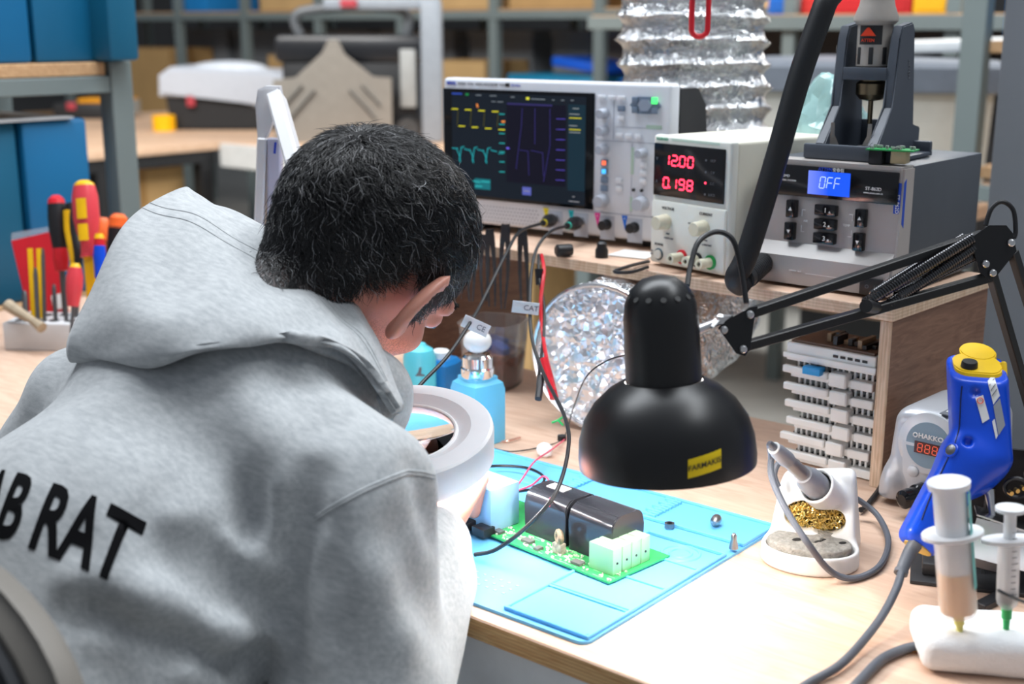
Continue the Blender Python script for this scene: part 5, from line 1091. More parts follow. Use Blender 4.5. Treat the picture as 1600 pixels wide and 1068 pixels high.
l2 = gun_patch('label', ((1543, 596), (1552, 584), (1562, 618), (1552, 632)), lab_m); gun_patch('label', ((1552, 634), (1562, 622), (1570, 664), (1560, 680)), mat('grey_label', srgb('#8c9098'), .45)); gun_patch('label', ((1550, 658), (1554, 654), (1559, 680), (1556, 686)), lab_m)
for ln in (((1546, 602), (1553, 593)), ((1548, 610), (1555, 600)), ((1550, 618), (1557, 608))): wpart('label_print', MB().tube([on_gun(*p, .001)[0] for p in ln], .0004, 4, False, False), ink_g, gun)
p_, n_ = on_gun(1531.5, 626, .0012); wpart('label_mark', MB().torus(p_, n_, .0026, .0004, 16, 5), mat('orange_red_print', (0, 0, 0)), gun)
wpart('seam', MB().tube([on_gun(x, y, .0001)[0] for x, y in ((1503, 603), (1501, 625), (1500, 650), (1498, 672), (1491, 696), (1480, 718), (1465, 750), (1450, 785), (1440, 812))], .0007, 5), mat('seam_dark_blue', (.003, .01, .06), .6, var=0), gun)
p_, n_ = on_gun(1486, 703, .0); wpart('pivot_ring', MB().torus(p_, n_, .0058, .0014, 24, 8), blue_pl, gun); wpart('pivot_screw', MB().lathe([(.0052, -.002), (.0050, .0012), (.003, .0018)], p_, n_, 18), mat('dark_steel', (0, 0, 0)), gun)
capy = mat('signal_yellow', srgb('#e6bc12'), .4, var=.02)
CM = Matrix((gx, gy, gz)).transposed().to_4x4(); CM.translation = top_p
b = MB(); out = rr(-.021, -.020, .021, .014, .012); out2 = [(x*.0165+.004, y*.0165+.020) for x, y in [(math.cos(a), math.sin(a)) for a in np.linspace(0, 2*math.pi, 24, endpoint=False)]]
for o_, z0, z1 in ((out, -.010, .0045), (out2, -.006, .0052)):
    lo_ = [b.bm.verts.new((x, y, z0+y*.70-x*.10)) for x, y in o_]; hi_ = [b.bm.verts.new((x, y, z1+y*.70-x*.10)) for x, y in o_]; n = len(o_)
    f1 = b.bm.faces.new(hi_); b.bm.faces.new(lo_[::-1])
    for i in range(n): b.bm.faces.new((lo_[i], lo_[(i+1) % n], hi_[(i+1) % n], hi_[i]))
    bmesh.ops.bevel(b.bm, geom=list(f1.edges), offset=.0012, segments=2, affect='EDGES')
b.bm.transform(CM); wpart('end_cap', b, capy, gun)
b = MB(); b.box((.0235, .008, -.022), (.006, .022, .052), None, .002); b.bm.transform(CM); wpart('cap_strap', b, capy, gun)
b = MB(); b.lathe([(.0078, 0), (.0072, .006), (.0066, .0072)], (-.008, -.010, -.0035), (.1, -.70, 1), 20); b.bm.transform(CM); wpart('cap_knob', b, black_pl, gun)
wpart('nozzle', MB().cyl(bot_p-gz*.025+gx*.006, bot_p-gz*.055+gx*.008, .005, .002), steel, gun)
wpart('handle_end', MB().cyl(hB-hz*.010, hB-hz*.0125, .013), mat('yellow_ochre', srgb('#d9b34a'), .4), gun)
cd = mat('gun_cable_grey', srgb('#4e525a'), .5, var=.03)
ce = T(1433, 846, 1.140); wpart('strain_relief', MB().tube([ce, T(1422, 862, 1.14), T(1408, 893, 1.132)], (.0068, .0062, .0052), 14).tube([T(1409, 890, 1.133), T(1407, 896, 1.131)], .0062, 14), mat('relief_grey', srgb('#565a62'), .5), gun)
wpart('cable', MB().tube([T(1410, 886, 1.133), T(1401, 918, 1.115), T(1378, 962, 1.085), T(1345, 1005, 1.05), up(1310, 1040, .006), up(1262, 1068, .0042), up(1215, 1100, .0042)], .0036, 12, sub=10), cd, gun)
# stand of the gun
gs = thing('gun_stand', 'black sheet metal gun stand with bent chrome plate behind the syringes', 'stand', Z(1530, 895), 22)
blk = mat('black_sheet_metal', (.018, .018, .020), .4, var=.1)
MB().span((-.062, -.045, 0), (.085, .060, .004), .001).build('base_plate', blk, gs)
MB().span((-.052, -.030, .004), (-.030, .010, .016), .002).build('base_block', blk, gs)
MB().prism([(-.050, .004), (.050, .004), (.046, .060), (.020, .150), (-.005, .150), (-.020, .060)], .003, Matrix.Translation((.052, 0, 0)) @ Matrix.Rotation(R(90), 4, 'Z')).build('side_plate', blk, gs)
MB().prism([(-.030, .004), (.050, .004), (.045, .075), (.005, .085), (-.015, .050)], .003, Matrix.Translation((.004, .02, 0)) @ Matrix.Rotation(R(90), 4, 'Z')).build('side_plate', blk, gs)
MB().span((-.01, .045, .004), (.056, .049, .11)).build('back_plate', blk, gs)
b = MB(); b.box((.014, -.030, .067), (.050, .034, .0016), Euler((R(-6), R(14), 0))); b.box((.012, -.048, .050), (.050, .0016, .036), Euler((R(-8), R(10), 0))); b.build('chrome_plate', mat('bent_steel_plate', (.66, .66, .67), .22, 1., var=.05), gs)
MB().box((-.004, -.030, .030), (.040, .028, .0016), Euler((R(34), R(8), 0))).build('chrome_plate', mat('bent_steel_plate', (0, 0, 0)), gs)
MB().cyl((.016, -.050, .034), (.016, -.0475, .034), .007, None, 18).build('plate_hole', ink_k, gs)
MB().tube([(-.016, -.02, .075), (-.014, -.022, .095), (-.006, -.018, .105), (.002, -.015, .098)], .0012, 6).build('wire_spring', steel, gs)
MB().torus((.024, -.012, .092), (0, 1, .2), .010, .002, 20, 6).build('ring_guide', blk, gs)
for k in range(3): MB().cyl((.018+k*.005, -.014, .088+k*.003), (.020+k*.005, -.018, .088+k*.003), .0022, None, 8).build('contact', brass, gs)
MB().bar((.060, .0, .06), (.030, .0, .19), .010, .012, up=(0, 1, 0)).build('upright_arm', blk, gs)
MB().lathe([(.010, 0), (.010, .03)], (.04, .01, .10), (.3, -1, 0), 18).build('clamp_barrel', mat('dark_steel', (0, 0, 0)), gs)
b = MB(); b.bar(Z(1530, 948, BZ+.0035), Z(1570, 928, BZ+.0035), .012, .007, bev=.001); single('black_bar', b, black_pl, 'short black bar lying on the bench between the two syringes', 'bar')
# ------------------------------------------------------------------ foam block and syringes
fc = Z(1443, 1052); rsf = np.random.RandomState(8); WF = rsf.normal(size=(12, 3))*60; PF = rsf.rand(12)*6
fb = bpy.data.objects.new('foam_block', None)
def foam_fn(p):
    return rbox(p, (.075, .035, .0150), (.078, .036, .0150), .011)+np.sin(p @ WF.T.astype(np.float32)+PF.astype(np.float32)).sum(1)*.00035
fo = surf(foam_fn, (-.012, -.008, -.006), (.160, .080, .040), .0025, 'foam_block', mat('white_foam', (.86, .87, .88), .9, var=.02, scale=200, bump=.3, bscale=400, sss=.0), None, 1)
fo.location = (fc.x, fc.y, BZ); fo.rotation_euler = (0, 0, R(30)); tag(fo, 'white foam block holding two upright syringes on the bench', 'foam block')
FZ = BZ+.0295
sy_m = mat('milky_plastic', (.95, .96, .97), .3, var=0, trans=.5, alpha=.4); sy_s = mat('milky_plunger', (.93, .94, .96), .35, var=.02, trans=.25)
def syringe(name, label, px0, pyB, pyT, r, Lf, fill, col, tip_c, tip_l, flange):
    base = Z(px0[0], pyB, FZ); rt = ray(px0[1], pyT); tt = (base-Vector((0, 0, EYE))).dot(CAMF)/rt.dot(CAMF)
    topv = Vector((0, 0, EYE))+rt*(tt*1.004); a = (topv-base).normalized(); L_ = (topv-base).length
    t = thing(name, label, 'syringe', base, 0, 'syringes stuck in the foam block')
    wpart('tip', MB().lathe([(.0012, -.012), (.0022, -.002), (.0030, tip_l*.5), (.0042, tip_l*.55), (.0042, tip_l)], base, a, 16), tip_c, t)
    bl = L_*Lf
    wpart('barrel', MB().lathe([(.003, tip_l*.9), (r*.9, tip_l*1.15), (r, tip_l*1.35), (r, bl), (r*.93, bl), (r*.93, tip_l*1.4)], base, a, 28, False), sy_m, t)
    wpart('contents', MB().lathe([(r*.3, tip_l*1.15), (r*.9, tip_l*1.38), (r*.9, tip_l*1.38+fill)], base, a, 24), col, t)
    fq = (CAMR-a*CAMR.dot(a)).normalized(); b = MB(); b.lathe([(1, -.0015), (1, .0015)], (0, 0, 0), (0, 0, 1), 28)
    M = Matrix((fq, a.cross(fq), a)).transposed().to_4x4(); M.translation = base+a*bl; b.bm.transform(M @ Matrix.Diagonal((flange, r*1.25, 1, 1))); wpart('barrel_flange', b, sy_s, t)
    pr_ = r*.86
    if r > .012: wpart('plunger', MB().lathe([(pr_, tip_l*1.4+fill), (pr_, L_-.006), (r*1.08, L_-.005), (r*1.12, L_), (r*1.0, L_+.001), (r*.6, L_-.001)], base, a, 28), sy_s, t)
    else:
        wpart('plunger', MB().lathe([(r*.55, tip_l*1.4+fill), (r*.55, L_-.004), (r*1.35, L_-.003), (r*1.35, L_)], base, a, 20), sy_s, t)
    return t, base, a, L_
amber = mat('amber_flux', srgb('#e2a95c'), .3, var=.05)
t1, b1, a1, L1 = syringe('syringe', 'large milky syringe with amber flux in the foam block', (1500, 1482), 988, 752, .0148, .66, .034, amber, mat('yellow_tip', srgb('#d8d27a'), .4), .014, .024)
n1 = (-CAMF*.35+CAMR*1.0).normalized(); n1 = (n1-a1*n1.dot(a1)).normalized()
b = MB(); sd = a1.cross(n1)
for i in range(6):
    pass
g = [[b.bm.verts.new(b1+a1*h+(n1*math.cos(q)+sd*math.sin(q))*.0153) for q in np.linspace(-.5, .5, 7)] for h in (.040, .080, .120)]
for j in range(2):
    for i in range(6): b.bm.faces.new((g[j][i], g[j][i+1], g[j+1][i+1], g[j+1][i]))
tl = wpart('side_label', b, mat('teal_label', srgb('#69b8b4'), .5, var=.05), t1)
t2, b2, a2, L2 = syringe('syringe', 'slim syringe with black scale and green tip in the foam block', (1572, 1579), 985, 792, .0085, .74, .006, mat('dark_plunger_seal', (.05, .05, .06), .5), mat('green_tip', srgb('#28a85a'), .35), .020, .022)
b = MB(); nf = (-CAMF-a2*(-CAMF).dot(a2)).normalized(); sd = a2.cross(nf)
for k in range(11):
    h = .034+k*.0052; q0 = -.1; q1 = .55 if k % 5 == 0 else .35; P = [b2+a2*h+(nf*math.cos(q)+sd*math.sin(q))*.0087 for q in np.linspace(q0, q1, 5)]; b.tube(P, .0003, 4, False, False)
wpart('scale_marks', b, ink_k, t2)
for i, (px, py, ang) in enumerate(((1428, 1018, 20), (1590, 1030, 10))):
    p = Z(px, py)+Vector((0, 0, .0035)); d = CAMR*math.cos(R(ang))*(-1 if i == 0 else 1)-CAMF*.3
    single('brass_nozzle', MB().lathe([(.0034, -.012), (.0034, .004), (.0022, .006), (.0012, .016)], p, d, 14), brass, ['brass nozzle lying at the cable side of the foam block', 'brass nozzle poking out in front of the slim syringe'][i], 'nozzle')
single('grey_cable', MB().tube([up(1300, 1110, .0044), up(1345, 1062, .0044), up(1378, 1030, .0044), up(1412, 1014, .0044), up(1440, 1006, .0044), up(1475, 985, .0044), up(1530, 975, .0044)], .0042, 12, sub=10), cd, 'grey cable running across the bench front to behind the foam block', 'cable')
single('thin_cable', MB().tube([T(1560, 922, 1.0), T(1580, 932, .98), T(1602, 940, .96), T(1630, 945, .95), Z(1680, 960, BZ+.002)], .0013, 8), wire_k, 'thin dark wire crossing before the slim syringe at the picture edge', 'wire')
# ------------------------------------------------------------------ tool holder with hand tools
TB = Z(60, 548); th_m = mat('tool_block_white', srgb('#d4d6d8'), .5, var=.03)
tb = thing('tool_block', 'pale grey tool block on the bench holding upright hand tools', 'tool holder', (TB.x, TB.y, BZ), 35)
MB().span((-.055, -.002, 0), (.10, .085, .045), .003).build('block', th_m, tb)
for i in range(5):
    for k in range(2): MB().cyl((-.035+i*.028, .02+k*.04, .044), (-.035+i*.028, .02+k*.04, .0457), .008, None, 14).build('hole', ink_k, tb)
THZ = BZ+.045
def tool(name, label, cat, top, bot, t, parts, group='hand tools in the tool block'):
    a = T(*top, t); r = ray(*bot); c = Z(bot[0], bot[1], THZ) if False else T(*bot, t); ax = (c-a).normalized(); L_ = (c-a).length
    o = thing(name, label, cat, c, 0, group)
    for nm, f0, f1, prof, m in parts:
        pr_ = [(rad, L_*(f0+(f1-f0)*f)) for rad, f in prof]
        wpart(nm, MB().lathe(pr_, a, ax, 18), m, o)
    return o
grip = [(.005, 0), (.0095, .04), (.0125, .14), (.0138, .35), (.0125, .6), (.0098, .8), (.0105, .92), (.0100, 1)]
rodm = mat('grey_steel_rod', (.20, .20, .21), .38, 1.)
tool('screwdriver', 'black screwdriver with red cap in the tool block', 'screwdriver', (87, 305), (104, 512), 2.08, [('end_cap', 0, .07, [(.006, 0), (.0125, .4), (.014, 1)], red_pl), ('handle', .065, .40, [(.014, 0), (.0155, .3), (.0150, .6), (.0115, 1)], black_pl), ('collar', .40, .57, [(.0115, 0), (.0125, .5), (.0100, 1)], red_pl), ('shaft', .57, 1.0, [(.0045, 0), (.0045, 1)], rodm)])
t_ = tool('screwdriver', 'tall red insulated screwdriver with yellow end and windows', 'screwdriver', (131, 282), (148, 520), 2.02, [('end_cap', 0, .04, [(.008, 0), (.0150, .5), (.0165, 1)], yellow_pl), ('handle', .035, .50, [(.0165, 0), (.0200, .15), (.0205, .45), (.0175, .62), (.0115, .8), (.0120, .93), (.0135, 1)], mat('coral_red', srgb('#d2404a'), .35)), ('sleeve', .50, .85, [(.0095, 0), (.0080, 1)], yellow_pl), ('shaft', .85, 1.0, [(.004, 0), (.004, 1)], rodm)])
a = T(131, 282, 2.02); ax = (T(148, 520, 2.02)-a).normalized(); nf = (-CAMF-ax*(-CAMF).dot(ax)).normalized()
for h0, h1 in ((.030, .062), (.070, .096)):
    b = MB(); sd = ax.cross(nf)
    g = [[b.bm.verts.new(a+ax*h+(nf*math.cos(q)+sd*math.sin(q))*.0212) for q in (-.38, -.19, 0, .19, .38)] for h in np.linspace(h0, h1, 4)]
    for j in range(3):
        for i in range(4): b.bm.faces.new((g[j][i], g[j][i+1], g[j+1][i+1], g[j+1][i]))
    wpart('grip_window', b, yellow_pl, t_)
og = mat('signal_orange', srgb('#ee6a2c'), .4)
tool('screwdriver', 'orange and black tool handle nearest the hood in the tool block', 'screwdriver', (186, 334), (170, 520), 2.10, [('end_cap', 0, .12, [(.008, 0), (.0150, .3), (.0155, 1)], og), ('handle', .11, .45, [(.0155, 0), (.0145, .7), (.0100, 1)], black_pl), ('shaft', .45, 1, [(.004, 0), (.004, 1)], rodm)])
tool('screwdriver', 'orange tool handle behind the tall red screwdriver', 'screwdriver', (160, 340), (156, 520), 2.14, [('end_cap', 0, .2, [(.008, 0), (.0130, .25), (.0125, 1)], og), ('handle', .19, .5, [(.0115, 0), (.0125, .5), (.0095, 1)], mat('dark_orange_grip', srgb('#a8481f'), .5)), ('shaft', .5, 1, [(.004, 0), (.004, 1)], rodm)])
tool('screwdriver', 'small blue tool with red and yellow end by the tall red screwdriver', 'screwdriver', (155, 365), (158, 520), 2.0, [('end_cap', 0, .05, [(.006, 0), (.0080, 1)], yellow_pl), ('collar', .05, .12, [(.0085, 0), (.0085, 1)], red_pl), ('handle', .12, .45, [(.0085, 0), (.0100, .3), (.0080, 1)], blue_pl), ('shaft', .45, 1, [(.003, 0), (.003, 1)], rodm)])
tool('screwdriver', 'short red screwdriver with yellow stripe low in the tool block', 'screwdriver', (118, 411), (112, 520), 1.98, [('end_cap', 0, .06, [(.006, 0), (.0090, 1)], yellow_pl), ('handle', .06, .62, [(.0095, 0), (.0130, .25), (.0125, .6), (.0085, 1)], mat('coral_red', (0, 0, 0))), ('shaft', .62, 1, [(.003, 0), (.003, 1)], rodm)])
pl_ = thing('pliers', 'yellow and black handled pliers between the two tall screwdrivers', 'pliers', T(118, 515, 2.06), 0, 'hand tools in the tool block')
wpart('yellow_handle', MB().tube([T(106, 328, 2.07), T(108, 360, 2.07), T(114, 400, 2.06), T(118, 440, 2.06)], (.0075, .008, .006, .005), 10), yellow_pl, pl_); wpart('black_handle', MB().tube([T(111, 318, 2.075), T(117, 360, 2.07), T(122, 400, 2.06), T(120, 440, 2.06)], (.009, .0095, .0075, .006), 10), black_pl, pl_); wpart('jaw', MB().tube([T(119, 435, 2.06), T(118, 515, 2.06)], (.008, .004), 10, smooth=False), rodm, pl_)
t_ = thing('red_pouch', 'flat red plastic pouch with clear top standing in the tool block', 'pouch', T(75, 500, 2.15), 0, 'hand tools in the tool block')
def sheet(name, q, t, m, par, th=.0015):
    P = [T(x, y, t) for x, y in q]; b = MB(); n = (P[1]-P[0]).cross(P[3]-P[0]).normalized()*th; f = [b.bm.verts.new(p+n) for p in P]; k = [b.bm.verts.new(p-n) for p in P]
    b.bm.faces.new(f); b.bm.faces.new(k[::-1])
    for i in range(len(P)): b.bm.faces.new((f[i], k[i], k[(i+1) % len(P)], f[(i+1) % len(P)]))
    return wpart(name, b, m, par)
sheet('pouch', ((18, 376), (78, 362), (112, 505), (50, 512)), 2.15, red_pl, t_); sheet('clear_top', ((19, 364), (76, 354), (78, 362), (18, 376)), 2.15, mat('clear_film', (.8, .82, .86), .1, var=0, trans=.7, alpha=.6), t_); sheet('white_label', ((80, 462), (102, 456), (106, 480), (84, 484)), 2.148, white_pl, t_)
t_ = thing('flat_tweezers', 'yellow flat tweezers in front of the red pouch', 'tweezers', T(58, 512, 2.05), 0, 'hand tools in the tool block')
for x0, x1 in ((47, 54), (61, 64)): wpart('arm', MB().bar(T(x0, 388, 2.06), T(x1, 512, 2.05), .008, .0025, up=CAMF), yellow_pl, t_)
for i, (a, c, r_) in enumerate((((67, 388), (70, 515), .0032), ((55, 418), (60, 515), .0036), ((84, 444), (88, 515), .0034), ((38, 454), (42, 512), .0045), ((102, 432), (104, 515), .0032))):
    tool('needle_file', 'thin dark steel file standing in the tool block, %s' % ['right behind the beige brush tip', 'close to the yellow tweezers', 'alone before the white pouch label', 'outermost, beside the pouch edge', 'nearest the grey hood'][i], 'file', a, c, 2.03, [('shank', 0, 1, [(r_*.6, 0), (r_, .1), (r_, 1)], rodm)])
single('beige_brush', MB().tube([T(12, 476, 2.02), T(30, 488, 2.01), T(50, 500, 2.0), T(66, 512, 1.99)], (.010, .0085, .006, .009), 10), mat('worn_beige_handle', srgb('#a89880'), .6, var=.2), 'worn beige brush handle lying across the tool block', 'brush')
# ------------------------------------------------------------------ office chair
ch = thing('office_chair', 'dark office chair with rounded grey rimmed back behind the seated man', 'chair', (-.86, .40, 0))
def chair_back(name, w, h, zc, y0, th, m, lean=.20, dz=0):
    b = MB(); n = 56; out = []
    for k in range(n):
        a = 2*math.pi*k/n; c, s = math.cos(a), math.sin(a); e = .62
        out.append((-.86+w*math.copysign(abs(c)**e, c), zc+h*math.copysign(abs(s)**e, s)))
    rings = []
    for dy, sc in ((0, .965), (-.008, .99), (-.020, 1.0), (-th+.01, .985), (-th, .95)):
        rings.append([b.bm.verts.new((-.86+(x+.86)*sc, y0+dy+lean*(z-zc)-.10*((x+.86)**2)*-1.2, zc+(z-zc)*sc)) for x, z in out])
    for i in range(4):
        for k in range(n): b.bm.faces.new((rings[i][k], rings[i][(k+1) % n], rings[i+1][(k+1) % n], rings[i+1][k]))
    b.bm.faces.new(rings[0][::-1]); b.bm.faces.new(rings[-1]); return wpart(name, b, m, ch)
chair_back('back_rim', .262, .230, .795, .335, .030, mat('warm_grey_rim', srgb('#746f68'), .5, var=.03)); chair_back('back_panel', .247, .216, .795, .318, .030, mat('black_back_fabric', (.012, .013, .016), .8, var=.1, bump=.2, bscale=900))
wpart('seat', MB().lathe([(.18, 0), (.235, .02), (.24, .05), (.20, .075), (.02, .08)], Vector((-.86, .46, .43)), (0, 0, 1), 36, sq=.5), mat('black_back_fabric', (0, 0, 0)), ch)
wpart('back_arm', MB().tube([Vector((-.86, .42, .40)), Vector((-.86, .25, .42)), Vector((-.86, .24, .60)), Vector((-.86, .27, .72))], .022, 12), black_pl, ch)
wpart('gas_column', MB().lathe([(.03, .10), (.03, .27), (.02, .27), (.02, .43)], Vector((-.86, .46, 0)), (0, 0, 1), 20), black_pl, ch)
for k in range(5):
    a = R(72*k+20); d = Vector((math.cos(a), math.sin(a), 0)); c = Vector((-.86, .46, 0)); wpart('base_spoke', MB().bar(c+Vector((0, 0, .11)), c+d*.28+Vector((0, 0, .075)), .045, .03, bev=.005), black_pl, ch); wpart('caster', MB().lathe([(.026, -.022), (.029, 0), (.026, .022)], c+d*.28+Vector((0, 0, .0295)), d.cross(Vector((0, 0, 1))), 16), black_pl, ch)
# ------------------------------------------------------------------ the seated man
man = thing('person', 'man with short black hair in a grey hooded sweatshirt bending over the circuit board', 'person', (-.89, .42, .5))
V3 = lambda *a: np.array(a, np.float32)
MX = -.885                                              # mid line
HC = V3(*T(578, 397, 1.205))                            # head centre
hf = Vector((.175, .714, -.685)).normalized(); hu_ = Vector((.40, .59, .70)); hu_ = (hu_-hf*hu_.dot(hf)).normalized(); hr = hf.cross(hu_); hf = (hf*math.cos(R(9))-hr*math.sin(R(9))).normalized(); hr = hf.cross(hu_)
HMt = np.array([[hr[i], hf[i], hu_[i]] for i in range(3)], np.float32)        # columns: right, forward, up
def hd_(r, f, u_): return HC+HMt @ V3(r, f, u_)
neck0 = V3(MX, .70, 1.055)
armR = [V3(-.705, .655, .985), V3(-.655, .605, .812), V3(-.742, .790, .905)]; armL = [V3(-1.070, .655, .985), V3(-1.165, .605, .820), V3(-1.040, .800, .908)]
def hand_prims(w, pd, side, pn):
    """palm, four curled fingers, thumb: rounded cones from the wrist w along pd, palm normal pn"""
    pd = pd/np.linalg.norm(pd); pn = pn-pd*(pn @ pd); pn = pn/np.linalg.norm(pn); sd = np.cross(pd, pn)*side; P = []
    for k in range(4):
        o = w+pd*.012+sd*(.021-.014*k)*.6; kn = w+pd*(.086-.004*abs(k-1)*1.2)+sd*(.030-.0195*k); P.append((o, kn, .0135, .0105))
        L_ = (.040, .045, .042, .033)[k]; d1 = pd*.72+pn*.62; d1 = d1/np.linalg.norm(d1); d2 = pd*.10+pn*1.0; d2 = d2/np.linalg.norm(d2); d3 = pd*-.30+pn*.95; d3 /= np.linalg.norm(d3)
        a = kn+d1*L_; b = a+d2*L_*.62; c = b+d3*L_*.48; P += [(kn, a, .0102, .0090), (a, b, .0090, .0080), (b, c, .0080, .0066)]
    t0 = w+pd*.022+sd*.022; t1 = t0+pd*.030+sd*.022+pn*.018; t2 = t1+pd*.030+sd*.002+pn*.016; t3 = t2+pd*.020-sd*.008+pn*.010; P += [(t0, t1, .0150, .0118), (t1, t2, .0118, .0095), (t2, t3, .0095, .0075)]
    return P
HPR = hand_prims(armR[2]+V3(-.010, .012, .004), V3(-.42, .62, .20), 1, V3(-.35, .25, -.90)); HPL = hand_prims(armL[2]+V3(.010, .012, .002), V3(.45, .70, .16), -1, V3(.3, .2, -.93))
HPR = [(a, b, ra, rb) for a, b, ra, rb in HPR]
def body_fn(p):
    q = (p-HC) @ HMt
    cr = ellip(q, (0, -.018, .022), (.0755, .0960, .084)); d = smin(cr, ellip(q, (0, .020, -.040), (.060, .070, .080)), .030)
    d = smin(d, rcone(q, V3(0, .044, -.108), V3(0, .058, -.116), .031, .023), .030)                # chin
    for s in (-1, 1):
        d = smin(d, rcone(q, V3(s*.053, .006, -.074), V3(s*.028, .054, -.112), .022, .020), .022)   # jaw
        d = smin(d, ellip(q, (s*.040, .062, -.034), (.020, .018, .016)), .018)                      # cheekbone
        d = smin(d, rcone(q, V3(s*.012, .092, .014), V3(s*.042, .078, .012), .009, .009), .014)     # brow
        d = smax(d, -ellip(q, (s*.031, .094, -.004), (.014, .012, .010)), .010)                     # eye socket
        d = smin(d, ellip(q, (s*.031, .0815, -.004), (.0118, .0118, .0115)), .003)                  # eyeball with lids
    d = smin(d, rcone(q, V3(0, .093, .006), V3(0, .106, -.034), .0075, .0105), .010); d = smin(d, np.minimum(ellip(q, (.010, .097, -.036), (.008, .009, .008)), ellip(q, (-.010, .097, -.036), (.009, .010, .008))), .006)
    for zc, f in ((-.064, .088), (-.074, .086)): d = smin(d, ellip(q, (0, f, zc), (.024, .009, .0055)), .005)
    for s in (-1, 1):                                                                              # ears, flaring backward
        e = np.stack([q[:, 0]-s*.0765, q[:, 1]-.016, q[:, 2]+.006], 1); a = R(44)*s; ca, sa = math.cos(a), math.sin(a); ex = e[:, 0]*ca+e[:, 1]*sa; ey = -e[:, 0]*sa+e[:, 1]*ca; ez = e[:, 2]; ey2 = ey+.014-ez*.22
        E_ = np.stack([ex-s*.004, ey2, ez], 1); ear = ellip(E_, (0, -.001, 0), (.0070, .0205, .0340)); ear = smin(ear, np.abs(np.sqrt((E_[:, 1]/.0195)**2+((E_[:, 2]-.003)/.0315)**2)-1)*.0195+np.abs(E_[:, 0]-s*.003)*.9-.0048+np.maximum(0, E_[:, 1]-.012), .004); ear = smax(ear, -ellip(E_, (s*.0075, .001, .003), (.0065, .0125, .0240)), .004); ear = smin(ear, ellip(E_, (0, .004, -.028), (.0065, .0095, .010)), .006)
        d = smin(d, ear, .006)
    nk = rcone(p, hd_(0, -.030, -.040), neck0, .052, .060); d = smin(d, nk, .030)
    d = smin(d, rcone(p, neck0, V3(MX, .62, .96), .062, .085), .05)
    for A in (armR, armL):
        s0 = rcone(p, V3(MX, .655, .99), A[0], .060, .045); d = smin(d, s0, .04); d = smin(d, np.minimum(rcone(p, A[0], A[1], .044, .036), rcone(p, A[1], A[2], .036, .024)), .02)
    for H_, A in ((HPR, armR), (HPL, armL)):
        hnd = None
        for i, (a, b, ra, rb) in enumerate(H_):
            c = rcone(p, a, b, ra, rb); hnd = c if hnd is None else smin(hnd, c, .006 if i % 4 == 0 and i < 16 else .0022)
        d = smin(d, hnd, .010)
    return d
def skin_mat():
    m, nt, b = nodes_of('skin'); N, L = nt.nodes, nt.links
    tc = N.new('ShaderNodeTexCoord'); n = N.new('ShaderNodeTexNoise'); n.inputs['Scale'].default_value = 25; L.new(tc.outputs['Object'], n.inputs[0])
    cr = N.new('ShaderNodeValToRGB'); cr.color_ramp.elements[0].color = (*srgb('#c0806c'), 1); cr.color_ramp.elements[1].color = (*srgb('#d89a88'), 1); L.new(n.outputs[0], cr.inputs[0])
    # stubble over jaw and cheek, kept by an attribute of the face
    at = N.new('ShaderNodeAttribute'); at.attribute_name = 'stubble'; v = N.new('ShaderNodeTexNoise'); v.inputs['Scale'].default_value = 900; v.inputs['Detail'].default_value = 1; L.new(tc.outputs['Object'], v.inputs[0])
    c2 = N.new('ShaderNodeValToRGB'); c2.color_ramp.elements[0].position = .48; c2.color_ramp.elements[1].position = .60; L.new(v.outputs[0], c2.inputs[0])
    mu = N.new('ShaderNodeMath'); mu.operation = 'MULTIPLY'; L.new(c2.outputs[0], mu.inputs[0]); L.new(at.outputs['Fac'], mu.inputs[1]); m2 = N.new('ShaderNodeMath'); m2.operation = 'MULTIPLY'; m2.inputs[1].default_value = .75; L.new(mu.outputs[0], m2.inputs[0])
    sa = N.new('ShaderNodeAttribute'); sa.attribute_name = 'scalp'; mxx = N.new('ShaderNodeMath'); mxx.operation = 'MAXIMUM'; L.new(m2.outputs[0], mxx.inputs[0]); L.new(sa.outputs['Fac'], mxx.inputs[1])
    mx = N.new('ShaderNodeMix'); mx.data_type = 'RGBA'; L.new(mxx.outputs[0], mx.inputs[0]); L.new(cr.outputs[0], mx.inputs[6]); mx.inputs[7].default_value = (.025, .02, .021, 1)
    L.new(mx.outputs[2], b.inputs['Base Color']); b.inputs['Roughness'].default_value = .45; b.inputs['Subsurface Weight'].default_value = .12; b.inputs['Subsurface Radius'].default_value = (.012, .004, .002); b.inputs['Subsurface Scale'].default_value = .6; return m
body = surf(body_fn, (-1.26, .52, .74), (-.54, 1.03, 1.31), .0030, 'body', skin_mat(), None, 1)
wpart('body', body, None, man)
bv_ = np.array([v.co for v in body.data.vertices]); bq = (bv_-HC) @ HMt
at = body.data.attributes.new('stubble', 'FLOAT', 'POINT'); sm = lambda x, a, b: np.clip((x-a)/(b-a), 0, 1)
at.data.foreach_set('value', (sm(-bq[:, 2], .030, .055)*sm(bq[:, 1], -.02, .012)*sm(-bq[:, 2], .14, .12)*(np.abs(bq[:, 0]) < .085)).astype(np.float32))
for s in (-1, 1):
    e = MB().ball(Vector(hd_(s*.031, .0825, -.006)), .0098, 16); wpart('eye', e, mat('eye_white', (.75, .73, .72), .15, var=0), man)
    e = MB(); e.ball(Vector(hd_(s*.031, .0908, -.0085)), .0042, 12); wpart('iris', e, mat('dark_iris', (.02, .012, .008), .1, var=0), man)
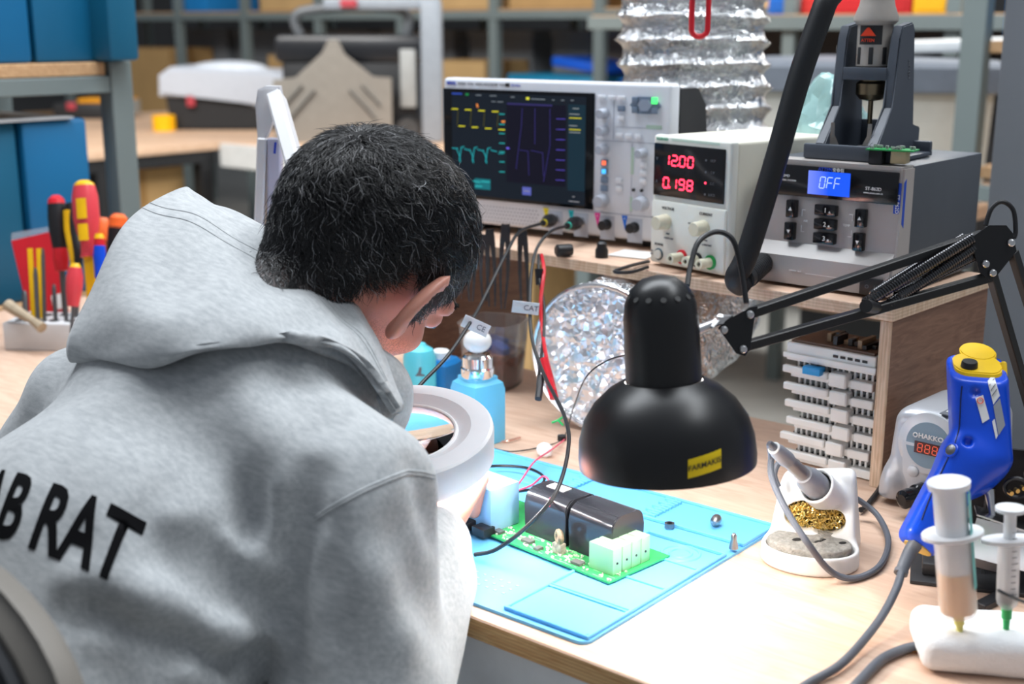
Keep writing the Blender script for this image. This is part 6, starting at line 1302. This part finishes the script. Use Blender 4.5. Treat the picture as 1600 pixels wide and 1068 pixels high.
# ------------------------------------------------------------------ sweatshirt
def heather():
    m, nt, b = nodes_of('heather_grey_fleece'); N, L = nt.nodes, nt.links
    tc = N.new('ShaderNodeTexCoord'); mp = N.new('ShaderNodeMapping'); mp.inputs['Scale'].default_value = (70, 260, 260); mp.inputs['Rotation'].default_value = (0, 0, R(15)); L.new(tc.outputs['Object'], mp.inputs[0])
    n = N.new('ShaderNodeTexNoise'); n.inputs['Scale'].default_value = 1; n.inputs['Detail'].default_value = 5; L.new(mp.outputs[0], n.inputs[0])
    n2 = N.new('ShaderNodeTexNoise'); n2.inputs['Scale'].default_value = 1400; n2.inputs['Detail'].default_value = 2; L.new(tc.outputs['Object'], n2.inputs[0])
    ad = N.new('ShaderNodeMath'); ad.operation = 'MULTIPLY_ADD'; ad.inputs[1].default_value = .55; L.new(n2.outputs[0], ad.inputs[0]); L.new(n.outputs[0], ad.inputs[2])
    cr = N.new('ShaderNodeValToRGB'); cr.color_ramp.elements[0].position = .52; cr.color_ramp.elements[1].position = 1.0; cr.color_ramp.elements[0].color = (*srgb('#999da0'), 1); cr.color_ramp.elements[1].color = (*srgb('#b8bbbc'), 1); L.new(ad.outputs[0], cr.inputs[0])
    L.new(cr.outputs[0], b.inputs['Base Color']); b.inputs['Roughness'].default_value = .95; b.inputs['Sheen Weight'].default_value = .35; b.inputs['Sheen Roughness'].default_value = .5
    bp = N.new('ShaderNodeBump'); bp.inputs['Strength'].default_value = .25; bp.inputs['Distance'].default_value = .001; L.new(n2.outputs[0], bp.inputs['Height']); L.new(bp.outputs[0], b.inputs['Normal']); return m
fleece = heather()
TOR = [(.440, .56, .125), (.450, .70, .126), (.470, .82, .128), (.555, .915, .122), (.640, .985, .098), (.700, 1.03, .070)]
def seg_d(p, a, b):
    a = np.asarray(a, np.float32); b = np.asarray(b, np.float32); d = b-a; t = np.clip(((p-a) @ d)/float(d @ d), 0, 1); return np.linalg.norm(p-a-t[:, None]*d, axis=1)
FOLDS = []
def fold(pts, amp, wid):
    P = [V3(*q) for q in pts]
    for a, b in zip(P[:-1], P[1:]): FOLDS.append((a, b, amp, wid, len(FOLDS)))
def hood_body(p, folds=True):
    q = p.copy(); q[:, 0] = (q[:, 0]-MX)*.73; d = None
    for (y0, z0, r0), (y1, z1, r1) in zip(TOR[:-1], TOR[1:]):
        c = rcone(q, V3(0, y0, z0), V3(0, y1, z1), r0, r1); d = c if d is None else smin(d, c, .03)
    for A, sx in ((armR, 1), (armL, -1)):
        d = smin(d, rcone(p, V3(MX+sx*.06, .665, 1.02), A[0]+V3(0, 0, .004), .070, .064), .035)
        arm = smin(rcone(p, A[0], A[1], .066, .066), rcone(p, A[1], A[1]*.25+A[2]*.75, .066, .050), .03)
        d = smin(d, arm, .007)
        d = smin(d, rcone(p, A[1]*.22+A[2]*.78, A[1]*.06+A[2]*.94, .036, .034), .012)
    d = smin(d, rcone(p, V3(MX, .690, 1.045), V3(MX, .745, 1.075), .075, .064), .03)
    for s in (-1, 1): d = smin(d, rcone(p, V3(MX+s*.055, .675, 1.045), V3(MX+s*.088, .752, 1.030), .055, .048), .03)
    d = smax(d, -rcone(p, V3(MX+.01, .72, 1.05), hd_(0, -.03, -.05), .046, .054), .008)
    if folds:
        for a, b, amp, w, i in FOLDS:
            s = seg_d(p, a, b); d = d-amp*np.exp(-(s/w)**2)
        d = d-.0012*np.sin(p[:, 0]*60+p[:, 2]*35+np.sin(p[:, 1]*40)*1.5)-.0008*np.sin(p[:, 1]*95-p[:, 2]*70)
    return d
base_ = surf(lambda p: hood_body(p, False), (-1.36, .20, .50), (-.48, .98, 1.16), .011, 'draft', None); BV0 = BVHTree.FromPolygons([v.co for v in base_.data.vertices], [p.vertices[:] for p in base_.data.polygons]); bpy.data.objects.remove(base_)
def pf(pts, amp, wid):                        # folds run over the cloth through these points of the photograph
    Q = []
    for x, y in pts:
        h_ = BV0.ray_cast(Vector((0, 0, EYE)), ray(x, y).normalized())
        if h_[0]: Q.append(h_[0])
    if len(Q) > 1: fold(Q, amp, wid)
pf(((485, 748), (470, 807), (452, 865), (447, 921), (449, 978), (461, 1066)), -.020, .015)
pf(((428, 850), (436, 890), (441, 925)), .007, .010); pf(((440, 770), (432, 820), (420, 870)), .004, .018); pf(((472, 845), (456, 900), (447, 935), (450, 985), (462, 1066)), -.015, .0065)
pf(((392, 762), (394, 807), (390, 850)), -.008, .014); pf(((228, 802), (295, 862), (345, 925)), -.011, .022); pf(((360, 850), (400, 880), (430, 918)), .009, .012); pf(((345, 855), (372, 905), (410, 950)), -.010, .018)
pf(((119, 908), (238, 938), (352, 990), (430, 1000)), .009, .016); pf(((143, 955), (266, 1014), (390, 1040), (440, 1030)), -.012, .017); pf(((150, 985), (285, 1040), (340, 1062)), .008, .014); pf(((215, 790), (270, 815), (330, 855)), .006, .018)
pf(((612, 850), (650, 925), (690, 990)), -.008, .024); pf(((545, 830), (590, 900), (625, 985)), .007, .028); pf(((652, 735), (668, 790), (676, 840)), -.007, .013); pf(((520, 830), (505, 900), (500, 980)), -.005, .018)
pf(((300, 640), (330, 700), (350, 760)), -.003, .03); pf(((470, 600), (520, 660), (560, 720)), -.0035, .028); pf(((400, 610), (430, 680), (450, 740)), .0035, .025); pf(((660, 690), (640, 640), (620, 610)), -.004, .015)
hoodie = surf(hood_body, (-1.36, .20, .50), (-.48, .98, 1.16), .0052, 'sweatshirt', fleece, None, 1)
wpart('sweatshirt', hoodie, None, man)
# right side collar of the hood coming round the neck, and hanging cord end
def on_shirt(px, py, objs, off=.0005):
    best = None; r = ray(px, py).normalized()
    for b in objs:
        h = b.ray_cast(Vector((0, 0, EYE)), r)
        if h[0] is not None and (best is None or h[3] < best[3]): best = h
    return best[0]-r*off if best else None
BVs = BVHTree.FromPolygons([v.co for v in hoodie.data.vertices], [p.vertices[:] for p in hoodie.data.polygons])
# hood thrown back: control grid from the rim at the neck to the bottom fold
HG = [[(312, 335, 1.27), (362, 362, 1.255), (430, 402, 1.235), (497, 452, 1.205), (552, 506, 1.165), (588, 562, 1.125), (622, 640, 1.1)],
      [(300, 300, 1.262), (350, 326, 1.245), (424, 360, 1.225), (494, 408, 1.195), (553, 466, 1.155), (592, 532, 1.115), (631, 636, 1.085)],
      [(284, 294, 1.245), (330, 318, 1.225), (408, 358, 1.200), (482, 408, 1.172), (544, 468, 1.135), (586, 535, 1.098), (630, 637, 1.07)],
      [(228, 318, 1.215), (306, 350, 1.175), (388, 388, 1.150), (462, 434, 1.130), (526, 490, 1.105), (576, 546, 1.080), (626, 640, 1.06)],
      [(182, 372, 1.180), (252, 412, 1.115), (340, 440, 1.080), (422, 470, 1.072), (502, 506, 1.068), (562, 548, 1.060), (622, 642, 1.056)],
      [(140, 448, 1.150), (198, 486, 1.070), (288, 502, 1.032), (384, 512, 1.026), (474, 524, 1.036), (547, 552, 1.048), (617, 643, 1.056)],
      [(106, 530, 1.135), (150, 552, 1.060), (232, 558, 1.018), (342, 540, 1.010), (456, 532, 1.026), (541, 556, 1.044), (612, 643, 1.058)],
      [(110, 568, 1.145), (158, 582, 1.078), (238, 576, 1.030), (345, 550, 1.022), (457, 538, 1.040), (541, 560, 1.055), (610, 646, 1.068)],
      [(140, 560, 1.190), (190, 572, 1.130), (255, 560, 1.090), (350, 540, 1.075), (455, 532, 1.085), (541, 556, 1.085), (610, 648, 1.085)]]
G = np.array([[T(*c) for c in row] for row in HG])
def t_on(px, py):
    r = ray(px, py); h_ = BVs.ray_cast(Vector((0, 0, EYE)), r.normalized()); return h_[3]/r.length if h_[0] else None
for j in range(1, 7):
    for i, (dy, dt) in ((6, (0, (0, -.034, -.036, -.032, -.024, -.012, -.004)[j])), (7, (9, -.006)), (8, (4, .016))):
        x, y, _ = HG[6][j]; t_ = t_on(x, y+dy)
        if t_: G[i, j] = T(x, y+dy, t_+dt)
def cr_interp(A, axis, sub):
    A = np.moveaxis(A, axis, 0); n = A.shape[0]; out = []
    for i in range(n-1):
        a, b, c, d = A[max(i-1, 0)], A[i], A[i+1], A[min(i+2, n-1)]
        if i == 0: a = 2*b-c
        if i == n-2: d = 2*c-b
        for k in range(sub):
            t = k/sub; out.append(.5*((2*b)+(c-a)*t+(2*a-5*b+4*c-d)*t*t+(3*b-a-3*c+d)*t*t*t))
    out.append(A[-1]); return np.moveaxis(np.array(out), 0, axis)
GF = cr_interp(cr_interp(G, 0, 9), 1, 9); ni, nj = GF.shape[:2]
rsh = np.random.RandomState(3)
for i in range(ni):
    for j in range(nj):
        a, b = i/9, j/9
        GF[i, j] += np.array((0, 0, 1))*(.0022*math.sin(a*2.1+b*1.7)+.0016*math.sin(a*3.3-b*2.9+1)+.0012*math.sin(b*5+a))
mb = MB(); vv = [[mb.bm.verts.new(GF[i, j]) for j in range(nj)] for i in range(ni)]
for i in range(ni-1):
    for j in range(nj-1): mb.bm.faces.new((vv[i][j], vv[i][j+1], vv[i+1][j+1], vv[i+1][j]))
hood = mb.build('hood', fleece, None, ang=180)
so_ = hood.modifiers.new('thickness', 'SOLIDIFY'); so_.thickness = .005; so_.offset = -1
wpart('hood', hood, None, man)
for off in (0, 1):
    row = [Vector(GF[26+off*2, j]) for j in range(nj-4)]
    nrm = [((Vector(GF[27, j])-Vector(GF[25, j])).cross(Vector(GF[26, min(j+1, nj-1)])-Vector(GF[26, max(j-1, 0)]))).normalized() for j in range(nj-4)]
    row = [p+(n if n.dot(-CAMF+Vector((0, 0, .4))) > 0 else -n)*.0001 for p, n in zip(row, nrm)]
    wpart('hood_seam', MB().tube(row, .0006, 6, False, False), fleece, man)
for dy in (0, 5):
    xs = np.linspace(490, 684, 46); ys = np.interp(xs, [487, 510, 540, 575, 610, 636, 660, 684], [812, 795, 778, 760, 745, 735, 737, 743])
    pts_ = [on_shirt(x, y+dy, [BVs], .0002) for x, y in zip(xs, ys)]
    pts_ = [p for p in pts_ if p is not None]
    if len(pts_) > 3: wpart('sleeve_seam', MB().tube(pts_, .0012, 6, False, False), fleece, man)
# lettering on the back
c_tl, c_tr, c_bl, c_br = [on_shirt(x, y, [BVs]) for x, y in ((70, 757), (230, 827), (38, 858), (183, 917))]
axu = ((c_tr-c_tl)+(c_br-c_bl)); wid = axu.length/2; axu.normalize(); ayu = ((c_tl-c_bl)+(c_tr-c_br)); hgt = ayu.length/2; ayu.normalize()
dn = axu.cross(ayu).normalized(); dn = dn if dn.dot(CAMF) > 0 else -dn
TXT_O = (c_tr+c_br)/2
fs = hgt/.70; ltr = surf_text('back_lettering', 'LAB RAT', fs, mat('black_flock_print', (.006, .006, .007), .9, var=0, ior=1.15), man, [hoodie], TXT_O, axu, ayu, dn, sx=wid/(fs*1.93), bold=fs*.028, off=.0008, sub=.008, align='RIGHT')
print('TEXT', wid, hgt, TXT_O, axu, ayu)
# trousers and shoes, mostly under the bench
def trouser_fn(p):
    q = p.copy(); q[:, 0] = (q[:, 0]-MX)*.75; d = rcone(q, V3(0, .440, .60), V3(0, .44, .555), .118, .112)
    for s in (-1, 1):
        d = smin(d, rcone(p, V3(MX+s*.085, .42, .575), V3(MX+s*.12, .82, .565), .088, .066), .03); d = smin(d, rcone(p, V3(MX+s*.12, .82, .560), V3(MX+s*.13, .76, .12), .066, .050), .02)
    return d
tr_ = surf(trouser_fn, (-1.16, .22, .06), (-.62, .92, .74), .008, 'trousers', mat('dark_denim', (.03, .04, .065), .85, var=.2, scale=60), None, 1); wpart('trousers', tr_, None, man)
for s in (-1, 1): wpart('shoe', MB().ball((MX+s*.13, .80, .045), (.048, .135, .044), 20).box((MX+s*.13, .80, .012), (.085, .25, .022), None, .01), mat('dark_shoe', (.03, .03, .03), .6), man)
# ------------------------------------------------------------------ hair
def hair_line(f): return np.interp(f, [-.13, -.085, -.060, -.040, -.016, .020, .028, .042, .052, .068, .080, .09], [-.100, -.096, -.068, -.030, .014, .024, -.020, -.016, .016, .040, .050, .060])
sc_ = body.data.attributes.new('scalp', 'FLOAT', 'POINT'); sc_.data.foreach_set('value', (sm(bq[:, 2]-hair_line(bq[:, 1]), -.004, .010)*.93*(np.abs(bq[:, 0]) < .0815)*(np.linalg.norm(bq, axis=1) < .15)*(bq[:, 2] > -.11)).astype(np.float32))
tri = []; co = bv_; 
for p in body.data.polygons:
    v = p.vertices; tri.append((v[0], v[1], v[2])); 
    if len(v) > 3: tri.append((v[0], v[2], v[3]))
tri = np.array(tri); tc_ = bq[tri].mean(1); m_ = (tc_[:, 2] > hair_line(tc_[:, 1])) & (tc_[:, 2] > -.105) & (np.abs(tc_[:, 0]) < .0805) & (np.linalg.norm(tc_, axis=1) < .15)
m_ &= ~((np.abs(tc_[:, 0]) > .0685) & (tc_[:, 2] < .018) & (tc_[:, 1] < .030) & (tc_[:, 1] > -.022))
tri = tri[m_]; A_, B_, C_ = co[tri[:, 0]], co[tri[:, 1]], co[tri[:, 2]]; nr = np.cross(B_-A_, C_-A_); ar = np.linalg.norm(nr, axis=1); nr /= ar[:, None]+1e-12
def scalp_fn(p):
    q = (p-HC) @ HMt; d = ellip(q, (0, -.020, .021), (.0768, .0965, .0845)); d = smin(d, ellip(q, (0, -.052, -.030), (.046, .034, .044)), .03)
    d = d+.0012*np.sin(q[:, 0]*310+np.sin(q[:, 1]*180))*np.sin(q[:, 2]*260+q[:, 1]*200)
    L = hair_line(q[:, 1])+.004; return smax(d, L-q[:, 2], .006)
hair_k = mat('black_hair_mass', (.004, .004, .0045), .9, var=.3, scale=200)
wpart('hair_mass', surf(scalp_fn, HC-.13, HC+.13, .0030, 'hair_mass', hair_k, None, 0), None, man)
rs = np.random.RandomState(12); NH = 25000; ti = rs.choice(len(tri), NH, p=ar/ar.sum()); w1 = rs.rand(NH, 1); w2 = rs.rand(NH, 1); sw = w1+w2 > 1; w1 = np.where(sw, 1-w1, w1); w2 = np.where(sw, 1-w2, w2)
root = A_[ti]*(1-w1-w2)+B_[ti]*w1+C_[ti]*w2; nh = nr[ti]; rq = (root-HC) @ HMt; nq = nh @ HMt
crown = np.array((.008, -.072, .086)); flow = np.array((.22, .80, -.50))+0*rq+4*(rq-crown)
flow += .25*np.cross(nq, flow); flow -= nq*(flow*nq).sum(1, keepdims=True); flow /= np.linalg.norm(flow, axis=1, keepdims=True)+1e-9
clump = np.sin(rq @ rs.normal(size=(3, 3))*110+rs.rand(3)*6)*.42; flow = flow+clump+rs.normal(size=flow.shape)*.20; flow -= nq*(flow*nq).sum(1, keepdims=True); flow /= np.linalg.norm(flow, axis=1, keepdims=True)+1e-9
top_ = sm(rq[:, 2], .01, .085)*sm(rq[:, 1], -.11, .02); front = sm(rq[:, 1], .02, .08)*sm(rq[:, 2], .02, .06); nape = sm(-rq[:, 2], .02, .09)
ln_ = (.021+.009*top_+.004*front-.014*nape)*rs.uniform(.75, 1.2, NH); lift = .70+.20*top_+.25*front-.30*nape
NP = 7; s_ = np.linspace(0, 1, NP)[None, :, None]; perp = np.cross(nq, flow); side = sm(np.abs(rq[:, 0]), .05, .07)*sm(rq[:, 1], -.01, .02)*sm(-rq[:, 2], -.03, .0); ln_ *= 1-.55*side; lift *= 1-.35*side; curl = rs.uniform(-1, 1, (NH, 1, 1)); ph = rs.rand(NH, 1, 1)*6
P = rq[:, None, :]-nq[:, None, :]*.0015+ln_[:, None, None]*(flow[:, None, :]*(s_*.35+.65*s_**1.4)+nq[:, None, :]*(lift[:, None, None]*s_*(1-.62*s_))+perp[:, None, :]*(.26*curl*s_**2+.14*np.sin(s_*7+ph)*s_))
stray = rs.rand(NH) < .012; P[stray] += nq[stray][:, None, :]*(s_[0][None]*.006)
P = P @ HMt.T+HC
hc_ = bpy.data.hair_curves.new('hair'); hc_.add_curves([NP]*NH); hc_.attributes['position'].data.foreach_set('vector', P.astype(np.float32).ravel())
ra = hc_.attributes.get('radius') or hc_.attributes.new('radius', 'FLOAT', 'POINT'); ra.data.foreach_set('value', np.tile(np.array([.00030, .00032, .00030, .00027, .00022, .00016, .00006]), NH).astype(np.float32))
def hair_mat():
    m, nt, b = nodes_of('black_hair_with_grey'); N, L = nt.nodes, nt.links
    h = N.new('ShaderNodeHairInfo'); cr = N.new('ShaderNodeValToRGB'); cr.color_ramp.interpolation = 'CONSTANT'; e = cr.color_ramp.elements; e[0].color = (.007, .007, .008, 1); e[1].position = .45; e[1].color = (.013, .012, .013, 1)
    x = cr.color_ramp.elements.new(.93); x.color = (.34, .34, .35, 1); L.new(h.outputs['Random'], cr.inputs[0]); L.new(cr.outputs[0], b.inputs['Base Color']); b.inputs['Roughness'].default_value = .27; b.inputs['Specular IOR Level'].default_value = .55; return m
hc_.materials.append(hair_mat()); ho = bpy.data.objects.new('hair', hc_); COL.objects.link(ho); ho.parent = man; ho.matrix_parent_inverse = man.matrix_basis.inverted()
# brows
for s in (-1, 1):
    b = MB(); rb = np.random.RandomState(3)
    for k in range(60):
        t = k/59; o = hd_(s*(.012+.034*t), .0985-.018*t*t, .016+.004*math.sin(t*3)); b.tube([Vector(o), Vector(o+HMt @ V3(s*.006, .001, .002+rb.normal()*.001))], [.0005, .0001], 4, False, False)
    wpart('eyebrow', b, hair_k, man)
